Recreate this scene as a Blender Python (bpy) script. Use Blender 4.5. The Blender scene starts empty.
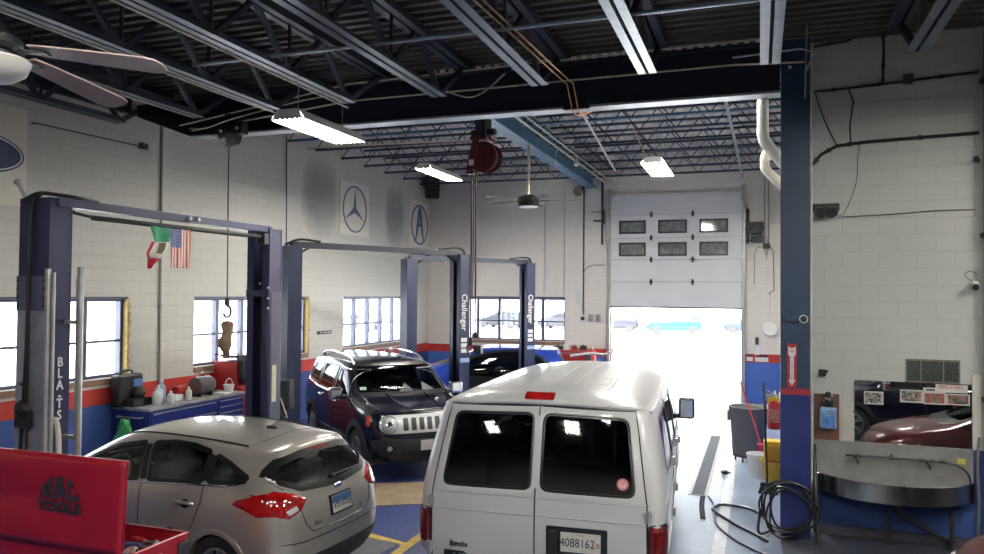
import bpy, bmesh, math, random
from mathutils import Vector, Matrix, Euler
from mathutils.bvhtree import BVHTree
PI = math.pi
R = math.radians
rnd = random.Random(7)
SC = bpy.context.scene
COL = SC.collection

# ---------------------------------------------------------------- materials
MATS = {}

def mat(name, rgb, rough=0.5, metal=0.0, var=0.06, scale=6.0, bump=0.0, bscale=40.0, coat=0.0, emit=None, estr=0.0, spec=0.5):
    if name in MATS:
        return MATS[name]
    m = bpy.data.materials.new(name)
    m.use_nodes = True
    nt = m.node_tree
    b = nt.nodes['Principled BSDF']
    b.inputs['Roughness'].default_value = rough
    b.inputs['Metallic'].default_value = metal
    b.inputs['Specular IOR Level'].default_value = spec
    b.inputs['Coat Weight'].default_value = coat
    b.inputs['Coat Roughness'].default_value = 0.04
    tc = nt.nodes.new('ShaderNodeTexCoord')
    nz = nt.nodes.new('ShaderNodeTexNoise')
    nz.inputs['Scale'].default_value = scale
    nz.inputs['Detail'].default_value = 5
    nt.links.new(tc.outputs['Object'], nz.inputs['Vector'])
    cr = nt.nodes.new('ShaderNodeValToRGB')
    lo = [max(0, c * (1 - var)) for c in rgb]
    hi = [min(1, c * (1 + var)) for c in rgb]
    cr.color_ramp.elements[0].position = 0.3
    cr.color_ramp.elements[1].position = 0.7
    cr.color_ramp.elements[0].color = (*lo, 1)
    cr.color_ramp.elements[1].color = (*hi, 1)
    nt.links.new(nz.outputs['Fac'], cr.inputs['Fac'])
    nt.links.new(cr.outputs['Color'], b.inputs['Base Color'])
    if bump:
        n2 = nt.nodes.new('ShaderNodeTexNoise')
        n2.inputs['Scale'].default_value = bscale
        nt.links.new(tc.outputs['Object'], n2.inputs['Vector'])
        bp = nt.nodes.new('ShaderNodeBump')
        bp.inputs['Strength'].default_value = bump
        bp.inputs['Distance'].default_value = 0.01
        nt.links.new(n2.outputs['Fac'], bp.inputs['Height'])
        nt.links.new(bp.outputs['Normal'], b.inputs['Normal'])
    if emit:
        b.inputs['Emission Color'].default_value = (*emit, 1)
        b.inputs['Emission Strength'].default_value = estr
    MATS[name] = m
    return m

def glass_mat(name, tint, refl=0.12, rough=0.02):
    """thin pane: tinted see-through mixed with a mirror-like reflection by facing angle"""
    if name in MATS:
        return MATS[name]
    m = bpy.data.materials.new(name)
    m.use_nodes = True
    nt = m.node_tree
    for n in list(nt.nodes):
        nt.nodes.remove(n)
    out = nt.nodes.new('ShaderNodeOutputMaterial')
    tr = nt.nodes.new('ShaderNodeBsdfTransparent')
    tr.inputs['Color'].default_value = (*tint, 1)
    gl = nt.nodes.new('ShaderNodeBsdfGlossy')
    gl.inputs['Roughness'].default_value = rough
    nz = nt.nodes.new('ShaderNodeTexNoise')
    nz.inputs['Scale'].default_value = 3
    mr = nt.nodes.new('ShaderNodeMapRange')
    mr.inputs['To Min'].default_value = rough
    mr.inputs['To Max'].default_value = rough + 0.03
    nt.links.new(nz.outputs['Fac'], mr.inputs['Value'])
    nt.links.new(mr.outputs['Result'], gl.inputs['Roughness'])
    lw = nt.nodes.new('ShaderNodeLayerWeight')
    lw.inputs['Blend'].default_value = 0.5
    pw = nt.nodes.new('ShaderNodeMath')
    pw.operation = 'POWER'
    pw.inputs[1].default_value = 5.0
    nt.links.new(lw.outputs['Facing'], pw.inputs[0])
    ad = nt.nodes.new('ShaderNodeMath')
    ad.operation = 'MULTIPLY_ADD'
    ad.use_clamp = True
    ad.inputs[1].default_value = 0.8
    ad.inputs[2].default_value = refl
    nt.links.new(pw.outputs['Value'], ad.inputs[0])
    mx = nt.nodes.new('ShaderNodeMixShader')
    nt.links.new(ad.outputs['Value'], mx.inputs['Fac'])
    nt.links.new(tr.outputs['BSDF'], mx.inputs[1])
    nt.links.new(gl.outputs['BSDF'], mx.inputs[2])
    nt.links.new(mx.outputs['Shader'], out.inputs['Surface'])
    MATS[name] = m
    return m

def node(nt, kind, **kw):
    n = nt.nodes.new(kind)
    for k, v in kw.items():
        setattr(n, k, v)
    return n

def mathn(nt, op, a, b=None, clamp=False):
    n = nt.nodes.new('ShaderNodeMath')
    n.operation = op
    n.use_clamp = clamp
    for i, v in enumerate((a, b)):
        if v is None:
            continue
        if isinstance(v, (int, float)):
            n.inputs[i].default_value = v
        else:
            nt.links.new(v, n.inputs[i])
    return n.outputs['Value']

def mixc(nt, fac, a, b):
    n = nt.nodes.new('ShaderNodeMix')
    n.data_type = 'RGBA'
    for key, v in (('Factor', fac), ('A', a), ('B', b)):
        s = [i for i in n.inputs if i.name == key and i.enabled][0]
        if isinstance(v, (int, float)):
            s.default_value = v
        elif isinstance(v, tuple):
            s.default_value = (*v, 1)
        else:
            nt.links.new(v, s)
    return [o for o in n.outputs if o.enabled][0]

def block_wall_mat(name, base, bands=(), soot=(), mortar=0.12, rough=0.6, bumpd=0.5):
    """painted concrete block: courses from world position, painted bands by height, soot stains as blotches"""
    m = bpy.data.materials.new(name)
    m.use_nodes = True
    nt = m.node_tree
    b = nt.nodes['Principled BSDF']
    b.inputs['Roughness'].default_value = rough
    geo = node(nt, 'ShaderNodeNewGeometry')
    sep = node(nt, 'ShaderNodeSeparateXYZ')
    nt.links.new(geo.outputs['Position'], sep.inputs[0])
    u = mathn(nt, 'ADD', sep.outputs['X'], sep.outputs['Y'])
    comb = node(nt, 'ShaderNodeCombineXYZ')
    nt.links.new(u, comb.inputs['X'])
    nt.links.new(sep.outputs['Z'], comb.inputs['Y'])
    br = node(nt, 'ShaderNodeTexBrick')
    nt.links.new(comb.outputs[0], br.inputs['Vector'])
    br.inputs['Scale'].default_value = 1.0
    br.inputs['Brick Width'].default_value = 0.406
    br.inputs['Row Height'].default_value = 0.203
    br.inputs['Mortar Size'].default_value = 0.006
    br.inputs['Mortar Smooth'].default_value = 0.4
    br.inputs['Color1'].default_value = (1, 1, 1, 1)
    br.inputs['Color2'].default_value = (1, 1, 1, 1)
    br.inputs['Mortar'].default_value = (0, 0, 0, 1)
    nz = node(nt, 'ShaderNodeTexNoise')
    nz.inputs['Scale'].default_value = 0.9
    nz.inputs['Detail'].default_value = 6
    nt.links.new(geo.outputs['Position'], nz.inputs['Vector'])
    n2 = node(nt, 'ShaderNodeTexNoise')
    n2.inputs['Scale'].default_value = 60
    nt.links.new(geo.outputs['Position'], n2.inputs['Vector'])
    dirt = tuple(c * 0.82 for c in base)
    col = mixc(nt, mathn(nt, 'MULTIPLY', nz.outputs['Fac'], 0.6), base, dirt)
    for top, rgb in bands:      # highest first; painted below z = top, with a hand-brushed edge
        z = mathn(nt, 'ADD', sep.outputs['Z'], mathn(nt, 'MULTIPLY', n2.outputs['Fac'], 0.012))
        col = mixc(nt, mathn(nt, 'LESS_THAN', z, top), col, rgb)
    for (x, y, z, sy, sz, amt) in soot:
        dx = mathn(nt, 'MULTIPLY', mathn(nt, 'SUBTRACT', sep.outputs['Y'], y), 1 / sy)
        dz = mathn(nt, 'MULTIPLY', mathn(nt, 'SUBTRACT', sep.outputs['Z'], z), 1 / sz)
        dx2 = mathn(nt, 'MULTIPLY', dx, dx)
        d = mathn(nt, 'ADD', mathn(nt, 'MULTIPLY', dx2, dx2), mathn(nt, 'MULTIPLY', dz, dz))
        d = mathn(nt, 'ADD', d, mathn(nt, 'MULTIPLY', nz.outputs['Fac'], 1.3))
        f = mathn(nt, 'MULTIPLY', mathn(nt, 'SUBTRACT', 1.75, d, True), amt)
        col = mixc(nt, f, col, (0.10, 0.10, 0.11))
    mor = mathn(nt, 'MULTIPLY', mathn(nt, 'SUBTRACT', 1.0, br.outputs['Color']), mortar) if False else mathn(nt, 'MULTIPLY', br.outputs['Fac'], mortar)
    col = mixc(nt, mor, col, (0.18, 0.17, 0.16))
    nt.links.new(col, b.inputs['Base Color'])
    bp = node(nt, 'ShaderNodeBump')
    bp.inputs['Strength'].default_value = bumpd
    bp.inputs['Distance'].default_value = 0.006
    h = mathn(nt, 'SUBTRACT', mathn(nt, 'MULTIPLY', n2.outputs['Fac'], 0.25), br.outputs['Fac'])
    nt.links.new(h, bp.inputs['Height'])
    nt.links.new(bp.outputs['Normal'], b.inputs['Normal'])
    MATS[name] = m
    return m

# ---------------------------------------------------------------- mesh builder
class MB:
    def __init__(self):
        self.v = []
        self.f = []
        self.mi = []
        self.cur = 0

    def add(self, vs, fs, M=None):
        o = len(self.v)
        if M is not None:
            vs = [M @ Vector(p) for p in vs]
        self.v += [tuple(p) for p in vs]
        self.f += [tuple(i + o for i in f) for f in fs]
        self.mi += [self.cur] * len(fs)
        return self

    def box(self, x0, y0, z0, x1, y1, z1, M=None):
        x0, x1 = sorted((x0, x1)); y0, y1 = sorted((y0, y1)); z0, z1 = sorted((z0, z1))
        vs = [(x, y, z) for z in (z0, z1) for y in (y0, y1) for x in (x0, x1)]
        fs = [(0, 2, 3, 1), (4, 5, 7, 6), (0, 1, 5, 4), (2, 6, 7, 3), (0, 4, 6, 2), (1, 3, 7, 5)]
        return self.add(vs, fs, M)

    def cbox(self, c, s, M=None):
        return self.box(c[0] - s[0] / 2, c[1] - s[1] / 2, c[2] - s[2] / 2, c[0] + s[0] / 2, c[1] + s[1] / 2, c[2] + s[2] / 2, M)

    def bar(self, p0, p1, w, h, up=(0, 0, 1)):
        """rectangular bar between two points"""
        p0, p1 = Vector(p0), Vector(p1)
        d = (p1 - p0).normalized()
        up = Vector(up)
        s = d.cross(up)
        if s.length < 1e-4:
            s = d.cross(Vector((1, 0, 0)))
        s.normalize()
        u = s.cross(d).normalized()
        vs = []
        for p in (p0, p1):
            for a, b in ((-1, -1), (1, -1), (1, 1), (-1, 1)):
                vs.append(p + s * (a * w / 2) + u * (b * h / 2))
        return self.add(vs, [(0, 1, 2, 3), (7, 6, 5, 4), (0, 4, 5, 1), (1, 5, 6, 2), (2, 6, 7, 3), (3, 7, 4, 0)])

    def tube(self, pts, r, n=8, closed=False, caps=True):
        pts = [Vector(p) for p in pts]
        N = len(pts)
        rs = r if isinstance(r, (list, tuple)) else [r] * N
        prev = None
        vs = []
        for i, p in enumerate(pts):
            if closed:
                t = pts[(i + 1) % N] - pts[i - 1]
            else:
                t = pts[min(i + 1, N - 1)] - pts[max(i - 1, 0)]
            t.normalize()
            if prev is None:
                a = Vector((0, 0, 1)) if abs(t.z) < 0.9 else Vector((1, 0, 0))
                prev = t.cross(a).normalized()
            else:
                prev = (prev - t * prev.dot(t)).normalized()
            bvec = t.cross(prev)
            for k in range(n):
                a = 2 * PI * k / n
                vs.append(p + prev * (math.cos(a) * rs[i]) + bvec * (math.sin(a) * rs[i]))
        fs = []
        for i in range(N if closed else N - 1):
            for k in range(n):
                a, b = i * n + k, i * n + (k + 1) % n
                c, d = ((i + 1) % N) * n + (k + 1) % n, ((i + 1) % N) * n + k
                fs.append((a, b, c, d))
        if not closed and caps:
            fs.append(tuple(range(n - 1, -1, -1)))
            fs.append(tuple((N - 1) * n + k for k in range(n)))
        return self.add(vs, fs)

    def cyl(self, p0, p1, r0, r1=None, n=16):
        return self.tube([p0, p1], [r0, r0 if r1 is None else r1], n)

    def lathe(self, prof, M=None, n=24):
        """profile of (r, z) about local z"""
        vs, fs = [], []
        for r, z in prof:
            for k in range(n):
                a = 2 * PI * k / n
                vs.append((r * math.cos(a), r * math.sin(a), z))
        for i in range(len(prof) - 1):
            for k in range(n):
                fs.append((i * n + k, i * n + (k + 1) % n, (i + 1) * n + (k + 1) % n, (i + 1) * n + k))
        fs.append(tuple(range(n - 1, -1, -1)))
        fs.append(tuple((len(prof) - 1) * n + k for k in range(n)))
        return self.add(vs, fs, M)

    def prism(self, poly, d, M=None):
        """polygon in xy, extruded d along z"""
        n = len(poly)
        vs = [(x, y, 0) for x, y in poly] + [(x, y, d) for x, y in poly]
        fs = [tuple(range(n - 1, -1, -1)), tuple(range(n, 2 * n))]
        fs += [(i, (i + 1) % n, n + (i + 1) % n, n + i) for i in range(n)]
        return self.add(vs, fs, M)

    def ball(self, c, r, n=12, m=8, s=(1, 1, 1), M=None):
        vs, fs = [], []
        for j in range(m + 1):
            t = PI * j / m
            for k in range(n):
                a = 2 * PI * k / n
                vs.append((c[0] + s[0] * r * math.sin(t) * math.cos(a), c[1] + s[1] * r * math.sin(t) * math.sin(a), c[2] + s[2] * r * math.cos(t)))
        for j in range(m):
            for k in range(n):
                fs.append((j * n + k, (j + 1) * n + k, (j + 1) * n + (k + 1) % n, j * n + (k + 1) % n))
        return self.add(vs, fs, M)

    def grid(self, P):
        """P[i][j] rows of points"""
        n, m = len(P), len(P[0])
        vs = [p for row in P for p in row]
        fs = [(i * m + j, i * m + j + 1, (i + 1) * m + j + 1, (i + 1) * m + j) for i in range(n - 1) for j in range(m - 1)]
        return self.add(vs, fs)

    def build(self, name, m, parent=None, smooth=False, bevel=0.0, solid=0.0, seg=2):
        me = bpy.data.meshes.new(name)
        me.from_pydata(self.v, [], self.f)
        bm = bmesh.new()
        bm.from_mesh(me)
        bmesh.ops.remove_doubles(bm, verts=bm.verts, dist=1e-5)
        bmesh.ops.recalc_face_normals(bm, faces=bm.faces)
        bm.to_mesh(me)
        bm.free()
        ms = m if isinstance(m, (list, tuple)) else [m]
        for x in ms:
            me.materials.append(x)
        if len(ms) > 1 and len(me.polygons) == len(self.mi):
            me.polygons.foreach_set('material_index', self.mi)
        if smooth:
            me.polygons.foreach_set('use_smooth', [True] * len(me.polygons))
        o = bpy.data.objects.new(name, me)
        COL.objects.link(o)
        if parent is not None:
            o.parent = parent
        if solid:
            md = o.modifiers.new('solid', 'SOLIDIFY')
            md.thickness = solid
        if bevel:
            md = o.modifiers.new('bevel', 'BEVEL')
            md.width = bevel
            md.segments = seg
            md.limit_method = 'ANGLE'
            md.angle_limit = R(40)
        if smooth:
            try:
                me.set_sharp_from_angle(angle=R(42))
            except Exception:
                pass
        return o

def thing(name, label, cat, loc=(0, 0, 0), rz=0.0, group=None, rot=None):
    o = bpy.data.objects.new(name, None)
    COL.objects.link(o)
    o.empty_display_size = 0.1
    o.location = loc
    o.rotation_euler = rot if rot else (0, 0, rz)
    return tag(o, label, cat, group)

def tag(o, label, cat, group=None, kind=None):
    if label:
        o['label'] = label
    if cat:
        o['category'] = cat
    if group:
        o['group'] = group
    if kind:
        o['kind'] = kind
    return o

def struct(o):
    o['kind'] = 'structure'
    return o

def dup(root, loc=None, rz=None, label=None, group=None):
    def cp(o, parent):
        c = o.copy()
        COL.objects.link(c)
        if parent is not None:
            c.parent = parent
        for ch in list(o.children):
            cp(ch, c)
        return c
    r = cp(root, None)
    if loc is not None:
        r.location = loc
    if rz is not None:
        r.rotation_euler = (0, 0, rz)
    if label:
        r['label'] = label
    if group:
        r['group'] = group
    return r

def text(name, body, size, origin, right, up, m, parent=None, extrude=0.0015, shear=0.0, align='CENTER', sx=1.0, spacing=1.0, bold=0.0):
    cu = bpy.data.curves.new(name, 'FONT')
    cu.body = body
    cu.size = size
    cu.extrude = extrude
    cu.shear = shear
    cu.align_x = align
    cu.align_y = 'CENTER'
    cu.space_character = spacing
    cu.offset = bold
    cu.resolution_u = 3
    tmp = bpy.data.objects.new('tmp', cu)
    COL.objects.link(tmp)
    dg = bpy.context.evaluated_depsgraph_get()
    me = bpy.data.meshes.new_from_object(tmp.evaluated_get(dg))
    bpy.data.objects.remove(tmp)
    r, u = Vector(right).normalized(), Vector(up).normalized()
    n = r.cross(u)
    M = Matrix((( r.x * sx, u.x, n.x, origin[0]), (r.y * sx, u.y, n.y, origin[1]), (r.z * sx, u.z, n.z, origin[2]), (0, 0, 0, 1)))
    me.transform(M)
    me.materials.clear()
    me.materials.append(m)
    me.name = name
    o = bpy.data.objects.new(name, me)
    COL.objects.link(o)
    if parent is not None:
        o.parent = parent
    return o

def ring_pts(c, r, n=32, plane='yz', a0=0.0, a1=2 * PI, ry=None):
    ry = r if ry is None else ry
    out = []
    cnt = n if abs(a1 - a0 - 2 * PI) < 1e-6 else n + 1
    for k in range(cnt):
        a = a0 + (a1 - a0) * k / n
        ca, sa = r * math.cos(a), ry * math.sin(a)
        if plane == 'yz':
            out.append((c[0], c[1] + ca, c[2] + sa))
        elif plane == 'xz':
            out.append((c[0] + ca, c[1], c[2] + sa))
        else:
            out.append((c[0] + ca, c[1] + sa, c[2]))
    return out

def spline(pts, n=8):
    """Catmull-Rom through points"""
    P = [Vector(p) for p in pts]
    P = [P[0] * 2 - P[1]] + P + [P[-1] * 2 - P[-2]]
    out = []
    for i in range(1, len(P) - 2):
        for k in range(n):
            t = k / n
            a, b, c, d = P[i - 1], P[i], P[i + 1], P[i + 2]
            out.append(0.5 * ((2 * b) + (c - a) * t + (2 * a - 5 * b + 4 * c - d) * t * t + (3 * b - a - 3 * c + d) * t ** 3))
    out.append(P[-2])
    return out
# ================================================================= the setting
XL, YF = -9.8, 21.72
YR = 10.2          # the block wall behind the sink
XR = 7.5
YBK = -6.0
ZN, ZFAR = 6.08, 6.66
BLUE = (0.035, 0.075, 0.26)
RED = (0.48, 0.035, 0.025)
WBASE = (0.60, 0.59, 0.535)
m_wl = block_wall_mat('painted_block_left', WBASE, bands=((1.36, RED), (1.10, BLUE)),
                      soot=((0, 15.45, 5.15, 0.80, 0.95, 0.62), (0, 19.35, 5.1, 0.62, 0.95, 0.60)), mortar=0.22)
m_wf = block_wall_mat('painted_block_far', (0.80, 0.76, 0.69), bands=((1.33, RED), (1.10, (0.06, 0.15, 0.48))), mortar=0.16)
m_wr = block_wall_mat('painted_block_right', (0.58, 0.59, 0.55), bands=((1.13, BLUE),), mortar=0.14)
m_wb = block_wall_mat('painted_block_back', (0.40, 0.38, 0.35), bands=((1.33, (0.10, 0.09, 0.09)), (1.10, (0.03, 0.035, 0.05))), mortar=0.15)
m_navy = mat('navy_steel', (0.008, 0.012, 0.028), 0.45, 0.0, 0.15, 3)
m_navy2 = mat('blue_beam_paint', (0.05, 0.14, 0.24), 0.4, 0.0, 0.12, 3)
m_colblue = mat('column_blue', (0.018, 0.042, 0.085), 0.42, 0, 0.15, 4)
m_joist = mat('joist_paint', (0.055, 0.075, 0.11), 0.35, 0.3, 0.2, 4)
m_joistd = mat('joist_web_paint', (0.02, 0.028, 0.045), 0.5, 0.0, 0.2, 4)
m_jlit = mat('joist_lit', (0.42, 0.45, 0.48), 0.3, 0.5, 0.15, 8)  # paler copy of the joist paint: light on two joists put into colour
m_deck = mat('dark_deck', (0.048, 0.046, 0.043), 0.6, 0.0, 0.25, 2)
m_deck2 = mat('grey_deck', (0.55, 0.54, 0.52), 0.55, 0.2, 0.2, 2)
m_frame = mat('window_steel', (0.10, 0.105, 0.15), 0.4, 0.4, 0.1, 8)
m_winglass = glass_mat('window_glass', (0.95, 0.97, 1.0), 0.08)
m_sillw = mat('sill_wood', (0.26, 0.15, 0.10), 0.6, 0, 0.2, 12)
m_foam = mat('foam_yellow', (0.42, 0.31, 0.12), 0.9, 0, 0.3, 20, 0.8, 60)
m_white = mat('white_enamel', (0.78, 0.78, 0.77), 0.35, 0, 0.03)
m_doorw = mat('door_white', (0.72, 0.72, 0.73), 0.4, 0, 0.03, 2)
m_black = mat('black_plastic', (0.012, 0.012, 0.014), 0.45, 0, 0.2, 12)
m_dark = mat('dark_metal', (0.04, 0.04, 0.045), 0.45, 0.4, 0.2, 12)
m_steel = mat('steel', (0.45, 0.46, 0.48), 0.32, 0.9, 0.12, 10)
m_galv = mat('galvanised', (0.42, 0.43, 0.42), 0.45, 0.6, 0.15, 12)
m_chrome = mat('chrome', (0.85, 0.86, 0.88), 0.08, 1.0, 0.02)
m_wire = mat('wire_grey', (0.30, 0.29, 0.26), 0.6, 0, 0.15, 12)
m_wiretan = mat('pipe_tan', (0.50, 0.44, 0.32), 0.45, 0.1, 0.15, 12)
m_copper = mat('pipe_copper', (0.40, 0.20, 0.10), 0.4, 0.6, 0.15, 12)
m_rubber = mat('rubber_black', (0.010, 0.010, 0.010), 0.55, 0, 0.2, 12)
m_pvc = mat('pvc_cream', (0.74, 0.71, 0.63), 0.4, 0, 0.05, 6)

def floor_mat():
    m = bpy.data.materials.new('garage_floor')
    m.use_nodes = True
    nt = m.node_tree
    b = nt.nodes['Principled BSDF']
    geo = node(nt, 'ShaderNodeNewGeometry')
    sep = node(nt, 'ShaderNodeSeparateXYZ')
    nt.links.new(geo.outputs['Position'], sep.inputs[0])
    nz = node(nt, 'ShaderNodeTexNoise')
    nz.inputs['Scale'].default_value = 0.8
    nz.inputs['Detail'].default_value = 8
    nt.links.new(geo.outputs['Position'], nz.inputs['Vector'])
    n2 = node(nt, 'ShaderNodeTexNoise')
    n2.inputs['Scale'].default_value = 14
    n2.inputs['Detail'].default_value = 6
    nt.links.new(geo.outputs['Position'], n2.inputs['Vector'])
    ramp = node(nt, 'ShaderNodeValToRGB')
    ramp.color_ramp.elements[0].color = (0.10, 0.145, 0.22, 1)
    ramp.color_ramp.elements[1].color = (0.25, 0.31, 0.42, 1)
    ramp.color_ramp.elements[0].position = 0.35
    ramp.color_ramp.elements[1].position = 0.65
    mixf = mathn(nt, 'ADD', mathn(nt, 'MULTIPLY', nz.outputs['Fac'], 0.6), mathn(nt, 'MULTIPLY', n2.outputs['Fac'], 0.4))
    nt.links.new(mixf, ramp.inputs['Fac'])
    # the lift bays are painted blue: X < -3.3 (worn at the edge)
    e = mathn(nt, 'ADD', sep.outputs['X'], mathn(nt, 'MULTIPLY', n2.outputs['Fac'], 0.06))
    bay = mathn(nt, 'LESS_THAN', e, -3.05)
    blue = mixc(nt, mathn(nt, 'MULTIPLY', nz.outputs['Fac'], 0.7), (0.045, 0.07, 0.24), (0.02, 0.03, 0.09))
    dark = mathn(nt, 'MULTIPLY', mathn(nt, 'GREATER_THAN', e, 0.28), mathn(nt, 'LESS_THAN', sep.outputs['Y'], 10.3))  # floor right of the column coloured darker to stand for shade
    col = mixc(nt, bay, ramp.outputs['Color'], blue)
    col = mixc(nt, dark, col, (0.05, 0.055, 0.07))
    nt.links.new(col, b.inputs['Base Color'])
    rr = node(nt, 'ShaderNodeMapRange')
    rr.inputs['To Min'].default_value = 0.22
    rr.inputs['To Max'].default_value = 0.5
    nt.links.new(n2.outputs['Fac'], rr.inputs['Value'])
    nt.links.new(rr.outputs['Result'], b.inputs['Roughness'])
    bp = node(nt, 'ShaderNodeBump')
    bp.inputs['Strength'].default_value = 0.25
    bp.inputs['Distance'].default_value = 0.004
    nt.links.new(n2.outputs['Fac'], bp.inputs['Height'])
    nt.links.new(bp.outputs['Normal'], b.inputs['Normal'])
    return m

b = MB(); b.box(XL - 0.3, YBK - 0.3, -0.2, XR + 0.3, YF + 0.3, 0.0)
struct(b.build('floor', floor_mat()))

def wall_y(x, thick, y0, y1, z1, holes, name, m):
    """wall in the plane X = x, running along Y; thick is signed outward; holes are (y0, y1, z0, z1)"""
    b = MB()
    cur = y0
    for (a, c, p, q) in sorted(holes):
        b.box(x, cur, 0, x + thick, a, z1)
        b.box(x, a, 0, x + thick, c, p)
        b.box(x, a, q, x + thick, c, z1)
        cur = c
    b.box(x, cur, 0, x + thick, y1, z1)
    return struct(b.build(name, m))

WINS_L = [(6.72, 9.72, 1.50, 2.77), (11.28, 15.0, 1.50, 2.77), (16.58, 20.2, 1.50, 2.77)]
wall_y(XL, -0.28, YBK, YF + 0.28, 6.95, WINS_L, 'wall_left', m_wl)
# far wall with the vehicle door and a window
DX0, DX1, DZ = -4.02, -0.46, 2.9
WX0, WX1 = -8.86, -5.40
b = MB()
for (x0, x1, z0, z1) in ((XL, WX0, 0, 6.95), (WX0, WX1, 0, 1.5), (WX0, WX1, 2.77, 6.95), (WX1, DX0, 0, 6.95), (DX0, DX1, DZ, 6.95), (DX1, 0.9, 0, 6.95)):
    b.box(x0, YF, z0, x1, YF + 0.28, z1)
struct(b.build('wall_far', m_wf))
b = MB(); b.box(0.615, YR, 0, XR + 0.28, YR + 0.25, 6.95)
struct(b.build('wall_right', m_wr))
b = MB(); b.box(0.62, YR + 0.26, 0, 0.9, YF - 0.01, 6.95)
struct(b.build('wall_side', m_wf))
b = MB(); b.box(XR, YBK - 0.01, 0, XR + 0.28, YR - 0.01, 6.95)
struct(b.build('wall_east', m_wb))
b = MB(); b.box(XL - 0.28, YBK - 0.28, 0, XR + 0.28, YBK - 0.02, 6.95)
struct(b.build('wall_back', m_wb))

# ---- ribbed steel decks
def deck(name, x0, x1, y0, y1, z, along, period, depth, m):
    b = MB()
    prof = []
    t = y0 if along == 'x' else x0
    end = y1 if along == 'x' else x1
    w = period
    while t < end:
        prof += [(t, z), (t + 0.38 * w, z), (t + 0.5 * w, z + depth), (t + 0.88 * w, z + depth)]
        t += w
    for i in range(len(prof) - 1):
        (a, za), (c, zc) = prof[i], prof[i + 1]
        if along == 'x':
            b.add([(x0, a, za), (x1, a, za), (x1, c, zc), (x0, c, zc)], [(0, 1, 2, 3)])
        else:
            b.add([(a, y0, za), (a, y1, za), (c, y1, zc), (c, y0, zc)], [(0, 1, 2, 3)])
    b.box(x0, y0, z + depth + 0.01, x1, y1, z + depth + 0.12)
    return struct(b.build(name, m))
deck('ceiling', XL, XR, YBK, 10.16, ZN, 'x', 0.19, 0.06, m_deck)
deck('ceiling_far_bay', XL, 0.88, 9.95, YF, ZFAR, 'y', 0.2, 0.06, m_deck2)
b = MB(); b.box(XL - 0.2, YBK - 0.2, 6.96, XR + 0.2, YF + 0.2, 7.1)
struct(b.build('roof', m_deck))
b = MB(); b.box(0.62, YR + 0.255, 6.0, 0.95, YR + 0.26, 6.96); b.box(0.62, YR - 0.03, 6.15, XR, YR - 0.001, 6.9)
struct(b.build('trim_1', m_deck))
b = MB()
b.box(XL + 0.002, YBK, 5.80, XL + 0.09, 9.7, 5.83); b.box(XL + 0.002, YBK, 5.80, XL + 0.03, 9.7, 6.07)
struct(b.build('trim_2', m_joistd))

# ---- column and beams: I-sections
def i_beam(name, p0, p1, w, d, tf, tw, m, m2=None):
    """horizontal I-section between p0 and p1 (bottom centre line)"""
    p0, p1 = Vector(p0), Vector(p1)
    b = MB()
    up = Vector((0, 0, 1))
    for (zo, ww, hh, k) in ((tf / 2, w, tf, 1), (d / 2, tw, d - 2 * tf, 0), (d - tf / 2, w, tf, 0)):
        b.cur = k if m2 else 0
        b.bar(p0 + up * zo, p1 + up * zo, ww, hh)
    return struct(b.build(name, [m, m2] if m2 else m))
m_flange = mat('beam_flange_pale', (0.36, 0.39, 0.42), 0.35, 0.4, 0.15, 4)
bm_cross = i_beam('cross_beam', (-8.6, 9.87, 5.37), (0.24, 9.87, 5.37), 0.24, 0.64, 0.03, 0.05, m_navy, m_flange)
bm_blue = i_beam('ceiling_beam', (-4.6, 10.02, 6.0), (-4.6, YF - 0.01, 6.0), 0.30, 0.58, 0.03, 0.04, m_navy2, m_navy2)
b = MB()
M = Matrix(((1, 0, 0, 0), (0, 0, -1, 9.895), (0, 1, 0, 0), (0, 0, 0, 1)))
b.prism([(XL + 0.005, 5.80), (-8.6, 5.372), (-8.6, 6.0), (XL + 0.005, 6.0)], 0.05, M)
b.build('coped_end', m_navy, bm_cross)
m_redband = mat('band_red', (0.30, 0.02, 0.03), 0.5)
b = MB()
cx, cy = 0.415, 9.92
b.box(cx - 0.165, cy - 0.13, 0.0, cx + 0.165, cy - 0.105, 6.02)
b.box(cx - 0.165, cy + 0.105, 0.0, cx + 0.165, cy + 0.13, 6.02)
b.box(cx - 0.02, cy - 0.105, 0.0, cx + 0.02, cy + 0.105, 6.02)
col = b.build('column', m_colblue); struct(col)
b = MB(); b.box(cx - 0.168, cy - 0.134, 1.715, cx + 0.168, cy - 0.1305, 1.79)
b.build('painted_band', m_redband, col)
b = MB(); b.box(cx - 0.168, cy - 0.1335, 0.02, cx + 0.168, cy - 0.1305, 1.715)
b.build('lower_paint', mat('column_lower_blue', (0.018, 0.03, 0.15), 0.4, 0, 0.12, 4), col)

# ---- long-span joists of the near bay: paired angles, dark webs
def near_joist(x, yend, m):
    b = MB()
    for s in (-1, 1):
        xa = x + s * 0.018
        b.box(xa, YBK + 0.05, 5.40, xa + s * 0.085, yend, 5.41)
        b.box(xa, YBK + 0.05, 5.41, xa + s * 0.010, yend, 5.49)
    ch = b.build('roof_joist', m); struct(ch)
    b = MB()
    for s in (-1, 1):
        xa = x + s * 0.018
        b.box(xa, YBK + 0.05, 5.98, xa + s * 0.09, 9.70, 6.07)
    p = 0.66
    y = yend - 0.03
    k = 0
    while y > YBK + 0.8:
        z0, z1 = (5.43, 6.03) if k % 2 == 0 else (6.03, 5.43)
        b.bar((x, y, z0), (x, y - p, z1), 0.06, 0.05)
        if k % 2 == 1:
            b.bar((x, y - p, 5.43), (x, y - p, 6.03), 0.03, 0.03, (0, 1, 0))
        y -= p
        k += 1
    b.bar((x, yend - 0.03, 5.43), (x, 9.62, 6.02), 0.07, 0.06)
    b.build('web', m_joistd, ch)
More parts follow.
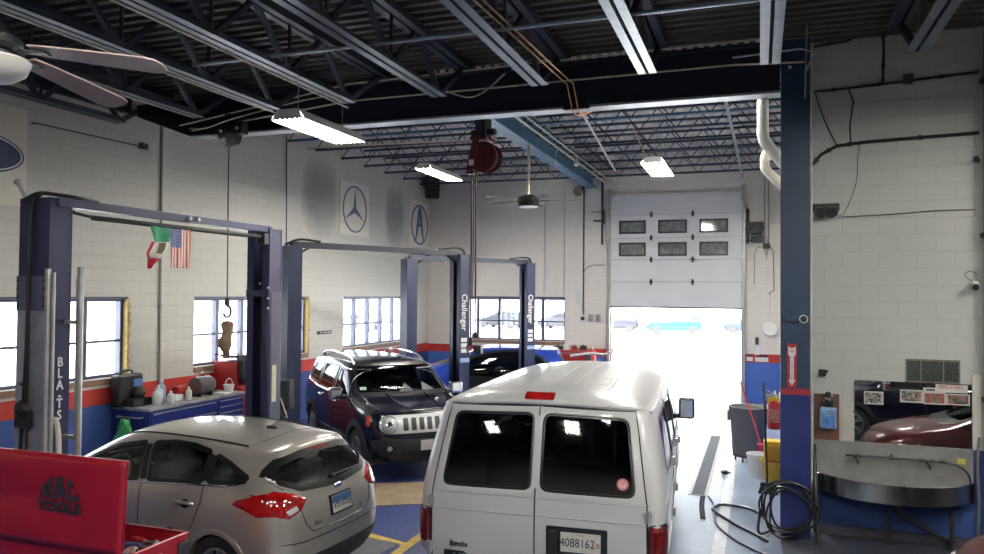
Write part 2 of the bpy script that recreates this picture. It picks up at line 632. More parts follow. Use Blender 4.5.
for x, ye, m in ((-9.0, 8.75, m_joist), (-7.62, 8.8, m_joist), (-6.28, 8.75, m_joist), (-5.11, 8.72, m_joist), (-3.84, 8.79, m_joist), (-2.48, 8.68, m_joist), (-1.19, 8.56, m_jlit), (0.11, 8.62, m_jlit), (1.51, 8.66, m_joist), (2.85, 8.7, m_joist), (4.2, 8.7, m_joist), (5.6, 8.7, m_joist)):
    near_joist(x, ye, m)

# ---- bar joists of the far bay
def far_joist(x0, x1, y, m):
    b = MB()
    for zz in (6.20, 6.60):
        b.box(x0, y - 0.05, zz, x1, y + 0.05, zz + 0.012)
        b.box(x0, y - 0.006, zz, x1, y + 0.006, zz + 0.05)
    ch = b.build('bar_joist', m); struct(ch)
    b = MB()
    n = max(2, round((x1 - x0) / 0.36))
    for i in range(n):
        a, c = x0 + (x1 - x0) * i / n, x0 + (x1 - x0) * (i + 1) / n
        z0, z1 = (6.21, 6.63) if i % 2 == 0 else (6.63, 6.21)
        b.tube([(a, y, z0), (c, y, z1)], 0.011, 5)
    b.build('web', m_joistd, ch)
for i, y in enumerate((10.5, 11.7, 12.9, 14.1, 15.2, 16.35, 17.5, 18.65, 19.8, 20.95)):
    far_joist(XL + 0.02, -4.78, y, m_joist if y > 14.2 else m_navy2)
    far_joist(-4.42, 0.6, y, m_joist if y > 14.2 else m_navy2)
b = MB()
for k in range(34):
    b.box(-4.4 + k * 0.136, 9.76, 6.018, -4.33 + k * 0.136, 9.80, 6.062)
struct(b.build('gap_light_blocks', mat('gap_light_pale', (0.75, 0.74, 0.72), 0.6)))  # pale blocks standing in for daylight showing above the beam
# bridging pipe of the near bay and ceiling bracing
m_brace = mat('brace_pale_blue', (0.36, 0.42, 0.48), 0.3, 0.4, 0.1, 6)
b = MB(); b.tube([(-6.2, 7.05, 5.52), (1.4, 7.02, 5.52)], 0.018, 6)
struct(b.build('joist_bridging', m_brace))

# ---- windows
def window_y(n, y0, y1, panes, foam=True):
    x = XL
    b = MB()
    b.box(x - 0.20, y0, 2.72, x - 0.10, y1, 2.77); b.box(x - 0.20, y0, 1.50, x - 0.10, y1, 1.55)
    b.box(x - 0.20, y0, 1.50, x - 0.10, y0 + 0.05, 2.77); b.box(x - 0.20, y1 - 0.05, 1.50, x - 0.10, y1, 2.77)
    w = (y1 - y0) / panes
    for i in range(1, panes):
        b.box(x - 0.19, y0 + i * w - 0.045, 1.55, x - 0.09, y0 + i * w + 0.045, 2.72)
    b.box(x - 0.18, y0 + 0.05, 2.06, x - 0.11, y1 - 0.05, 2.10)
    f = struct(b.build('window_%d' % n, m_frame))
    g = MB(); g.box(x - 0.152, y0 + 0.02, 1.52, x - 0.146, y1 - 0.02, 2.75)
    g.build('pane', m_winglass, f)
    s = MB(); s.box(x - 0.10, y0, 1.40, x + 0.03, y1, 1.498)
    s.build('window_sill', m_sillw, f)
    h = MB(); h.box(x - 0.09, y0, 2.772, x + 0.012, y1, 2.80); h.build('header_strip', m_frame, f)
    if foam:
        s = MB()
        zz = 1.5
        while zz < 2.77:
            s.box(x - 0.10, y1 - 0.001, zz, x + 0.008, y1 + 0.05 + rnd.uniform(-0.025, 0.02), min(zz + 0.05, 2.78)); zz += 0.05
        s.build('foam_edge', m_foam, f)
window_y(1, 6.72, 9.72, 4)
window_y(2, 11.28, 15.0, 5)
window_y(3, 16.58, 20.2, 5, False)
b = MB()
y = YF
b.box(WX0, y + 0.10, 2.72, WX1, y + 0.2, 2.77); b.box(WX0, y + 0.10, 1.5, WX1, y + 0.2, 1.55)
b.box(WX0, y + 0.1, 1.5, WX0 + 0.05, y + 0.2, 2.77); b.box(WX1 - 0.05, y + 0.1, 1.5, WX1, y + 0.2, 2.77)
for i in range(1, 5):
    xx = WX0 + (WX1 - WX0) * i / 5
    b.box(xx - 0.045, y + 0.09, 1.55, xx + 0.045, y + 0.19, 2.72)
b.box(WX0, y + 0.11, 2.06, WX1, y + 0.18, 2.10)
f = struct(b.build('window_4', m_frame))
g = MB(); g.box(WX0 + 0.02, y + 0.146, 1.52, WX1 - 0.02, y + 0.152, 2.75); g.build('pane', m_winglass, f)
g = MB(); g.box(WX0, y - 0.03, 1.40, WX1, y + 0.1, 1.498); g.build('window_sill', m_sillw, f)
g = MB(); g.box(WX0, y - 0.012, 2.772, WX1, y + 0.09, 2.82); g.build('header_strip', m_frame, f)
# glass blocks in the right wall (set into the face)
m_gb = mat('glass_block', (0.05, 0.06, 0.055), 0.15, 0, 0.9, 45, 0.6, 55)
m_gbm = mat('glass_block_mortar', (0.17, 0.165, 0.13), 0.8, 0, 0.1, 10)
b = MB(); b.box(1.655, YR - 0.014, 1.885, 2.225, YR - 0.001, 2.165)
f = struct(b.build('window_5', m_gbm))
for (a, c) in ((1.672, 1.81), (1.825, 2.045), (2.06, 2.208)):
    g = MB(); g.box(a, YR - 0.022, 1.905, c, YR - 0.012, 2.145); g.build('glass_block', m_gb, f, bevel=0.006)

# ---- the raised sectional door
m_dglass = mat('door_glass', (0.17, 0.18, 0.18), 0.08, 0, 0.35, 9)
yd = YF - 0.10
secs = [2.53, 3.27, 3.90, 4.52, 5.18, 5.78]
b = MB(); b.box(DX0 - 0.02, yd, secs[0], DX1 + 0.02, yd + 0.05, secs[0] + 0.04)
b.box(DX0 - 0.02, yd + 0.045, 2.57, DX1 + 0.02, yd + 0.05, 5.78)
door = b.build('door_1', m_dark); struct(door)
for i in range(5):
    b = MB(); b.box(DX0 - 0.02, yd, secs[i] + (0.04 if i == 0 else 0.004), DX1 + 0.02, yd + 0.05, secs[i + 1] - 0.004)
    if i == 4:
        for k in range(7):
            b.box(DX0 - 0.02, yd - 0.008, 5.24 + k * 0.075, DX1 + 0.02, yd, 5.28 + k * 0.075)
    s = b.build('door_section', m_doorw, door, bevel=0.004)
    if i in (2, 3):
        z0, z1 = ((4.0, 4.39), (4.64, 5.02))[i - 2]
        for (x0, x1) in ((-3.79, -3.03), (-2.69, -1.90), (-1.56, -0.80)):
            w = MB()
            t = 0.05
            w.box(x0, yd - 0.02, z0, x1, yd + 0.01, z0 + t); w.box(x0, yd - 0.02, z1 - t, x1, yd + 0.01, z1)
            w.box(x0, yd - 0.02, z0, x0 + t, yd + 0.01, z1); w.box(x1 - t, yd - 0.02, z0, x1, yd + 0.01, z1)
            fr = w.build('door_window', m_black, s)
            p = MB(); p.box(x0 + t, yd - 0.008, z0 + t, x1 - t, yd - 0.002, z1 - t); p.build('pane', m_dglass, fr)
for i in range(1, 5):
    for xx in (-2.88, -1.74):
        h = MB()
        h.box(xx - 0.03, yd - 0.02, secs[i] - 0.08, xx + 0.03, yd - 0.001, secs[i] + 0.08)
        h.cyl((xx - 0.05, yd - 0.025, secs[i]), (xx + 0.05, yd - 0.025, secs[i]), 0.018, n=8)
        h.build('hinge', m_dark, door)
for xx, s in ((DX0 - 0.06, -1), (DX1 + 0.06, 1)):
    t = MB()
    t.box(xx - 0.03, yd - 0.03, 0.05, xx + 0.03, yd + 0.02, 5.95)
    t.box(xx + s * 0.03, yd - 0.05, 0.02, xx + s * 0.045, yd + 0.09, 5.95)
    for k in range(9):
        t.box(xx - 0.05, yd - 0.06, 0.6 + k * 0.62, xx + 0.05, yd - 0.02, 0.68 + k * 0.62)
    t.build('door_track', m_galv, door)
t = MB(); t.box(DX0 - 0.14, YF - 0.035, 0, DX0 - 0.02, YF - 0.002, 2.6); t.box(DX1 + 0.02, YF - 0.03, 0, DX1 + 0.10, YF - 0.002, 2.6)
t.build('door_jamb', mat('jamb_wood', (0.36, 0.32, 0.24), 0.7, 0, 0.2, 10), door)
# baseboard strip under the sink wall
b = MB(); b.box(0.62, YR - 0.06, 0.0, 7.4, YR - 0.002, 0.10)
struct(b.build('baseboard_right', mat('kerb_dark', (0.06, 0.06, 0.08), 0.6)))
# floor paint and drain
m_yel = mat('floor_yellow', (0.62, 0.42, 0.06), 0.45, 0, 0.2, 9)
b = MB(); b.box(-3.86, 2.0, 0.001, -3.74, 11.0, 0.003)
ln = b.build('yellow_line_long', m_yel); struct(ln)
b = MB(); b.bar((-6.3, 8.63, 0.002), (-3.86, 7.93, 0.002), 0.11, 0.002)
struct(b.build('yellow_line_cross', m_yel))
m_pale = mat('floor_pale_line', (0.40, 0.43, 0.46), 0.4, 0, 0.2, 9)
b = MB(); b.box(-0.50, 6.5, 0.001, -0.36, 18.0, 0.003)
struct(b.build('pale_line', m_pale))
b = MB(); b.box(-0.97, 11.38, 0.001, -0.70, 16.3, 0.006)
dr = b.build('floor_drain', mat('drain_frame', (0.26, 0.26, 0.25), 0.5, 0.5)); struct(dr)
b = MB()
b.box(-0.925, 11.42, 0.005, -0.745, 16.26, 0.008)
g1 = b.build('drain_grate', mat('drain_grate', (0.025, 0.035, 0.055), 0.5, 0.5, 0.2, 20), dr)
b = MB()
for k in range(97):
    b.box(-0.92, 11.44 + k * 0.05, 0.008, -0.75, 11.46 + k * 0.05, 0.012)
b.build('grate_bars', mat('drain_bars', (0.07, 0.09, 0.12), 0.5, 0.2, 0.2, 20), g1)
# ================================================================= vehicles
m_tyre = mat('tyre', (0.015, 0.015, 0.015), 0.75, 0, 0.2, 20, 0.3, 60)
m_alloy = mat('alloy', (0.42, 0.43, 0.45), 0.28, 0.8, 0.08)
m_int = mat('cabin_dark', (0.025, 0.025, 0.027), 0.8, 0, 0.2, 6)
m_seat = mat('seat_grey', (0.22, 0.22, 0.21), 0.85, 0, 0.1, 20, 0.3, 80)
m_trim = mat('black_trim', (0.008, 0.008, 0.009), 0.3, 0, 0.1, 12)
m_clad = mat('cladding', (0.022, 0.023, 0.028), 0.6, 0, 0.1, 30, 0.2, 120)
m_redlens = mat('red_lens', (0.33, 0.006, 0.006), 0.12, 0, 0.25, 14, coat=0.6)
m_darkred = mat('dark_red_lens', (0.11, 0.004, 0.006), 0.15, 0, 0.3, 14, coat=0.5)
m_clear = mat('clear_lens', (0.62, 0.63, 0.62), 0.1, 0.3, 0.35, 30, coat=0.6)
m_orange = mat('orange_lens', (0.62, 0.08, 0.03), 0.15, 0, 0.2, 14)
m_carglass = glass_mat('car_glass', (0.50, 0.54, 0.53), 0.09)
m_tint = glass_mat('dark_glass', (0.10, 0.11, 0.115), 0.08)
m_plate = mat('plate_white', (0.62, 0.60, 0.56), 0.45, 0, 0.08, 20)
m_ink = mat('ink_dark', (0.02, 0.02, 0.03), 0.6)

class Car:
    """body lofted from a half net (rear centre -> side -> nose centre; bottom -> top), mirrored and subdivided"""
    def __init__(self, root, net, paint, level=3, part='body', liner=True):
        self.root = root
        nI, nJ = len(net), len(net[0])
        vs, idx = [], {}
        def vid(p):
            k = (round(p[0], 4), round(p[1], 4), round(p[2], 4))
            if k not in idx:
                idx[k] = len(vs)
                vs.append(k)
            return idx[k]
        fs = []
        for s in (1, -1):
            for i in range(nI - 1):
                for j in range(nJ - 1):
                    q = [net[i][j], net[i + 1][j], net[i + 1][j + 1], net[i][j + 1]]
                    ids = []
                    for p in q:
                        v = vid((p[0], s * p[1] if abs(p[1]) > 1e-6 else 0.0, p[2]))
                        if v not in ids:
                            ids.append(v)
                    if len(ids) < 3:
                        continue
                    fs.append(tuple(ids if s == 1 else reversed(ids)))
        me = bpy.data.meshes.new('net')
        me.from_pydata(vs, [], fs)
        me.validate()
        o = bpy.data.objects.new('net', me)
        COL.objects.link(o)
        md = o.modifiers.new('s', 'SUBSURF')
        md.levels = level
        md.render_levels = level
        dg = bpy.context.evaluated_depsgraph_get()
        em = bpy.data.meshes.new_from_object(o.evaluated_get(dg))
        bpy.data.objects.remove(o)
        self.bm = bmesh.new()
        self.bm.from_mesh(em)
        bmesh.ops.recalc_face_normals(self.bm, faces=self.bm.faces)
        self.bvh = BVHTree.FromBMesh(self.bm)
        self.paint = paint
        self.part = part
        self.liner = liner

    def hit(self, axis, a, b):
        """project the 2D point of a view onto the body; returns position, normal"""
        if axis in ('L', 'R'):
            s = 1 if axis == 'L' else -1
            o, d = Vector((a, 3 * s, b)), Vector((0, -s, 0))
        elif axis == 'B':
            o, d = Vector((-3, a, b)), Vector((1, 0, 0))
        elif axis == 'F':
            o, d = Vector((9, a, b)), Vector((-1, 0, 0))
        else:
            o, d = Vector((a, b, 5)), Vector((0, 0, -1))
        p, n, i, dist = self.bvh.ray_cast(o, d)
        if p is None:
            p, n, i, dist = self.bvh.find_nearest(o + d * 3)
        if n.dot(d) > 0:
            n = -n
        return p, n

    def dens(self, poly, step=0.05):
        out = []
        for i, p in enumerate(poly):
            q = poly[(i + 1) % len(poly)]
            k = max(1, int(math.hypot(q[0] - p[0], q[1] - p[1]) / step))
            for t in range(k):
                out.append((p[0] + (q[0] - p[0]) * t / k, p[1] + (q[1] - p[1]) * t / k))
        return out

    def rounded(self, poly, r, n=4):
        out = []
        N = len(poly)
        for i in range(N):
            p0, p, p1 = Vector(poly[i - 1]), Vector(poly[i]), Vector(poly[(i + 1) % N])
            a, b = (p0 - p), (p1 - p)
            ra = min(r, a.length * 0.45); rb = min(r, b.length * 0.45)
            A, B = p + a.normalized() * ra, p + b.normalized() * rb
            for k in range(n + 1):
                t = k / n
                q = A * (1 - t) ** 2 + p * 2 * t * (1 - t) + B * t * t
                out.append((q.x, q.y))
        return out

    def patch(self, name, axis, poly, m, off=0.004, bulge=0.0, rings=6, parent=None, step=0.05, both=True):
        """a lens, pane or panel lying on the body"""
        P = self.dens(poly, step)
        c = (sum(p[0] for p in P) / len(P), sum(p[1] for p in P) / len(P))
        b = MB()
        rows = []
        for k in range(rings + 1):
            s = max(k / rings, 0.001)
            row = []
            for p in P:
                h, n = self.hit(axis, c[0] + (p[0] - c[0]) * s, c[1] + (p[1] - c[1]) * s)
                e = off + bulge * (1 - s ** 4)
                row.append(h + n * (e if k < rings else min(off, 0.002) if bulge else e))
            row.append(row[0])
            rows.append(row)
        if off > 0:
            rows.append([p - (p - p) for p in rows[-1]])
            last = []
            for p in P:
                h, n = self.hit(axis, p[0], p[1])
                last.append(h - n * 0.006)
            last.append(last[0])
            rows[-1] = last
        b.grid(rows)
        return b.build(name, m, parent or self.root, smooth=True)

    def frame(self, name, axis, poly, w, m, off=0.006, parent=None, step=0.04, inn=0.0):
        """a strip that runs round a polygon on the body, w wide outwards"""
        P = self.dens(poly, step)
        N = len(P)
        area = sum(P[i][0] * P[(i + 1) % N][1] - P[(i + 1) % N][0] * P[i][1] for i in range(N))
        sg = 1 if area > 0 else -1
        def offp(d):
            out = []
            for i in range(N):
                p0, p1 = P[i - 1], P[(i + 1) % N]
                t = Vector((p1[0] - p0[0], p1[1] - p0[1]))
                t = t.normalized() if t.length > 1e-9 else Vector((1, 0))
                out.append((P[i][0] + t.y * d * sg, P[i][1] - t.x * d * sg))
            return out
        rows = []
        for d, e in ((-inn, -0.02), (-inn, off), (w * 0.5, off * 1.3), (w, off), (w, -0.006)):
            row = []
            for q in offp(d):
                h, n = self.hit(axis, *q)
                row.append(h + n * e)
            row.append(row[0])
            rows.append(row)
        b = MB(); b.grid(rows)
        return b.build(name, m, parent or self.root, smooth=True)

    def line(self, name, axis, pts, r, m, off=0.0, parent=None, n=6, build=True, mb=None):
        P = []
        for i in range(len(pts) - 1):
            (a, c), (d, e) = pts[i], pts[i + 1]
            k = max(1, int(math.hypot(d - a, e - c) / 0.05))
            P += [(a + (d - a) * t / k, c + (e - c) * t / k) for t in range(k)]
        P.append(pts[-1])
        Q = []
        for p in P:
            h, nn = self.hit(axis, *p)
            Q.append(h + nn * off)
        b = mb or MB()
        b.tube(Q, r, n)
        if mb is None:
            return b.build(name, m, parent or self.root, smooth=True)

    def cut(self, axis, poly, inset=0.012):
        P = poly
        c = (sum(p[0] for p in P) / len(P), sum(p[1] for p in P) / len(P))
        def inside(x, y):
            r = False
            for i in range(len(P)):
                x0, y0 = P[i]; x1, y1 = P[i - 1]
                if (y0 > y) != (y1 > y) and x < (x1 - x0) * (y - y0) / (y1 - y0) + x0:
                    r = not r
            return r
        dead = []
        for f in self.bm.faces:
            q = f.calc_center_median()
            n = f.normal
            if axis in ('L', 'R'):
                s = 1 if axis == 'L' else -1
                if q.y * s < 0.3 or n.y * s < 0.2: continue
                a, b = q.x, q.z
            elif axis == 'B':
                if n.x > -0.15: continue
                a, b = q.y, q.z
            elif axis == 'F':
                if n.x < 0.15: continue
                a, b = q.y, q.z
            if inside(a, b):
                dead.append(f)
        bmesh.ops.delete(self.bm, geom=dead, context='FACES')

    def cut_arch(self, x, z, r):
        dead = []
        for f in self.bm.faces:
            q = f.calc_center_median()
            if abs(q.y) > 0.5 and (q.x - x) ** 2 + (q.z - z) ** 2 < r * r and q.z < z + r:
                dead.append(f)
        bmesh.ops.delete(self.bm, geom=dead, context='FACES')

    def finish(self):
        me = bpy.data.meshes.new(self.part)
        self.bm.to_mesh(me)
        self.bm.free()
        me.materials.append(self.paint)
        me.materials.append(m_int)
        me.polygons.foreach_set('use_smooth', [True] * len(me.polygons))
        try:
            me.set_sharp_from_angle(angle=R(50))
        except Exception:
            pass
        o = bpy.data.objects.new(self.part, me)
        COL.objects.link(o)
        o.parent = self.root
        if self.liner:
            md = o.modifiers.new('liner', 'SOLIDIFY')
            md.thickness = 0.02
            md.offset = -1
            md.material_offset = 1
        return o

    def arch(self, x, z, r, w, m, a0=-25, a1=205, off=0.012, name='wheel_arch'):
        for s in ('L', 'R'):
            rows = []
            for (rr, e) in ((r - 0.03, -0.05), (r - 0.025, off), (r + w * 0.5, off * 1.4), (r + w, off), (r + w, -0.01)):
                row = []
                for k in range(29):
                    a = R(a0 + (a1 - a0) * k / 28)
                    h, n = self.hit(s, x + rr * math.cos(a), max(z + rr * math.sin(a), 0.22))
                    row.append(h + n * e)
                rows.append(row)
            b = MB(); b.grid(rows)
            b.build(name, m, self.root, smooth=True)

def wheel(root, x, y, r, w, style='spokes', rim=m_alloy, n=5):
    s = 1 if y > 0 else -1
    M = Matrix.Translation((x, y, r)) @ Matrix.Rotation(-s * PI / 2, 4, 'X')
    rr = r * 0.66
    b = MB()
    b.lathe([(rr, -w * 0.9), (r - 0.02, -w * 0.95), (r, -w * 0.8), (r, -0.03), (r - 0.025, 0.0), (rr, -0.01), (rr, -w * 0.9)], M, 40)
    t = b.build('wheel', m_tyre, root, smooth=True)
    b = MB()
    b.lathe([(rr + 0.004, -w * 0.8), (rr + 0.006, -0.012), (rr - 0.015, -0.004), (rr - 0.03, -0.05), (rr - 0.03, -w * 0.8)], M, 40)
    if style == 'spokes':
        for k in range(n):
            a = 2 * PI * k / n
            for da in (-0.16, 0.16):
                p0 = M @ Vector((0.04 * math.cos(a), 0.04 * math.sin(a), -0.02))
                p1 = M @ Vector(((rr - 0.02) * math.cos(a + da), (rr - 0.02) * math.sin(a + da), -0.02))
                b.bar(p0, p1, 0.03, 0.03, M.to_3x3() @ Vector((0, 0, 1)))
    else:
        b.lathe([(rr - 0.03, -0.05), (rr * 0.5, -0.02), (0.05, -0.015), (0.04, 0.0)], M, 24)
    b.lathe([(0.055, -0.05), (0.055, -0.01), (0.03, -0.002)], M, 16)
    b.build('rim', rim, t, smooth=True)
    b = MB(); b.lathe([(rr * 0.75, -w * 0.45), (rr * 0.75, -w * 0.40)], M, 24)
    b.build('brake_disc', m_dark, t)
    return t

def well(root, x, z, r, y0, y1):
    """dark inner wheel housing"""
    for s in (1, -1):
        b = MB()
        rows = []
        for k in range(19):
            a = R(-20 + 220 * k / 18)
            rows.append([(x + r * math.cos(a), s * y1, max(0.2, z + r * math.sin(a))), (x + r * math.cos(a), s * y0, max(0.2, z + r * math.sin(a)))])
        b.grid(rows)
        b.add([(x + r * math.cos(R(-20 + 220 * k / 18)), s * y0, max(0.2, z + r * math.sin(R(-20 + 220 * k / 18)))) for k in range(19)], [tuple(range(19))])
        b.build('wheel_well', m_int, root)

def seat(root, x, y, z, m=m_seat, w=0.50):
    b = MB()
    b.box(x - 0.05, y - w / 2, z, x + 0.48, y + w / 2, z + 0.18)
    s = b.build('seat', m, root, bevel=0.05)
    b = MB()
    M = Matrix.Translation((x, y, z + 0.12)) @ Matrix.Rotation(R(-14), 4, 'Y')
    b.box(-0.09, -w / 2, 0, 0.07, w / 2, 0.60, M)
    k = b.build('seat_back', m, s, bevel=0.05)
    b = MB(); b.box(-0.06, -0.13, 0.63, 0.06, 0.13, 0.82, M); b.cyl(M @ Vector((0, -0.07, 0.55)), M @ Vector((0, -0.07, 0.68)), 0.01, n=6); b.cyl(M @ Vector((0, 0.07, 0.55)), M @ Vector((0, 0.07, 0.68)), 0.01, n=6)
    b.build('headrest', m, s, bevel=0.03)
    return s

def mirror_ear(root, x, y, z, m, size=(0.12, 0.22, 0.16)):
    s = 1 if y > 0 else -1
    b = MB()
    b.box(x - size[0] / 2, y, z, x + size[0] / 2, y + s * size[1], z + size[2])
    o = b.build('door_mirror', m, root, bevel=0.04, seg=3)
    b = MB(); b.box(x - 0.025, y - s * 0.10, z + 0.0, x + 0.045, y + s * 0.05, z + 0.06)
    b.build('mirror_stalk', m_trim, o, bevel=0.01)
    b = MB(); b.box(x - size[0] / 2 - 0.003, y + s * 0.025, z + 0.025, x - size[0] / 2 + 0.004, y + s * (size[1] - 0.025), z + size[2] - 0.025)
    b.build('mirror_glass', m_chrome, o)
    return o

def hatch_net(sx=1.0, sy=1.0, sz=1.0, zr=0.0):
    N = [
     [(.18,0,.25),(.08,0,.27),(.08,0,.55),(.11,0,.80),(.16,0,1.03),(.42,0,1.325),(.36,0,1.40),(.75,0,1.47)],
     [(.2,0,.25),(.11,.5,.27),(.10,.55,.55),(.13,.55,.80),(.18,.54,1.035),(.44,.44,1.315),(.39,.44,1.39),(.85,0,1.475)],
     [(.25,0,.25),(.20,.74,.27),(.18,.81,.55),(.21,.80,.82),(.27,.78,1.06),(.56,.60,1.30),(.52,.58,1.37),(.95,0,1.48)],
     [(.4,0,.25),(.38,.84,.28),(.36,.90,.55),(.40,.90,.84),(.50,.835,1.09),(.83,.68,1.31),(.83,.60,1.39),(1.1,0,1.48)],
     [(.8,0,.22),(.8,.86,.22),(.8,.91,.5),(.8,.91,.84),(.85,.855,1.085),(1.2,.70,1.35),(1.2,.58,1.435),(1.4,0,1.485)],
     [(1.4,0,.2),(1.4,.87,.2),(1.4,.905,.5),(1.4,.91,.82),(1.4,.86,1.05),(1.65,.705,1.37),(1.65,.57,1.45),(1.8,0,1.485)],
     [(2.0,0,.2),(2.0,.87,.2),(2.0,.905,.5),(2.0,.91,.80),(2.0,.86,1.02),(2.1,.70,1.36),(2.1,.57,1.44),(2.1,0,1.475)],
     [(2.6,0,.2),(2.6,.87,.2),(2.6,.905,.5),(2.6,.91,.79),(2.6,.86,.985),(2.42,.69,1.33),(2.40,.55,1.41),(2.36,0,1.45)],
     [(3.15,0,.2),(3.15,.86,.2),(3.15,.90,.5),(3.15,.905,.76),(3.2,.84,.94),(3.12,.80,.96),(3.18,.6,1.0),(3.22,0,1.03)],
     [(3.6,0,.2),(3.6,.84,.2),(3.6,.90,.48),(3.6,.90,.72),(3.6,.82,.86),(3.62,.70,.90),(3.62,.5,.935),(3.62,0,.955)],
     [(4.02,0,.2),(4.02,.78,.2),(4.03,.86,.45),(4.02,.84,.66),(3.98,.75,.78),(3.97,.62,.82),(3.98,.42,.85),(4.0,0,.865)],
     [(4.15,0,.2),(4.22,.58,.22),(4.26,.62,.45),(4.20,.62,.64),(4.12,.57,.73),(4.09,.47,.77),(4.10,.3,.80),(4.12,0,.81)],
     [(4.2,0,.2),(4.3,0,.22),(4.36,0,.45),(4.31,0,.62),(4.22,0,.72),(4.18,0,.76),(4.17,0,.785),(4.16,0,.80)]]
    out = []
    for col in N:
        row = []
        for (x, y, z) in col:
            zz = z * sz
            if z > 1.0:
                zz += zr * (z - 1.0) / 0.48
            row.append((x * sx, y * sy, zz))
        out.append(row)
    return out
# ---------------------------------------------------------------- silver hatchback (rear towards the camera)
m_silver = mat('silver_paint', (0.44, 0.415, 0.37), 0.28, 0.55, 0.03, 3, coat=0.7)
def heading_car(name, label, cat, nose_heading_deg, rear_xy, z=0.0, group=None):
    return thing(name, label, cat, (rear_xy[0], rear_xy[1], z), R(nose_heading_deg), group)

hb = heading_car('hatchback', 'silver hatchback with red tail lamps parked nose to the wall under the nearest lift', 'car', 176, (-3.74, 6.52))
hb.scale = (1.0, 1.0, 1.035)
c = Car(hb, hatch_net(), m_silver, 4)
WF = [(3.0, 0.995), (2.62, 1.17), (2.30, 1.29), (1.96, 1.345), (1.90, 1.035)]
WR = [(1.76, 1.045), (1.84, 1.35), (1.6, 1.37), (1.35, 1.36), (1.12, 1.325), (1.10, 1.085)]
WQ = [(1.02, 1.095), (1.03, 1.30), (0.86, 1.25), (0.60, 1.145), (0.78, 1.11)]
RG = [(-0.71, 1.17), (-0.66, 1.11), (-0.5, 1.04), (0.0, 1.0), (0.5, 1.04), (0.66, 1.11), (0.71, 1.17), (0.56, 1.27), (0.3, 1.315), (0, 1.325), (-0.3, 1.315), (-0.56, 1.27)]
WS = [(-0.66, 1.02), (0.66, 1.02), (0.56, 1.37), (0.3, 1.395), (-0.3, 1.395), (-0.56, 1.37)]
for s in ('L', 'R'):
    for w in (WF, WR, WQ):
        c.cut(s, c.rounded(w, 0.03))
c.cut('B', RG); c.cut('F', WS)
c.cut_arch(0.86, 0.33, 0.36); c.cut_arch(3.50, 0.33, 0.36)
body = c.finish()
for s in ('L', 'R'):
    for w in (WF, WR, WQ):
        p = c.rounded(w, 0.03)
        o = c.patch('side_window', s, p, m_carglass, off=-0.004)
        c.frame('window_trim', s, p, 0.022, m_trim, parent=o, off=0.004, inn=0.014)
    c.line('window_bright_strip', s, [(3.10, 0.965), (2.0, 1.005), (1.2, 1.055), (0.80, 1.075), (0.60, 1.12)], 0.008, m_chrome, 0.004)
for s in ('L', 'R'):
    for q in ([(1.87, 1.04), (1.93, 1.335), (1.87, 1.34), (1.79, 1.045)], [(1.08, 1.09), (1.10, 1.315), (1.05, 1.30), (1.04, 1.10)]):
        c.patch('pillar_trim', s, q, m_trim, off=0.004, rings=3)
o = c.patch('rear_window', 'B', RG, m_carglass, off=-0.004)
c.frame('window_trim', 'B', RG, 0.02, m_trim, parent=o, off=0.004, inn=0.035)
o = c.patch('windscreen', 'F', WS, m_carglass, off=-0.004)
c.frame('window_trim', 'F', WS, 0.02, m_trim, parent=o, off=0.004, inn=0.02)
TL = [(-0.905, .93), (-0.88, 1.0), (-0.70, 0.985), (-0.60, 0.93), (-0.50, 0.86), (-0.62, 0.79), (-0.78, 0.77), (-0.86, 0.83)]
def lamp(side, poly, m=m_redlens):
    return c.patch('tail_lamp', side, poly, m, off=0.006, bulge=0.02)
# the lamp wraps round the corner: laid on from the side and from behind
for s in (1, -1):
    P = [(s * p[0], p[1]) for p in [(0.47, 0.955), (0.56, 0.87), (0.70, 0.825), (0.82, 0.86), (0.835, 1.03), (0.74, 1.06), (0.60, 1.02)]]
    t = c.patch('tail_lamp', 'B', P, m_redlens, off=0.006, bulge=0.015)
    Q = [(0.27, 0.86), (0.27, 1.045), (0.42, 1.04), (0.66, 0.975), (0.70, 0.94), (0.56, 0.905), (0.42, 0.855)]
    c.patch('lamp_wing', 'L' if s > 0 else 'R', Q, m_redlens, off=0.007, bulge=0.012, parent=t)
    c.patch('reverse_lens', 'B', [(s * 0.60, 0.88), (s * 0.70, 0.85), (s * 0.72, 0.89), (s * 0.62, 0.92)], m_clear, off=0.022, parent=t)
# tailgate shut lines
for s in (1, -1):
    c.line('shut_line', 'B', [(s * 0.72, 1.13), (s * 0.58, 0.93), (s * 0.52, 0.74), (s * 0.44, 0.665), (0, 0.655)], 0.005, m_trim, 0)
    side = 'L' if s > 0 else 'R'
    c.line('shut_line', side, [(1.88, 1.34), (1.84, 1.0), (1.80, 0.35)], 0.005, m_trim, 0)
    c.line('shut_line', side, [(1.06, 1.07), (1.06, 0.92), (1.14, 0.72), (1.24, 0.52)], 0.005, m_trim, 0)
    c.line('shut_line', side, [(3.18, 0.9), (3.12, 0.6), (3.1, 0.35)], 0.005, m_trim, 0)
for s in (1, -1):
    P = []
    for k in range(14):
        t = k / 13
        h, n = c.hit('T', 0.80 + t * 1.6, s * (0.545 + 0.03 * math.sin(PI * t)))
        P.append(h)
    mb = MB(); mb.tube(P, 0.012, 6); mb.build('roof_ditch', m_trim, hb, smooth=True)
P = [c.hit('T', 0.70 + 0.10 * (y / 0.6) ** 2, y)[0] for y in [-0.58 + i * 0.116 for i in range(11)]]
b = MB(); b.tube(P, 0.005, 6); b.build('spoiler_seam', m_trim, hb)
P = [(-0.26, 0.345), (0.26, 0.345), (0.40, 0.28), (-0.40, 0.28)]
c.patch('bumper_lower', 'B', [(-0.72, 0.46), (0.72, 0.46), (0.66, 0.30), (-0.66, 0.30)], m_clad, off=0.01)
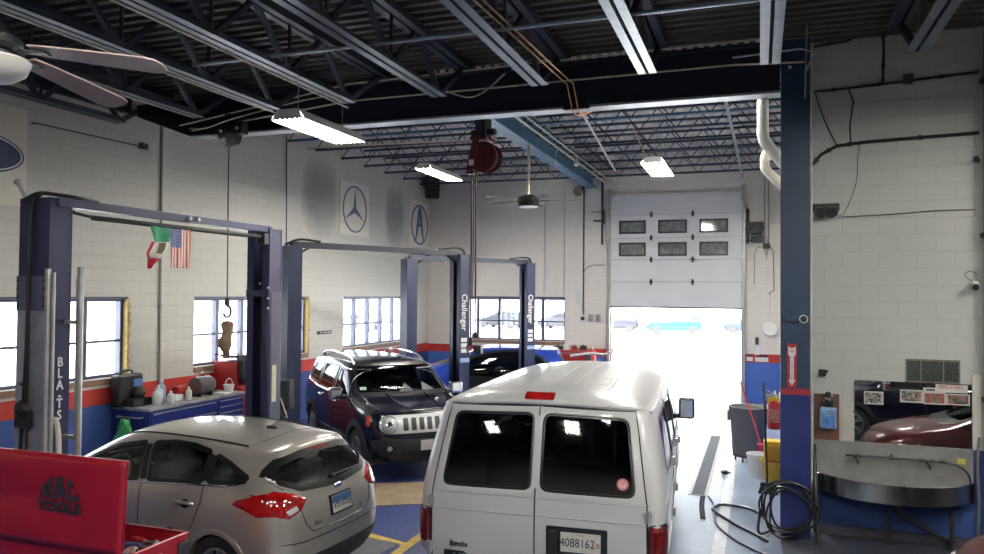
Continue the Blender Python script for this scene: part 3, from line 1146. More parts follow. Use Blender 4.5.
c.line('bumper_seam', 'B', [(-0.78, 0.62), (-0.6, 0.60), (0.6, 0.60), (0.78, 0.62)], 0.006, m_trim, 0)
# plate, badge, lettering
def on(c, axis, a, b_, off):
    p, n = c.hit(axis, a, b_)
    return p + n * off, n
p, n = on(c, 'B', 0, 0.825, 0.012)
right = Vector((0, -1, 0)); up = (n.cross(right) * -1).normalized()
up = right.cross(n) * -1
if up.z < 0: up = -up
def card(b, p, right, up, n, w, h, t):
    M = Matrix(((right.x, up.x, n.x, p.x), (right.y, up.y, n.y, p.y), (right.z, up.z, n.z, p.z), (0, 0, 0, 1)))
    b.box(-w / 2, -h / 2, -t, w / 2, h / 2, 0, M)
b = MB(); card(b, p, right, up, n, 0.345, 0.185, 0.03)
hold = b.build('plate_holder', m_trim, hb, bevel=0.006)
b = MB(); card(b, p + n * 0.003, right, up, n, 0.305, 0.150, 0.004)
pl = b.build('license_plate', m_plate, hold)
b = MB(); card(b, p + n * 0.0045 + up * 0.042, right, up, n, 0.30, 0.062, 0.002)
b.build('plate_band', mat('plate_blue', (0.05, 0.13, 0.30), 0.5), pl)
text('plate_number', 'V73 0723', 0.072, p + n * 0.006 - up * 0.018, right, up, m_ink, pl, 0.001, bold=0.001)
p, n = on(c, 'B', 0, 0.972, 0.006)
up = right.cross(n) * -1
if up.z < 0: up = -up
b = MB(); M = Matrix(((right.x, up.x, n.x, p.x), (right.y, up.y, n.y, p.y), (right.z, up.z, n.z, p.z), (0, 0, 0, 1)))
b.prism([(0.062 * math.cos(2 * PI * k / 24), 0.026 * math.sin(2 * PI * k / 24)) for k in range(24)], 0.012, M @ Matrix.Translation((0, 0, -0.008)))
bd = b.build('badge', m_chrome, hb, bevel=0.003)
b = MB(); b.prism([(0.054 * math.cos(2 * PI * k / 24), 0.020 * math.sin(2 * PI * k / 24)) for k in range(24)], 0.003, M @ Matrix.Translation((0, 0, 0.0035)))
b.build('badge_face', mat('badge_blue', (0.02, 0.05, 0.20), 0.3), bd)
text('badge_script', 'Ford', 0.030, p + n * 0.0075, right, up, m_chrome, bd, 0.0006, shear=0.3)
p, n = on(c, 'B', 0.36, 0.72, 0.003); up = Vector((0, 0, 1))
text('model_script', 'Focus', 0.055, p, right, up, m_chrome, hb, 0.002, shear=0.2)
p, n = on(c, 'B', -0.33, 0.72, 0.003)
text('trim_letters', 'SE', 0.05, p, right, up, m_chrome, hb, 0.002)
# wiper, brake lamp, aerial
b = MB(); P = [on(c, 'B', y, 1.065 + 0.05 * (0.1 - y) * 0, 0.018)[0] for y in (0.02, -0.1, -0.22, -0.34, -0.42)]
b.tube(P, 0.008, 6); b.ball(P[0], 0.022); b.build('rear_wiper', m_trim, hb, smooth=True)
c.patch('brake_lamp', 'B', [(-0.16, 1.315), (0.16, 1.315), (0.16, 1.328), (-0.16, 1.328)], m_redlens, off=0.006)
p, n = c.hit('T', 0.98, 0)
b = MB(); b.ball((p.x, p.y, p.z + 0.004), 0.05, s=(1.5, 0.75, 0.5))
a = b.build('aerial_base', m_trim, hb, smooth=True)
b = MB(); b.cyl((p.x, p.y, p.z + 0.02), (p.x - 0.30, p.y, p.z + 0.22), 0.004, 0.002, 6); b.build('aerial_rod', m_trim, a)
# door handles, mirrors, filler
for s in ('L', 'R'):
    for x in (1.24, 2.12):
        p, n = c.hit(s, x, 0.90)
        b = MB(); b.tube([c.hit(s, x + d, 0.90)[0] + n * e for d, e in ((-0.11, 0.005), (-0.08, 0.03), (0, 0.036), (0.08, 0.03), (0.11, 0.005))], 0.016, 8)
        h = b.build('door_handle', m_silver, hb, smooth=True)
        c.patch('handle_recess', s, [(x + 0.05 * math.cos(k * PI / 8), 0.89 + 0.04 * math.sin(k * PI / 8)) for k in range(16)], m_trim, off=0.002, parent=h, rings=2)
mirror_ear(hb, 2.92, 0.93, 0.95, m_silver); mirror_ear(hb, 2.92, -0.93, 0.95, m_silver)
c.arch(0.86, 0.33, 0.36, 0.02, m_silver); c.arch(3.50, 0.33, 0.36, 0.02, m_silver)
well(hb, 0.86, 0.33, 0.38, 0.55, 0.86); well(hb, 3.50, 0.33, 0.38, 0.55, 0.86)
for x in (0.86, 3.50):
    for y in (0.885, -0.885):
        wheel(hb, x, y, 0.325, 0.2, n=7)
for y in (0.36, -0.36):
    seat(hb, 1.98, y, 0.42, m_seat)
b = MB(); b.box(0.95, -0.62, 0.45, 1.42, 0.62, 0.62); rs = b.build('rear_bench', m_seat, hb, bevel=0.05)
b = MB(); M = Matrix.Translation((0.98, 0, 0.55)) @ Matrix.Rotation(R(-16), 4, 'Y'); b.box(-0.08, -0.62, 0, 0.06, 0.62, 0.55, M); b.build('bench_back', m_seat, rs, bevel=0.05)
for y in (-0.4, 0.4):
    b = MB(); b.box(-0.05, y - 0.12, 0.57, 0.05, y + 0.12, 0.72, M); b.build('headrest', m_seat, rs, bevel=0.03)
b = MB(); b.tube(ring_pts((2.72, 0.36, 0.92), 0.18, 24, 'yz'), 0.016, 6, closed=True); b.cyl((2.72, 0.36, 0.92), (2.95, 0.36, 0.86), 0.04, n=8)
b.build('steering_wheel', m_trim, hb, smooth=True)
b = MB(); b.box(2.85, -0.75, 0.55, 3.15, 0.75, 0.93); b.build('dashboard', m_int, hb, bevel=0.05)
# ---------------------------------------------------------------- white passenger van (rear towards the camera)
m_vanw = mat('van_white', (0.56, 0.56, 0.56), 0.30, 0, 0.02, 2, coat=0.5)
van = thing('passenger_van', 'white passenger van with dark tinted rear windows, seen from behind', 'van', (-1.745, 6.02, 0), R(94.2))
VN = [
 [(.12,0,.45),(.03,0,.5),(0,0,.8),(0,0,1.12),(.03,0,1.34),(.20,0,1.91),(.25,0,1.985),(.50,0,2.075)],
 [(.14,0,.45),(.035,.55,.5),(.008,.60,.8),(.008,.60,1.12),(.04,.59,1.34),(.21,.50,1.90),(.26,.50,1.975),(.56,0,2.085)],
 [(.16,0,.45),(.075,.90,.5),(.045,.93,.8),(.045,.93,1.12),(.075,.905,1.35),(.24,.765,1.885),(.29,.755,1.955),(.66,0,2.095)],
 [(.25,0,.45),(.17,.985,.5),(.14,1.015,.8),(.14,1.015,1.12),(.17,.99,1.36),(.33,.855,1.865),(.38,.825,1.935),(.80,0,2.10)],
 [(.55,0,.42),(.55,.985,.42),(.55,1.015,.8),(.55,1.02,1.12),(.55,1.0,1.36),(.62,.885,1.86),(.66,.83,1.945),(1.0,0,2.105)],
 [(1.4,0,.42),(1.4,.985,.42),(1.4,1.015,.8),(1.4,1.02,1.12),(1.4,1.0,1.36),(1.4,.89,1.86),(1.4,.83,1.95),(1.6,0,2.11)],
 [(2.4,0,.42),(2.4,.985,.42),(2.4,1.015,.8),(2.4,1.02,1.12),(2.4,1.0,1.36),(2.4,.89,1.86),(2.4,.83,1.95),(2.4,0,2.11)],
 [(3.3,0,.42),(3.3,.985,.42),(3.3,1.01,.8),(3.3,1.015,1.12),(3.3,1.0,1.36),(3.3,.89,1.85),(3.3,.83,1.94),(3.2,0,2.10)],
 [(3.95,0,.42),(3.95,.98,.42),(3.95,1.0,.8),(3.95,1.0,1.10),(3.95,.98,1.33),(3.75,.87,1.80),(3.70,.80,1.90),(3.60,0,2.05)],
 [(4.45,0,.42),(4.45,.97,.42),(4.45,.99,.8),(4.45,.99,1.05),(4.42,.95,1.18),(4.36,.89,1.24),(4.40,.70,1.28),(4.50,0,1.32)],
 [(4.9,0,.42),(4.9,.95,.42),(4.9,.97,.75),(4.9,.96,.95),(4.88,.9,1.06),(4.86,.8,1.12),(4.88,.6,1.15),(4.92,0,1.17)],
 [(5.2,0,.42),(5.25,.88,.42),(5.28,.90,.7),(5.26,.88,.88),(5.20,.82,.98),(5.16,.7,1.02),(5.17,.5,1.04),(5.2,0,1.06)],
 [(5.3,0,.42),(5.4,.5,.44),(5.44,.52,.68),(5.40,.52,.86),(5.34,.5,.95),(5.30,.45,.98),(5.30,.35,1.0),(5.32,0,1.02)],
 [(5.34,0,.42),(5.44,0,.44),(5.48,0,.68),(5.44,0,.86),(5.37,0,.95),(5.34,0,.98),(5.33,0,1.0),(5.33,0,1.02)]]
VN = [[(x, y + (0.03 if (j in (5, 6) and 2 < i < 8) else 0), z + (0.03 if (j == 6 and 2 < i < 9) else 0)) for j, (x, y, z) in enumerate(col)] for i, col in enumerate(VN)]
VN = [[(x if x < 0.7 else 0.7 + (x - 0.7) * 1.06, y * 1.05, z + 0.02 * max(0.0, (z - 1.5) / 0.6)) for x, y, z in col] for col in VN]
c = Car(van, VN, m_vanw, 4)
# left door is +y (image left), right door -y
WL = c.rounded([(0.042, 1.885), (0.745, 1.865), (0.815, 1.265), (0.042, 1.275)], 0.07)
WRr = [(-a, b) for a, b in WL]
SW = [c.rounded(p, 0.06) for p in ([(0.66, 1.34), (0.70, 1.80), (1.60, 1.82), (1.60, 1.34)], [(1.72, 1.34), (1.72, 1.82), (2.60, 1.82), (2.60, 1.34)], [(2.72, 1.32), (2.72, 1.81), (3.60, 1.76), (3.80, 1.50), (3.88, 1.30)])]
WSV = c.rounded([(-0.80, 1.36), (0.80, 1.36), (0.72, 1.80), (-0.72, 1.80)], 0.05)
for w in (WL, WRr):
    c.cut('B', w)
for s in ('L', 'R'):
    for w in SW:
        c.cut(s, w)
c.cut('F', WSV)
c.cut_arch(1.05, 0.37, 0.42); c.cut_arch(4.45, 0.37, 0.42)
c.finish()
for w in (WL, WRr):
    g = c.patch('rear_window', 'B', w, m_tint, off=-0.006)
    c.frame('window_seal', 'B', w, 0.007, m_trim, parent=g, off=0.003, inn=0.013)
    c.frame('window_recess', 'B', [(a * 1.0, b) for a, b in w], 0.05, m_vanw, parent=g, off=0.006, inn=-0.012)
for s in ('L', 'R'):
    for w in SW:
        g = c.patch('side_window', s, w, m_tint, off=-0.004)
        c.frame('window_seal', s, w, 0.014, m_trim, parent=g, off=0.003, inn=0.016)
g = c.patch('windscreen', 'F', WSV, m_carglass, off=-0.004)
c.frame('window_seal', 'F', WSV, 0.014, m_trim, parent=g, off=0.003, inn=0.016)
# rear doors: shut lines and creases
mb = MB()
c.line('door_seam', 'B', [(0, 1.95), (0, 1.0), (0, 0.52)], 0.006, m_trim, 0.0)
for s in (1, -1):
    c.line('door_seam', 'B', [(0.02 * s, 1.945), (0.80 * s, 1.925), (0.825 * s, 1.80), (0.91 * s, 1.2), (0.915 * s, 0.55)], 0.006, m_trim, 0.0)
m_crease = mat('van_crease', (0.44, 0.44, 0.44), 0.4)
m_shade = m_vanw
mb = MB()
for s in (1, -1):
    c.line('body_crease', 'B', [(0.02 * s, 1.075), (0.87 * s, 1.065)], 0.007, m_crease, 0.0)
    c.line('body_crease', 'B', [(0.02 * s, 1.215), (0.93 * s, 1.205)], 0.005, m_crease, 0.0)
for side in ('L', 'R'):
    c.line('body_crease', side, [(0.2, 1.20), (1.4, 1.20), (3.3, 1.20), (4.3, 1.13)], 0.007, m_crease, 0.0)
    c.line('body_crease', side, [(0.2, 1.06), (1.4, 1.06), (3.3, 1.06)], 0.006, m_crease, 0.0)
# roof gutter and roof ribs
mb = MB()
P = [c.hit('B', y, 1.968 - 0.03 * (abs(y) / 0.80) ** 2)[0] + Vector((-0.004, 0, 0)) for y in [-0.80 + 1.60 * k / 24 for k in range(25)]]
L_ = [c.hit('L', x, 1.90)[0] for x in (0.45, 0.7, 1.4, 2.0, 2.6, 3.3)]
R_ = [c.hit('R', x, 1.90)[0] for x in (0.45, 0.7, 1.4, 2.0, 2.6, 3.3)]
mb.tube(list(reversed(R_)) + P + L_, 0.017, 6)
mb.build('roof_gutter', m_vanw, van, smooth=True)
mb = MB()
P2 = [p + Vector((-0.006, 0, -0.022)) for p in P]
mb.tube(P2, 0.008, 6); mb.build('gutter_seam', m_trim, van)
mb = MB()
for y in (-0.62, -0.52, -0.34, -0.20, 0.0, 0.20, 0.42, 0.62):
    mb = MB(); mb.tube([c.hit('T', x, y)[0] for x in [0.75 + k * 0.2 for k in range(14)]], 0.006, 6); mb.build('roof_rib', m_vanw, van, smooth=True)
mb = MB()
for y0 in (-0.62, -0.48):
    for q in ([(1.0, y0), (1.5, y0), (1.5, y0 + 0.09), (1.0, y0 + 0.09), (1.0, y0)],):
        mb = MB(); mb.tube([c.hit('T', a, b_)[0] for a, b_ in q], 0.004, 5); mb.build('roof_panel', m_vanw, van)
c.patch('brake_lamp', 'B', c.rounded([(-0.11, 1.99), (-0.11, 2.035), (0.15, 2.035), (0.15, 1.99)], 0.01), m_redlens, off=0.012, rings=3)
# tail lamps wrap the corners
for s in (1, -1):
    P = c.rounded([(s * 0.925, 1.045), (s * 0.925, 0.685), (s * 1.045, 0.685), (s * 1.045, 1.045)], 0.02)
    t = c.patch('tail_lamp', 'B', P, m_darkred, off=0.008, bulge=0.012)
    c.frame('lamp_bezel', 'B', P, 0.012, m_trim, parent=t, off=0.008)
    c.patch('lamp_wing', 'L' if s > 0 else 'R', [(0.10, 0.69), (0.10, 1.04), (0.24, 1.04), (0.24, 0.69)], m_darkred, off=0.010, bulge=0.008, parent=t)
    c.patch('reverse_lens', 'B', [(s * 0.935, 0.69), (s * 1.03, 0.69), (s * 1.03, 0.77), (s * 0.935, 0.77)], m_clear, off=0.022, parent=t, rings=3)
# hinges
for s in (1, -1):
    for z in (1.12, 0.72):
        p, n = c.hit('B', s * 0.92, z)
        b = MB(); b.cyl(p + n * 0.012 + Vector((0, 0, -0.055)), p + n * 0.012 + Vector((0, 0, 0.055)), 0.013, n=8)
        b.box(p.x - 0.015, p.y - 0.03, p.z - 0.04, p.x + 0.01, p.y + 0.03, p.z + 0.04)
        b.build('hinge', m_galv, van, bevel=0.003)
# handle and plate panel on the right door
q = c.rounded([(-0.10, 1.005), (-0.10, 0.66), (-0.60, 0.66), (-0.60, 1.0)], 0.015)
hp = c.patch('handle_panel', 'B', q, m_trim, off=0.006)
b = MB()
p, n = c.hit('B', -0.16, 0.86)
b.box(p.x - 0.035, p.y - 0.035, 0.74, p.x - 0.005, p.y + 0.035, 0.97); b.build('door_handle', m_black, hp, bevel=0.008)
p, n = c.hit('B', -0.385, 0.885)
right, up, n = Vector((0, -1, 0)), Vector((0, 0, 1)), Vector((-1, 0, 0))
b = MB(); card(b, p + n * 0.018, right, up, n, 0.325, 0.155, 0.012)
pl = b.build('license_plate', m_plate, hp)
text('plate_number', '4088162', 0.098, p + n * 0.019 + Vector((0, 0.025, -0.004)), right, up, m_ink, pl, 0.001, sx=0.84)
text('plate_letter', 'B', 0.055, p + n * 0.019 + Vector((0, -0.142, -0.012)), right, up, mat('ink_red', (0.35, 0.06, 0.05), 0.6), pl, 0.001)
text('plate_state', 'Illinois', 0.024, p + n * 0.019 + Vector((0, 0, 0.062)), right, up, mat('ink_red', (0.35, 0.06, 0.05), 0.6), pl, 0.001)
# badges on the left door
p, n_ = c.hit('B', 0.66, 0.775)
text('badge_script', 'Econoline', 0.065, p + n * 0.002, right, Vector((0, 0, 1)), m_trim, van, 0.004, shear=0.25, sx=0.62, bold=0.002)
b = MB(); p, n_ = c.hit('B', 0.64, 0.675); card(b, p + n * 0.006, right, up, n, 0.30, 0.085, 0.008); bp_ = b.build('badge_plate', m_trim, van)
text('badge_letters', 'E-350', 0.06, p + n * 0.0075, right, up, m_chrome, bp_, 0.001)
# round sticker in the right window
p, n_ = c.hit('B', -0.715, 1.365)
b = MB(); M = Matrix.Translation(p + n_ * 0.004) @ n_.to_track_quat('Z', 'Y').to_matrix().to_4x4()
b.lathe([(0.048, -0.001), (0.048, 0.002)], M, 24)
st = b.build('round_sticker', mat('sticker_red', (0.50, 0.12, 0.12), 0.5), van)
b = MB(); b.lathe([(0.036, 0.0021), (0.036, 0.003)], M, 24); b.build('sticker_face', mat('sticker_pink', (0.55, 0.30, 0.30), 0.5, 0, 0.5, 60), st)
# bumper, wheels, mirrors
b = MB(); b.box(-0.16, -0.98, 0.42, 0.10, 0.98, 0.60); b.build('rear_bumper', m_chrome, van, bevel=0.05, seg=3)
b = MB(); b.box(5.42, -0.95, 0.42, 5.58, 0.95, 0.62); b.build('front_bumper', m_chrome, van, bevel=0.05, seg=3)
c.arch(1.05, 0.37, 0.42, 0.03, m_vanw); c.arch(4.45, 0.37, 0.42, 0.03, m_vanw)
well(van, 1.05, 0.37, 0.44, 0.6, 0.95); well(van, 4.45, 0.37, 0.44, 0.6, 0.95)
for x in (1.05, 4.45):
    for y in (0.98, -0.98):
        wheel(van, x, y, 0.37, 0.24, 'disc', m_galv)
mirror_ear(van, 3.98, 1.06, 1.31, m_black, (0.13, 0.20, 0.27)); mirror_ear(van, 3.98, -1.06, 1.31, m_black, (0.13, 0.20, 0.27))
for s in ('R',):
    for x, z in ((0.5, 1.30), (0.55, 0.9)):
        p, n = c.hit(s, x, z)
mb = MB()
for side in ('L', 'R'):
    c.line('door_seam', side, [(2.66, 1.86), (2.66, 0.5)], 0.006, m_trim, 0)
    c.line('door_seam', side, [(3.90, 1.30), (3.9, 0.6)], 0.006, m_trim, 0)
    c.line('door_seam', side, [(1.66, 1.86), (1.66, 0.5)], 0.006, m_trim, 0)
for x, z in ((1.66, 1.25), (1.66, 0.75), (2.66, 1.25), (2.66, 0.75), (3.9, 1.05)):
    p, n = c.hit('R', x, z)
    b = MB(); b.box(p.x - 0.04, p.y - 0.03, z - 0.04, p.x + 0.04, p.y + 0.005, z + 0.04); b.build('side_hinge', m_galv, van, bevel=0.005)
for x in (1.3, 2.2, 3.1):
    b = MB(); b.box(x, -0.75, 0.55, x + 0.45, 0.75, 0.75); s_ = b.build('bench_seat', m_int, van, bevel=0.04)
    b = MB(); M = Matrix.Translation((x, 0, 0.7)) @ Matrix.Rotation(R(-10), 4, 'Y'); b.box(-0.06, -0.75, 0, 0.06, 0.75, 0.60, M); b.build('bench_back', m_int, s_, bevel=0.04)
# ---------------------------------------------------------------- black compact SUV facing the camera
m_blackp = mat('black_paint', (0.009, 0.010, 0.022), 0.15, 0.0, 0.1, 3, coat=0.3, spec=0.4)
m_screen = glass_mat('screen_glass', (0.42, 0.46, 0.45), 0.02, 0.03)
SN = [
 [(.2,0,.27),(.05,0,.29),(0,0,.6),(.02,0,.9),(.05,0,1.1),(.15,0,1.54),(.2,0,1.615),(.4,0,1.65)],
 [(.22,0,.27),(.06,.5,.29),(.01,.55,.6),(.03,.55,.9),(.06,.55,1.1),(.17,.46,1.53),(.22,.44,1.61),(.5,0,1.655)],
 [(.25,0,.27),(.12,.76,.29),(.08,.82,.6),(.09,.82,.9),(.13,.80,1.1),(.25,.66,1.51),(.32,.62,1.59),(.6,0,1.66)],
 [(.35,0,.26),(.3,.86,.28),(.27,.90,.6),(.27,.90,.9),(.32,.875,1.11),(.42,.74,1.50),(.48,.67,1.59),(.75,0,1.665)],
 [(.8,0,.26),(.8,.87,.26),(.8,.90,.6),(.8,.905,.93),(.8,.88,1.12),(.8,.755,1.52),(.85,.68,1.61),(1.0,0,1.68)],
 [(1.5,0,.26),(1.5,.87,.26),(1.5,.90,.6),(1.5,.905,.93),(1.5,.88,1.11),(1.5,.76,1.54),(1.5,.68,1.625),(1.5,0,1.685)],
 [(2.2,0,.26),(2.2,.87,.26),(2.2,.90,.6),(2.2,.905,.93),(2.2,.88,1.09),(2.2,.755,1.54),(2.2,.67,1.62),(2.1,0,1.675)],
 [(2.75,0,.26),(2.75,.87,.26),(2.75,.90,.6),(2.75,.905,.93),(2.72,.88,1.08),(2.60,.74,1.49),(2.57,.65,1.575),(2.55,0,1.635)],
 [(3.12,0,.26),(3.12,.87,.26),(3.12,.90,.6),(3.12,.905,.93),(3.12,.87,1.06),(2.95,.82,1.10),(2.96,.64,1.125),(3.0,0,1.145)],
 [(3.5,0,.26),(3.5,.87,.26),(3.5,.90,.6),(3.5,.90,.92),(3.5,.86,1.02),(3.5,.78,1.06),(3.5,.56,1.09),(3.5,0,1.11)],
 [(3.93,0,.26),(3.93,.83,.26),(3.95,.88,.6),(3.94,.875,.88),(3.92,.84,.97),(3.92,.74,1.015),(3.92,.54,1.04),(3.93,0,1.06)],
 [(4.05,0,.26),(4.09,.68,.27),(4.14,.72,.58),(4.09,.71,.86),(4.06,.69,.955),(4.04,.63,.985),(4.05,.42,1.01),(4.06,0,1.03)],
 [(4.05,0,.26),(4.15,.35,.27),(4.21,.36,.58),(4.14,.36,.86),(4.11,.36,.95),(4.08,.33,.98),(4.08,.22,1.0),(4.08,0,1.02)],
 [(4.06,0,.26),(4.17,0,.27),(4.23,0,.58),(4.15,0,.86),(4.12,0,.95),(4.09,0,.98),(4.085,0,.997),(4.08,0,1.01)]]
def build_suv(root, full=True):
    c = Car(root, SN, m_blackp, 4)
    side = [c.rounded(p, 0.05) for p in ([(2.90, 1.10), (2.60, 1.45), (2.18, 1.50), (2.16, 1.10)], [(2.06, 1.10), (2.06, 1.51), (1.32, 1.51), (1.26, 1.12)], [(1.16, 1.14), (1.22, 1.49), (0.72, 1.46), (0.56, 1.18)])]
    WS = c.rounded([(-0.74, 1.15), (0.74, 1.15), (0.63, 1.555), (-0.63, 1.555)], 0.06)
    RG = c.rounded([(-0.6, 1.14), (0.6, 1.14), (0.52, 1.50), (-0.52, 1.50)], 0.06)
    for s in ('L', 'R'):
        for w in side:
            c.cut(s, w)
    c.cut('F', WS); c.cut('B', RG)
    c.cut_arch(0.85, 0.36, 0.40); c.cut_arch(3.42, 0.36, 0.40)
    c.finish()
    for s in ('L', 'R'):
        for w in side:
            g = c.patch('side_window', s, w, m_tint, off=-0.004)
            c.frame('window_trim', s, w, 0.022, m_trim, parent=g, off=0.004, inn=0.016)
        sg = 1 if s == 'L' else -1
        P = [(2.98, 1.075), (2.2, 1.085), (1.2, 1.095), (0.55, 1.15), (0.50, 1.25), (0.62, 1.50)]
        c.line('chrome_strip', s, P, 0.014, m_chrome, 0.004)
        c.line('chrome_strip', s, [(2.93, 1.10), (2.63, 1.48), (2.1, 1.535), (1.3, 1.545), (0.7, 1.50)], 0.010, m_chrome, 0.004)
        c.line('door_seam', s, [(2.11, 1.50), (2.11, 0.5)], 0.006, m_trim, 0)
        c.line('door_seam', s, [(3.02, 1.05), (2.98, 0.8), (2.96, 0.5)], 0.006, m_trim, 0)
        c.line('door_seam', s, [(1.22, 1.10), (1.20, 0.85), (1.05, 0.7)], 0.006, m_trim, 0)
        for x in (1.42, 2.30):
            b = MB(); b.tube([c.hit(s, x + d, 0.98)[0] + c.hit(s, x + d, 0.98)[1] * e for d, e in ((-0.10, 0.004), (-0.07, 0.03), (0, 0.036), (0.07, 0.03), (0.10, 0.004))], 0.016, 8)
            b.build('door_handle', m_chrome, root, smooth=True)
        c.patch('side_cladding', s, [(1.30, 0.36), (1.30, 0.50), (2.98, 0.50), (2.98, 0.36)], m_clad, off=0.015, rings=3)
        # roof rail
        y = 0.60 * sg
        P = [c.hit('T', x, y)[0] + Vector((0, 0, e)) for x, e in ((0.50, 0.0), (0.62, 0.05), (0.9, 0.075), (1.3, 0.085), (1.7, 0.08), (2.0, 0.07), (2.28, 0.045), (2.45, 0.0))]
        b = MB(); b.tube(spline(P, 4), 0.022, 8); b.build('roof_rail', m_chrome, root, smooth=True)
        # orange side lamp on the front corner
        c.patch('side_lamp', s, c.rounded([(3.84, 0.80), (3.84, 0.95), (3.91, 0.95), (3.93, 0.80)], 0.02), m_orange, off=0.008, rings=3)
        t = c.patch('tail_lamp', 'B', c.rounded([(sg * 0.62, 0.85), (sg * 0.62, 1.08), (sg * 0.80, 1.08), (sg * 0.80, 0.85)], 0.03), m_redlens, off=0.008, rings=3)
    g = c.patch('windscreen', 'F', WS, m_screen, off=-0.004)
    c.frame('window_trim', 'F', WS, 0.03, m_trim, parent=g, off=0.004, inn=0.02)
    g = c.patch('rear_window', 'B', RG, m_tint, off=-0.004)
    c.frame('window_trim', 'B', RG, 0.02, m_trim, parent=g, off=0.004, inn=0.02)
    # pale grille band with round lamps at both ends
    gp = []
    for k in range(9):
        a = PI / 2 + PI * k / 8
        gp.append((-0.60 + 0.135 * math.cos(a), 0.83 + 0.128 * math.sin(a)))
    for k in range(9):
        a = -PI / 2 + PI * k / 8
        gp.append((0.60 + 0.135 * math.cos(a), 0.83 + 0.128 * math.sin(a)))
    m_gr = mat('grille_silver', (0.60, 0.60, 0.60), 0.3, 0.3, 0.03)
    gr = c.patch('grille', 'F', gp, m_gr, off=0.014, rings=10)
    for k in range(7):
        y = (k - 3) * 0.122
        q = c.rounded([(y - 0.038, 0.74), (y + 0.038, 0.74), (y + 0.038, 0.915), (y - 0.038, 0.915)], 0.02)
        c.patch('grille_slot', 'F', q, m_trim, off=0.018, parent=gr, rings=2)
    for s in (1, -1):
        cc = [(s * 0.60 + 0.105 * math.cos(2 * PI * k / 24), 0.832 + 0.105 * math.sin(2 * PI * k / 24)) for k in range(24)]
        h = c.patch('headlamp', 'F', cc, m_clear, off=0.020, bulge=0.03, parent=None)
        c.frame('headlamp_ring', 'F', cc, 0.014, m_chrome, parent=h, off=0.022)
        c.patch('headlamp_bulb', 'F', [(s * 0.60 + 0.04 * math.cos(2 * PI * k / 12), 0.832 + 0.04 * math.sin(2 * PI * k / 12)) for k in range(12)], m_chrome, off=0.052, parent=h, rings=2)
        fo = [(s * 0.60 + 0.10 * math.cos(2 * PI * k / 20), 0.50 + 0.055 * math.sin(2 * PI * k / 20)) for k in range(20)]
        fz = c.patch('fog_recess', 'F', fo, m_trim, off=0.020, rings=2)
        c.patch('fog_lamp', 'F', [(s * 0.60 + 0.035 * math.cos(2 * PI * k / 12), 0.50 + 0.035 * math.sin(2 * PI * k / 12)) for k in range(12)], m_clear, off=0.026, parent=fz, rings=2)
    bp = c.patch('bumper_cladding', 'F', [(-0.78, 0.28), (0.78, 0.28), (0.83, 0.58), (0.66, 0.655), (0.42, 0.62), (-0.42, 0.62), (-0.66, 0.655), (-0.83, 0.60)], m_clad, off=0.014, rings=8)
    c.patch('lower_grille', 'F', c.rounded([(-0.42, 0.36), (0.42, 0.36), (0.44, 0.46), (-0.44, 0.46)], 0.03), m_trim, off=0.018, parent=bp, rings=3)
    p, n = c.hit('F', 0, 0.55)
    b = MB(); b.box(p.x + 0.014, -0.155, 0.455, p.x + 0.026, 0.155, 0.60)
    pl = b.build('license_plate', m_plate, root)
    # bonnet seam and bulge lines, wipers
    mb = MB()
    for s in (1, -1):
        mb.tube([c.hit('T', x, s * y)[0] for x, y in ((3.06, 0.70), (3.5, 0.70), (3.9, 0.66), (4.03, 0.60))], 0.007, 5)
    mb.tube([c.hit('T', 4.045, y)[0] for y in [-0.6 + 0.1 * k for k in range(13)]], 0.007, 5)
    mb.build('bonnet_seam', m_trim, root)
    mb = MB()
    for s in (1, -1):
        mb = MB(); mb.tube([c.hit('T', x, s * y)[0] + Vector((0, 0, 0.004)) for x, y in ((3.15, 0.32), (3.5, 0.30), (3.95, 0.26))], 0.014, 6); mb.build('bonnet_ridge', m_blackp, root, smooth=True)
    for y0, y1 in ((0.55, 0.0), (0.0, -0.5)):
        b = MB()
        P = [c.hit('F', y0 + (y1 - y0) * t, 1.15 + 0.05 * t)[0] + Vector((0.012, 0, 0.006)) for t in (0, 0.25, 0.5, 0.75, 1)]
        b.tube(P, 0.009, 5); b.build('wiper', m_trim, root)
    c.arch(0.85, 0.36, 0.40, 0.07, m_clad); c.arch(3.42, 0.36, 0.40, 0.07, m_clad)
    well(root, 0.85, 0.36, 0.43, 0.55, 0.85); well(root, 3.42, 0.36, 0.43, 0.55, 0.85)
    for x in (0.85, 3.42):
        for y in (0.89, -0.89):
            wheel(root, x, y, 0.35, 0.22, n=5)
    mirror_ear(root, 2.82, 0.92, 1.06, m_chrome, (0.14, 0.22, 0.19)); mirror_ear(root, 2.82, -0.92, 1.06, m_chrome, (0.14, 0.22, 0.19))
    for y in (0.37, -0.37):
        seat(root, 1.9, y, 0.55, m_int)
    b = MB(); b.box(2.55, -0.72, 0.6, 3.02, 0.72, 1.06); dsh = b.build('dashboard', m_int, root, bevel=0.06)
    b = MB(); b.tube(ring_pts((2.45, 0.37, 1.05), 0.18, 24, 'yz'), 0.015, 6, closed=True); b.build('steering_wheel', m_trim, root)
    b = MB(); b.box(0.9, -0.65, 0.6, 1.35, 0.65, 0.75); b.box(0.85, -0.65, 0.7, 1.0, 0.65, 1.25); b.build('rear_bench', m_int, root, bevel=0.05)
    return c
suv = thing('compact_suv', 'black compact SUV with silver slotted grille and round lamps facing the camera', 'car', (0, 0, 0), 0)
def place_by_nose(o, nose, deg, L, z=0.0):
    h = R(deg)
    o.location = (nose[0] - L * math.cos(h), nose[1] - L * math.sin(h), z)
    o.rotation_euler = (0, 0, h)
cs = build_suv(suv)
suv.location = (-8.06, 13.81, 0); suv.rotation_euler = (0, 0, R(-43)); suv.scale = (1.06, 1.06, 1.06)
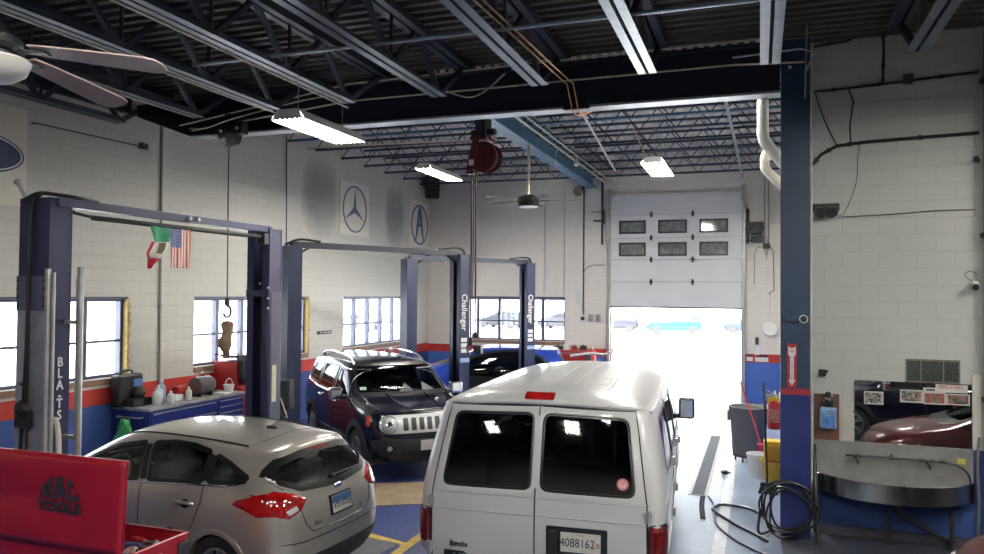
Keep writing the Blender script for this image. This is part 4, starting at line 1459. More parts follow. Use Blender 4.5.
# things seen through the windscreen
b = MB()
b.add([(2.90, -0.02, 1.085), (2.90, 0.32, 1.085), (2.74, 0.14, 1.26)], [(0, 1, 2)]); 
p1 = b.build('dashboard_paper', mat('paper', (0.80, 0.80, 0.78), 0.7), suv, solid=0.002)
b = MB(); b.add([(2.90, 0.40, 1.085), (2.86, 0.74, 1.085), (2.74, 0.44, 1.27)], [(0, 1, 2)]); b.build('dashboard_paper', mat('paper', (0.8, 0.8, 0.78), 0.7), suv, solid=0.002)
c = cs
p, n = c.hit('F', -0.62, 1.22)
b = MB(); M = Matrix.Translation(p + n * 0.002) @ n.to_track_quat('Z', 'Y').to_matrix().to_4x4(); b.box(-0.05, -0.035, 0, 0.05, 0.035, 0.002, M)
b.build('windscreen_sticker', mat('sticker_green', (0.35, 0.50, 0.42), 0.5, 0, 0.2, 40), suv)
b = MB(); b.box(2.50, -0.10, 1.46, 2.56, 0.10, 1.52); b.build('rear_view_mirror', m_trim, suv, bevel=0.01)

# ---------------------------------------------------------------- blue coupe by the far wall
m_bluep = mat('blue_paint', (0.03, 0.08, 0.48), 0.22, 0.3, 0.05, 3, coat=0.8)
def simple_car(root, net, paint, sides, WS, RG, glass=m_tint, level=3, wheels=((0.86, 3.5), 0.325)):
    c = Car(root, net, paint, level)
    for s in ('L', 'R'):
        for w in sides:
            c.cut(s, w)
    c.cut('F', WS); c.cut('B', RG)
    for x in wheels[0]:
        c.cut_arch(x, wheels[1], wheels[1] + 0.035)
    c.finish()
    for s in ('L', 'R'):
        for w in sides:
            g = c.patch('side_window', s, w, glass, off=-0.004)
            c.frame('window_trim', s, w, 0.03, m_trim, parent=g, off=0.004, inn=0.03)
    for nm, ax, w in (('windscreen', 'F', WS), ('rear_window', 'B', RG)):
        g = c.patch(nm, ax, w, glass, off=-0.004)
        c.frame('window_trim', ax, w, 0.03, m_trim, parent=g, off=0.004, inn=0.035)
    for x in wheels[0]:
        c.arch(x, wheels[1], wheels[1] + 0.035, 0.02, paint)
        well(root, x, wheels[1], wheels[1] + 0.05, 0.55, 0.86)
        for y in (0.885, -0.885):
            wheel(root, x, y, wheels[1], 0.2)
    return c
coupe = thing('coupe', 'bright blue coupe with dark glass parked along the far wall behind the lifts', 'car')
net = hatch_net(1.08, 1.04, 1.06, -0.03)
S1 = [(3.02, 0.97), (2.62, 1.13), (2.30, 1.24), (1.8, 1.30), (1.3, 1.28), (0.9, 1.14), (0.72, 1.04), (1.2, 0.99), (2.1, 0.965)]
RGc = [(-0.66, 1.07), (-0.5, 1.01), (0.0, 0.985), (0.5, 1.01), (0.66, 1.07), (0.56, 1.22), (0.3, 1.26), (0, 1.27), (-0.3, 1.26), (-0.56, 1.22)]
WSc = [(-0.66, 1.01), (0.66, 1.01), (0.56, 1.31), (0.3, 1.335), (-0.3, 1.335), (-0.56, 1.31)]
S1c = [(3.2, 0.78), (3.05, 1.02), (2.75, 1.22), (2.3, 1.37), (1.8, 1.425), (1.3, 1.405), (0.95, 1.27), (0.70, 1.1), (1.05, 0.78), (2.1, 0.72)]
RGk = [(a, b_ * 1.05) for a, b_ in RGc]; WSk = [(a, b_ * 1.06) for a, b_ in WSc]
c = simple_car(coupe, net, m_bluep, [S1c], WSk, RGk, wheels=((0.93, 3.78), 0.325))
for s in (1, -1):
    h = c.patch('headlamp', 'F', [(s * 0.50, 0.63), (s * 0.74, 0.66), (s * 0.82, 0.76), (s * 0.72, 0.76), (s * 0.52, 0.70)], m_clear, off=0.01, bulge=0.02)
    c.patch('headlamp_pod', 'L' if s > 0 else 'R', [(4.0, 0.84), (4.3, 0.70), (4.36, 0.74), (4.25, 0.86)], m_clear, off=0.012, parent=h, rings=3)
    c.patch('tail_lamp', 'B', [(s * 0.5, 0.80), (s * 0.78, 0.80), (s * 0.78, 0.93), (s * 0.5, 0.93)], m_redlens, off=0.008, rings=3)
for s in 'LR': c.patch('side_shade_panel', s, [(0.45, 0.40), (0.5, 0.74), (3.3, 0.74), (3.3, 0.40)], m_trim, off=0.01, rings=4)  # black panel laid over the lower sides to stand for shade
c.patch('grille', 'F', [(-0.45, 0.36), (0.45, 0.36), (0.5, 0.50), (-0.5, 0.50)], m_trim, off=0.006)
mirror_ear(coupe, 2.9, 0.92, 0.95, m_bluep); mirror_ear(coupe, 2.9, -0.92, 0.95, m_bluep)
place_by_nose(coupe, (-9.15, 18.55), 196, 4.7, 0.0)
b = MB()
for x in (0.86, 3.5):
    for y in (0.78, -0.78):
        b.box(x - 0.25, y - 0.18, -0.16, x + 0.25, y + 0.18, 0.0)
# ---------------------------------------------------------------- maroon car whose front corner shows beside the sink
m_maroon = mat('maroon_paint', (0.11, 0.014, 0.016), 0.3, 0.2, 0.06, 3, coat=0.9)
redcar = thing('sedan', 'dark red car whose rounded front corner shows at the bottom right below the wash sink', 'car')
net = hatch_net(1.05, 1.0, 0.98, -0.03)
S1 = [(a * 1.05, b_) for a, b_ in S1]
c = simple_car(redcar, net, m_maroon, [S1], WSc, RGc, glass=m_carglass, wheels=((0.9, 3.67), 0.325))
for s in (1, -1):
    h = c.patch('headlamp', 'F', [(s * 0.50, 0.52), (s * 0.70, 0.54), (s * 0.76, 0.62), (s * 0.66, 0.64), (s * 0.52, 0.60)], m_clear, off=0.01, bulge=0.02)
c.patch('grille', 'F', [(-0.45, 0.40), (0.45, 0.40), (0.5, 0.60), (-0.5, 0.60)], m_trim, off=0.006)
mirror_ear(redcar, 3.05, 0.92, 0.95, m_maroon); mirror_ear(redcar, 3.05, -0.92, 0.95, m_maroon)
place_by_nose(redcar, (1.45, 6.95), 186, 4.58)
redcar.scale = (1, 1, 1.06)
suv2 = dup(suv, (5.15, 2.7, 0), R(179), 'second black SUV parked behind the dark red car, seen in the wall mirror')
suv2.scale = (1.0, 1.0, 1.0)
# ================================================================= vehicle lifts
m_liftblue = mat('lift_blue', (0.024, 0.026, 0.078), 0.4, 0, 0.12, 5)
m_liftblue2 = mat('lift_navy', (0.011, 0.019, 0.058), 0.4, 0, 0.12, 5)
m_lifthole = mat('lift_inside', (0.012, 0.013, 0.02), 0.6)
m_liftgrey = mat('lift_sleeve', (0.33, 0.35, 0.41), 0.4, 0.4, 0.15, 8)
m_lettering = mat('lettering_white', (0.70, 0.70, 0.66), 0.5, 0, 0.1, 60)
def post(root, y, s, H, m, w=0.38, d=0.25, name='lift_post'):
    """channel post; open side faces the other post (s = direction along local y towards it)"""
    b = MB()
    y0 = y - s * d / 2
    b.box(-w / 2, y0, 0.02, w / 2, y0 + s * 0.03, H)
    for k in (-1, 1):
        b.box(k * w / 2, y0, 0.02, k * (w / 2 - 0.03), y0 + s * d, H)
        b.box(k * w / 2, y0 + s * (d - 0.02), 0.02, k * (w / 2 - 0.10), y0 + s * d, H)
    p = b.build(name, m, root, bevel=0.006)
    b = MB(); b.box(-w / 2 + 0.032, y0 + s * 0.031, 0.03, w / 2 - 0.032, y0 + s * 0.05, H - 0.01); b.build('post_lining', m_lifthole, p)
    b = MB(); b.box(-w * 0.75, y - 0.26, 0.0, w * 0.75, y + 0.26, 0.02)
    pl = b.build('base_plate', m, p)
    b = MB()
    for k in (-1, 1):
        for q in (-1, 1):
            b.cyl((k * w * 0.65, y + q * 0.21, 0.02), (k * w * 0.65, y + q * 0.21, 0.05), 0.018, n=6)
    b.build('anchor_bolts', m_galv, pl)
    return p
def carriage(root, y, s, z, w=0.26, d=0.16, m=m_dark, arms=True):
    b = MB(); b.box(-w / 2, y - s * 0.06, z, w / 2, y - s * 0.06 + s * d, z + 0.75)
    c = b.build('carriage', m, root, bevel=0.01)
    if arms:
        for k in (-1, 1):
            p0 = (k * 0.06, y + s * 0.22, z + 0.10)
            p1 = (k * 0.30, y + s * 0.80, z + 0.10)
            b = MB(); b.box(-0.12 * 1, y + s * 0.10, z + 0.04, 0.12, y + s * 0.30, z + 0.16); b.bar(p0, p1, 0.10, 0.08)
            a = b.build('swing_arm', m_liftblue2, c, bevel=0.006)
            b = MB(); b.cyl((p1[0], p1[1], z + 0.10), (p1[0], p1[1], z + 0.155), 0.055, n=14); b.build('arm_pad', m_rubber, a)
    return c
L1 = thing('vehicle_lift', 'nearest two-post car lift with grey sleeve and flags on its cross bar', 'car lift', (-5.865, 6.43, 0), R(-2.4))
H1 = 3.70
SY = 1.48
pa = post(L1, -SY, 1, H1, m_liftblue, 0.37, 0.22)
pb = post(L1, SY, -1, H1 - 0.03, m_liftblue, 0.34, 0.25)
b = MB(); b.bar((0.17, -SY - 0.05, H1 - 0.035), (0.10, SY - 0.06, H1 - 0.035), 0.10, 0.075); b.box(-0.15, SY - 0.13, H1 - 0.12, 0.16, SY - 0.06, H1 + 0.0)
cb = b.build('cross_bar', m_liftblue, L1, bevel=0.004)
b = MB()
for y in (0.0, 0.12):
    b.cyl((0.155, y, H1 - 0.035), (0.225, y, H1 - 0.035), 0.02, n=8)
b.build('bar_bolts', m_galv, cb)
# padded shut-off bar
b = MB(); b.tube([(0.14, -SY + 0.35, H1 - 0.135), (0.12, SY - 0.24, H1 - 0.135)], 0.024, 8)
sb = b.build('shutoff_bar', m_rubber, L1, smooth=True)
b = MB(); b.tube([(0.15, -SY + 0.15, H1 - 0.09), (0.15, -SY + 0.15, H1 - 0.11), (0.14, -SY + 0.4, H1 - 0.135)], 0.014, 6); b.tube([(0.11, SY - 0.33, H1 - 0.09), (0.11, SY - 0.33, H1 - 0.135)], 0.01, 6); b.tube([(0.11, SY - 0.30, H1 - 0.09), (0.11, SY - 0.30, H1 - 0.135)], 0.01, 6)
b.box(0.07, SY - 0.22, H1 - 0.22, 0.17, SY - 0.14, H1 - 0.09)
b.build('bar_brackets', m_black, sb)
# near post: riveted sleeve, pipes, latch box, hoses, lettering
yf = -SY - 0.11
b = MB(); b.box(-0.183, yf - 0.012, 0.3, 0.183, yf - 0.001, 3.02)
sl = b.build('grey_sleeve', m_liftgrey, pa, bevel=0.004)
b = MB(); b.box(-0.184, yf - 0.02, 2.72, 0.184, yf - 0.012, 3.02); fp = b.build('flange_plate', mat('flange_slate', (0.10, 0.11, 0.19), 0.45, 0.1), sl, bevel=0.003)
b = MB()
for x in (-0.16, 0.16):
    for z in (2.76, 2.83, 2.91, 2.98):
        b.ball((x, yf - 0.021, z), 0.014, 8, 5)
b.build('plate_bolts', m_dark, fp)
b = MB()
b.tube([(0.205, yf - 0.02, 3.08), (0.205, yf - 0.02, 0.5)], 0.024, 8); b.tube([(0.235, yf + 0.01, 3.05), (0.235, yf + 0.01, 0.5)], 0.016, 8)
b.build('lift_pipe', m_galv, pa, smooth=True)
b = MB(); b.tube([(0.36, -SY + 0.06, 3.1), (0.37, -SY + 0.06, 0.5)], 0.026, 8); b.tube([(0.32, -SY + 0.06, 3.0), (0.33, -SY + 0.06, 0.5)], 0.010, 6)
for z in (2.62, 1.62, 1.0): b.bar((0.185, -SY + 0.06, z), (0.37, -SY + 0.06, z), 0.03, 0.035)
b.build('lift_standpipe', m_galv, pa, smooth=True)
b = MB()
b.tube(spline([(0.20, -SY - 0.08, 1.80), (0.28, -SY - 0.08, 1.76), (0.31, -SY - 0.08, 1.5), (0.30, -SY - 0.08, 0.7)], 6), 0.022, 8)
b.tube(spline([(0.42, -SY + 0.04, 1.40), (0.54, -SY + 0.04, 1.32), (0.58, -SY + 0.04, 1.0), (0.54, -SY + 0.04, 0.6)], 6), 0.016, 8)
b.build('pale_hose', mat('hose_pale', (0.55, 0.53, 0.47), 0.5), pa, smooth=True)
b = MB()
b.tube(spline([(0.08, yf - 0.0, H1 + 0.03), (0.0, yf - 0.02, H1 - 0.06), (-0.02, yf - 0.03, 3.2), (0.0, yf - 0.05, 2.4), (-0.05, yf - 0.05, 1.5), (-0.07, yf - 0.05, 0.6)], 8), 0.016, 8)
b.tube(spline([(-0.02, yf - 0.03, 3.2), (0.02, yf - 0.05, 2.6), (0.02, yf - 0.05, 1.9), (0.02, yf - 0.05, 0.6)], 8), 0.012, 8)
b.tube(spline([(-0.08, yf - 0.04, H1 - 0.02), (0.02, yf + 0.02, H1 + 0.04), (0.12, -SY, H1 + 0.035), (0.2, -SY + 0.15, H1 + 0.02), (0.15, -SY + 0.4, H1 + 0.01)], 6), 0.018, 8)
b.build('hydraulic_hose', m_rubber, pa, smooth=True)
b = MB(); b.ball((-0.02, yf - 0.07, 1.88), 0.085, 12, 8, (1.0, 0.5, 0.9)); b.box(-0.08, yf - 0.09, 1.72, 0.07, yf - 0.03, 1.86); b.tube([(0.02, yf - 0.06, 1.9), (0.03, yf - 0.07, 2.08), (-0.04, yf - 0.07, 2.09)], 0.012, 6)
b.build('latch_box', m_black, pa, smooth=True)
b = MB(); b.tube([(-0.10, yf + 0.0, H1 - 0.02), (-0.18, yf - 0.02, H1 + 0.13)], 0.018, 8); b.ball((-0.185, yf - 0.02, H1 + 0.14), 0.032)
b.build('cable_pulley', m_galv, pa, smooth=True)
for k, ch in ((0, 'B'), (1, 'L'), (2, 'A'), (2.85, '-'), (3.6, 'T'), (4.6, 'S')):
    text('lettering', ch, 0.115, (0.187, -SY + 0.015, 2.27 - k * 0.10), (0, 1, 0), (0, 0, 1), m_lettering, pa, 0.001, sx=0.85, bold=0.003)
carriage(L1, -SY, 1, 0.02)
carriage(L1, SY, -1, 0.02, w=0.30)
# far post: pale data strip, cross strap, bolts
b = MB(); b.box(-0.17, SY - 0.135, 2.84, 0.17, SY - 0.126, 2.92); st = b.build('post_strap', m_liftblue, pb)
b = MB()
for x in (-0.17, 0.17):
    for z in (2.70, 2.82, 2.95):
        b.ball((x, SY - 0.14, z), 0.014, 8, 5)
b.ball((0.02, SY - 0.11, 3.0), 0.015, 8, 5)
b.build('strap_bolts', m_lettering, st)
b = MB(); b.box(0.178, SY - 0.06, 1.55, 0.183, SY + 0.02, 2.0); b.build('data_strip', mat('strip_cream', (0.55, 0.55, 0.40), 0.6), pb)
b = MB(); b.box(0.171, SY - 0.09, 0.1, 0.177, SY + 0.1, 2.9); b.build('post_side_plate', mat('lift_side_pale', (0.075, 0.08, 0.12), 0.45, 0.1), pb)

def lift23(name, label, p0, p1, H, w, text_post, wire=True):
    mid = ((p0[0] + p1[0]) / 2, (p0[1] + p1[1]) / 2, 0)
    d = (p1[0] - p0[0], p1[1] - p0[1])
    L = math.hypot(*d)
    t = thing('vehicle_lift', label, 'car lift', mid, math.atan2(-d[0], d[1]))
    a = post(t, -L / 2, 1, H, m_liftblue2, w, 0.24); c = post(t, L / 2, -1, H, m_liftblue2, w, 0.24)
    b = MB(); b.box(-0.06, -L / 2, H - 0.02, 0.06, L / 2, H + 0.075)
    cb = b.build('cross_bar', m_navy, t, bevel=0.004)
    b = MB()
    b.tube(spline([(0.0, -L / 2 - 0.1, H + 0.02), (0, -L / 2 + 0.15, H + 0.11), (0.03, -L / 2 + 0.5, H + 0.09)], 6), 0.02, 6)
    b.build('hydraulic_hose', m_rubber, cb, smooth=True)
    b = MB(); b.tube(spline([(0.0, L / 2 - 0.5, H + 0.085), (0, L / 2 - 0.15, H + 0.13), (0.0, L / 2 + 0.06, H + 0.10), (0, L / 2 + 0.125, H - 0.1)], 6), 0.02, 6)
    b.build('hydraulic_hose', m_rubber, cb, smooth=True)
    for s in (-1, 1):
        b = MB(); b.bar((0, s * (L / 2 - 0.13), H - 0.12), (0, s * (L / 2 - 0.30), H - 0.02), 0.10, 0.015); b.build('gusset', m_navy, cb)
    carriage(t, -L / 2, 1, 0.02, w - 0.10, 0.16, m_dark); carriage(t, L / 2, -1, 0.02, w - 0.10, 0.16, m_dark)
    p = c
    y = L / 2 + 0.121
    n = (0, 1, 0)
    return t, a, c, L
L2, a2, c2, LL = lift23('lift', 'middle two-post car lift standing astride the black SUV', (-6.92, 10.09), (-5.28, 13.13), 3.62, 0.30, True)
L3, a3, c3, LL3 = lift23('lift', 'farthest two-post car lift standing before the blue coupe', (-7.0, 14.5), (-5.12, 16.95), 3.62, 0.32, True)
for (t, p, L, w) in ((L2, c2, LL, 0.30), (L3, c3, LL3, 0.32)):
    x = w / 2 + 0.002
    text('lettering', 'Challenger', 0.19, (x, L / 2 - 0.02, 2.55), (0, 0, -1), (0, 1, 0), m_lettering, p, 0.001, sx=0.82, bold=0.002)
    b = MB()
    for z in (1.80, 1.90, 2.0): b.box(x - 0.003, L / 2 - 0.09, z, x + 0.001, L / 2 + 0.05, z + 0.075)
    b.build('warning_labels', mat('label_white', (0.62, 0.63, 0.64), 0.5, 0, 0.35, 70), p)
    b = MB(); b.box(x - 0.003, L / 2 - 0.11, 1.62, x + 0.001, L / 2 + 0.11, 1.70); b.build('rating_label', mat('label_blue', (0.25, 0.36, 0.58), 0.5, 0, 0.25, 50), p)
# ---- flags pegged to the shut-off bar
def flag_us():
    b = MB()
    cols, rows = 52, 40
    W, Ht = 0.285, 0.405
    P = []
    for i in range(rows + 1):
        row = []
        for j in range(cols + 1):
            u, v = j / cols, i / rows
            row.append((0.006 * math.sin(u * 14 + v * 2) * (0.3 + v), W * u, -Ht * v))
        P.append(row)
    o = len(b.v)
    b.v += [p for r in P for p in r]
    for i in range(rows):
        for j in range(cols):
            b.f.append((i * (cols + 1) + j, i * (cols + 1) + j + 1, (i + 1) * (cols + 1) + j + 1, (i + 1) * (cols + 1) + j))
            stripe = j // 4
            if i < 19 and j < 28:
                star = (i % 4 in (1,) and j % 6 in (1, 2)) or (i % 4 == 3 and j % 6 in (4, 5))
                b.mi.append(2 if not star else 1)
            else:
                b.mi.append(0 if stripe % 2 == 0 else 1)
    return b
m_fr = mat('flag_red', (0.50, 0.10, 0.07), 0.8, 0, 0.1, 30); m_fw = mat('flag_white', (0.70, 0.66, 0.58), 0.8, 0, 0.05, 30); m_fb = mat('flag_blue', (0.03, 0.05, 0.22), 0.8)
fl = flag_us().build('flag', [m_fr, m_fw, m_fb], None, smooth=True, solid=0.002)
fl.location = (-5.70, 6.20, 3.545)
tag(fl, 'striped flag with a starred blue corner hanging from the lift cross bar', 'flag')
# green, white and red flag, bunched so that the red end swings out
b = MB()
rows = [(0.00, 0.0, 0.255, 0.0), (0.10, 0.01, 0.245, 0.01), (0.19, 0.02, 0.225, 0.02), (0.20, -0.02, 0.22, 0.02), (0.28, -0.06, 0.19, 0.03), (0.34, -0.085, 0.15, 0.03), (0.40, -0.05, 0.14, 0.02), (0.47, -0.02, 0.08, 0.0), (0.53, 0.0, 0.025, -0.01)]
n = 18
P = []
for (z, y0, y1, x) in rows:
    P.append([(x + 0.02 * math.sin(k / n * 7 + z * 8), y0 + (y1 - y0) * k / n, -z * 0.80) for k in range(n + 1)])
o = 0
b.v += [p for r in P for p in r]
for i in range(len(rows) - 1):
    for k in range(n):
        b.f.append((i * (n + 1) + k, i * (n + 1) + k + 1, (i + 1) * (n + 1) + k + 1, (i + 1) * (n + 1) + k))
        if i < 2: mi = 0
        elif i < 6:
            mi = 2 if k < 5 and i >= 3 else (3 if i in (3, 4) and 10 <= k <= 14 else 1)
        else: mi = 2
        b.mi.append(mi)
fm = b.build('flag', [mat('flag_green', (0.03, 0.24, 0.12), 0.8, 0, 0.1, 30), m_fw, mat('flag_scarlet', (0.50, 0.03, 0.04), 0.8, 0, 0.15, 30), mat('flag_emblem', (0.13, 0.12, 0.06), 0.8, 0, 0.4, 60)], None, smooth=True, solid=0.002)
fm.location = (-5.70, 5.92, 3.545)
tag(fm, 'bunched green, white and red flag with a brown emblem hanging from the lift cross bar', 'flag')
# ================================================================= along the left wall
WX = XL + 0.004
def sign_panel(name, label, y0, y1, z0, z1):
    b = MB(); b.box(WX, y0, z0, WX + 0.02, y1, z1)
    o = b.build(name, mat('sign_board', (0.74, 0.70, 0.59), 0.5, 0, 0.04, 2), None, bevel=0.003)
    return tag(o, label, 'sign')
m_sblue = mat('sign_blue', (0.010, 0.025, 0.11), 0.5, 0, 0.05)
m_swhite = mat('sign_white', (0.68, 0.68, 0.66), 0.4)
def disc_yz(b, x, c, ry, rz, t, n=48):
    M = Matrix(((0, 0, 1, x), (1, 0, 0, c[0]), (0, 1, 0, c[1]), (0, 0, 0, 1)))
    b.prism([(ry * math.cos(2 * PI * k / n), rz * math.sin(2 * PI * k / n)) for k in range(n)], t, M)
s = sign_panel('wall_sign', 'white wall sign with a blue oval logo above the nearest window', 6.34, 7.84, 4.05, 5.44)
xs = WX + 0.02
for nm, ry, rz, m, t in (('oval_edge', 0.70, 0.285, m_sblue, 0.008), ('oval_ring', 0.675, 0.262, m_swhite, 0.011), ('oval', 0.648, 0.24, m_sblue, 0.014)):
    b = MB(); disc_yz(b, xs, (7.09, 4.75), ry, rz, t); b.build(nm, m, s)
text('logo_script', 'Ford', 0.32, (xs + 0.0155, 7.06, 4.76), (0, 1, 0), (0, 0, 1), m_swhite, s, 0.001, shear=0.3, sx=1.02)
def ring_sign(b, c, r, w, n=56, x=None, t=0.012, ry=None):
    ry = ry or r
    P = [(xs, c[0] + ry * math.cos(2 * PI * k / n), c[1] + r * math.sin(2 * PI * k / n)) for k in range(n)]
    Q = [(xs, c[0] + (ry - w) * math.cos(2 * PI * k / n), c[1] + (r - w) * math.sin(2 * PI * k / n)) for k in range(n)]
    for k in range(n):
        q = [P[k], P[(k + 1) % n], Q[(k + 1) % n], Q[k]]
        b.add(q + [(p[0] + t, p[1], p[2]) for p in q], [(3, 2, 1, 0), (4, 5, 6, 7), (0, 1, 5, 4), (2, 3, 7, 6)])
s = sign_panel('wall_sign', 'white wall sign with a blue ring and three-pointed star', 16.3, 17.79, 4.36, 5.71)
b = MB(); ring_sign(b, (17.04, 5.03), 0.60, 0.04); b.build('ring', mat('sign_slate', (0.10, 0.16, 0.26), 0.35), s)
b = MB()
for k in range(3):
    a = PI / 2 + k * 2 * PI / 3
    tip = (17.04 + 0.57 * math.cos(a), 5.03 + 0.57 * math.sin(a))
    for q, dx in ((1, 0), (-1, 0)):
        base = (17.04 + 0.085 * math.cos(a + q * PI / 3), 5.03 + 0.085 * math.sin(a + q * PI / 3))
        b.cur = 0 if q > 0 else 1
        b.add([(xs + 0.002, 17.04, 5.03), (xs + 0.002, *base), (xs + 0.002, *tip), (xs + 0.03, 17.04, 5.03)], [(0, 1, 2), (0, 3, 1), (3, 2, 1), (0, 2, 3)])
b.build('star', [mat('sign_slate', (0.10, 0.16, 0.26), 0.35), mat('sign_steelblue', (0.16, 0.28, 0.38), 0.35)], s)
s = sign_panel('wall_sign', 'white wall sign with a blue ring and caliper-shaped letter A by the corner', 20.2, 21.66, 4.30, 5.70)
m_ac = mat('sign_royal', (0.03, 0.07, 0.28), 0.35)
b = MB(); ring_sign(b, (20.95, 4.98), 0.61, 0.05, ry=0.60); b.build('ring', m_ac, s)
b = MB()
for q in (1, -1):
    poly = [(20.95 + q * 0.01, 5.52), (20.95 + q * 0.085, 5.44), (20.95 + q * 0.20, 4.95), (20.95 + q * 0.30, 4.50), (20.95 + q * 0.26, 4.50), (20.95 + q * 0.10, 4.86), (20.95 + q * 0.03, 5.12)]
    M = Matrix(((0, 0, 1, xs), (1, 0, 0, 0), (0, 1, 0, 0), (0, 0, 0, 1)))
    b.prism(poly, 0.012, M)
b.box(xs, 20.85, 4.93, xs + 0.012, 21.05, 5.01)
b.build('letter', m_ac, s)
# corner loudspeaker, wall fittings, conduits
t = thing('wall_speaker', 'black loudspeaker box mounted high in the far left corner', 'speaker', (-9.52, 21.33, 6.15), R(30))
b = MB(); b.box(-0.2, -0.17, -0.32, 0.2, 0.14, 0.32); b.build('cabinet', m_black, t, bevel=0.02)
b = MB(); b.box(-0.18, -0.185, -0.30, 0.18, -0.171, 0.30); b.build('grille', mat('speaker_cloth', (0.02, 0.02, 0.02), 0.9, 0, 0.2, 80), t)
b = MB(); b.box(-0.05, 0.14, -0.05, 0.05, 0.24, 0.05); b.build('bracket', m_black, t)
def conduit(label, pts, r, m, name='wall_conduit', group=None, clips=True):
    b = MB(); b.tube(pts, r, 8)
    o = b.build(name, m, None, smooth=True)
    tag(o, label, 'pipe', group)
    if clips:
        for i in range(len(pts) - 1):
            p, q = Vector(pts[i]), Vector(pts[i + 1])
            L = (q - p).length
            for k in range(1, max(2, int(L / 1.2))):
                c = p + (q - p) * k / max(2, int(L / 1.2))
                cb = MB(); cb.cbox(c, (r * 2.4, r * 2.4, r * 2.4)); cb.build('clamp', m, o)
    return o
conduit('grey conduit running down the left wall between the first two windows', [(XL + 0.03, 10.38, 5.75), (XL + 0.03, 10.42, 1.07)], 0.02, m_wire)
b = MB(); b.box(XL + 0.005, 10.34, 2.1, XL + 0.06, 10.42, 2.2)
conduit('thin wire dropping down the left wall to the lift post', [(XL + 0.02, 14.05, 6.3), (XL + 0.02, 14.1, 3.2)], 0.010, m_dark, 'wall_wire', clips=False)
t = thing('wall_bracket_rod', 'thin rod held out from the left wall above the lift', 'rod', (XL, 7.9, 5.27))
b = MB(); b.tube([(0.10, 0, 0), (0.10, 2.0, 0.03)], 0.010, 6); b.build('rod', m_dark, t)
b = MB(); b.tube([(0.005, 0.02, 0), (0.10, 0, 0)], 0.012, 6); b.build('holder', m_dark, t)
b = MB(); b.tube([(0.005, 1.98, 0.03), (0.14, 2.0, 0.03)], 0.016, 6); b.box(0.06, 1.93, 0.0, 0.14, 2.06, 0.09); b.build('holder', m_dark, t)
b = MB(); b.box(WX, 15.38, 1.90, WX + 0.012, 16.0, 1.98)
for k in range(3):
    pass
o = b.build('wall_plate', m_black, None); tag(o, 'small black lettered strip on the left wall between windows', 'plate')
b = MB()
for y in (15.5, 15.62, 15.72, 15.82, 15.9): b.box(WX + 0.012, y, 1.925, WX + 0.014, y + 0.05, 1.955)
b.build('strip_marks', m_lettering, o)
# ---- blue roller tool chest with what stands on it
tc = thing('tool_chest', 'long blue tool chest with drawers under the left wall windows', 'tool chest', (-9.40, 10.57, 0), 0)
m_tcb = mat('chest_blue', (0.015, 0.025, 0.17), 0.35, 0, 0.08, 4, coat=0.4)
m_tct = mat('chest_top', (0.30, 0.30, 0.30), 0.5, 0.2, 0.3, 10)
b = MB(); b.box(-0.36, -1.15, 0.13, 0.38, 1.15, 1.0); b.build('cabinet', m_tcb, tc, bevel=0.01)
b = MB(); b.box(-0.38, -1.17, 1.0, 0.40, 1.17, 1.05); b.build('worktop', m_tct, tc, bevel=0.008)
for (y0, y1, hs) in ((-1.12, 0.40, (0.18, 0.17, 0.17, 0.17)), (0.44, 1.12, (0.11, 0.11, 0.11, 0.11, 0.11, 0.14))):
    z = 0.97
    for h in hs:
        b = MB(); b.box(0.381, y0, z - h + 0.012, 0.398, y1, z)
        d = b.build('drawer', m_tcb, tc, bevel=0.004)
        b = MB(); b.box(0.398, y0 + 0.03, z - 0.028, 0.415, y1 - 0.03, z - 0.012); b.build('drawer_pull', m_galv, d)
        z -= h
b = MB(); b.box(0.39, -1.08, 0.93, 0.40, -0.9, 0.955); b.build('nameplate', m_steel, tc)
b = MB(); b.tube([(-0.20, -1.155, 0.90), (-0.20, -1.23, 0.90), (0.26, -1.23, 0.90), (0.26, -1.155, 0.90)], 0.014, 8); b.build('side_handle', m_steel, tc, smooth=True)
for x in (-0.28, 0.30):
    for y in (-1.05, 1.05):
        b = MB(); b.cyl((x - 0.03, y, 0.065), (x + 0.03, y, 0.065), 0.065, n=16); b.box(x - 0.04, y - 0.05, 0.11, x + 0.04, y + 0.05, 0.13); b.build('caster', m_rubber, tc)
ZT = 1.052
# green bag on the chest's side handle
b = MB()
P = []
for k in range(10):
    t_ = k / 9
    w = 0.05 + 0.20 * min(1, t_ * 1.4)
    P.append([( w * math.cos(a) + 0.03 * math.sin(3 * a + k), 0.06 * (0.4 + t_) * math.sin(a) , -0.52 * t_ + 0.015 * math.sin(5 * a)) for a in [2 * PI * q / 16 for q in range(17)]])
b.grid(P)
o = b.build('plastic_bag', mat('bag_green', (0.06, 0.42, 0.12), 0.45, 0, 0.15, 14), None, smooth=True, solid=0.002)
o.location = (-9.34, 9.245, 0.885); tag(o, 'bright green plastic bag hanging from the blue chest handle', 'bag')
# black power tool case on end
t = thing('tool_case', 'black hard tool case standing open-fronted on the chest near the first window', 'case', (-9.62, 9.52, ZT), 0)
b = MB(); b.box(-0.08, -0.22, 0, 0.10, 0.28, 0.50); b.build('shell', m_black, t, bevel=0.03)
b = MB(); b.tube(spline([(0, -0.08, 0.49), (0, -0.06, 0.55), (0, 0.12, 0.55), (0, 0.14, 0.49)], 5), 0.015, 8); b.build('handle', m_black, t, smooth=True)
b = MB(); b.box(0.10, -0.12, 0.0, 0.30, 0.26, 0.12); b.ball((0.16, 0.12, 0.2), 0.13, 12, 8, (0.7, 1, 0.8)); b.build('power_tool', m_rubber, t, smooth=True)
b = MB(); b.box(0.10, 0.06, 0.30, 0.115, 0.25, 0.42); b.build('blue_label', mat('label_sky', (0.07, 0.18, 0.42), 0.5, 0, 0.5, 40), t)
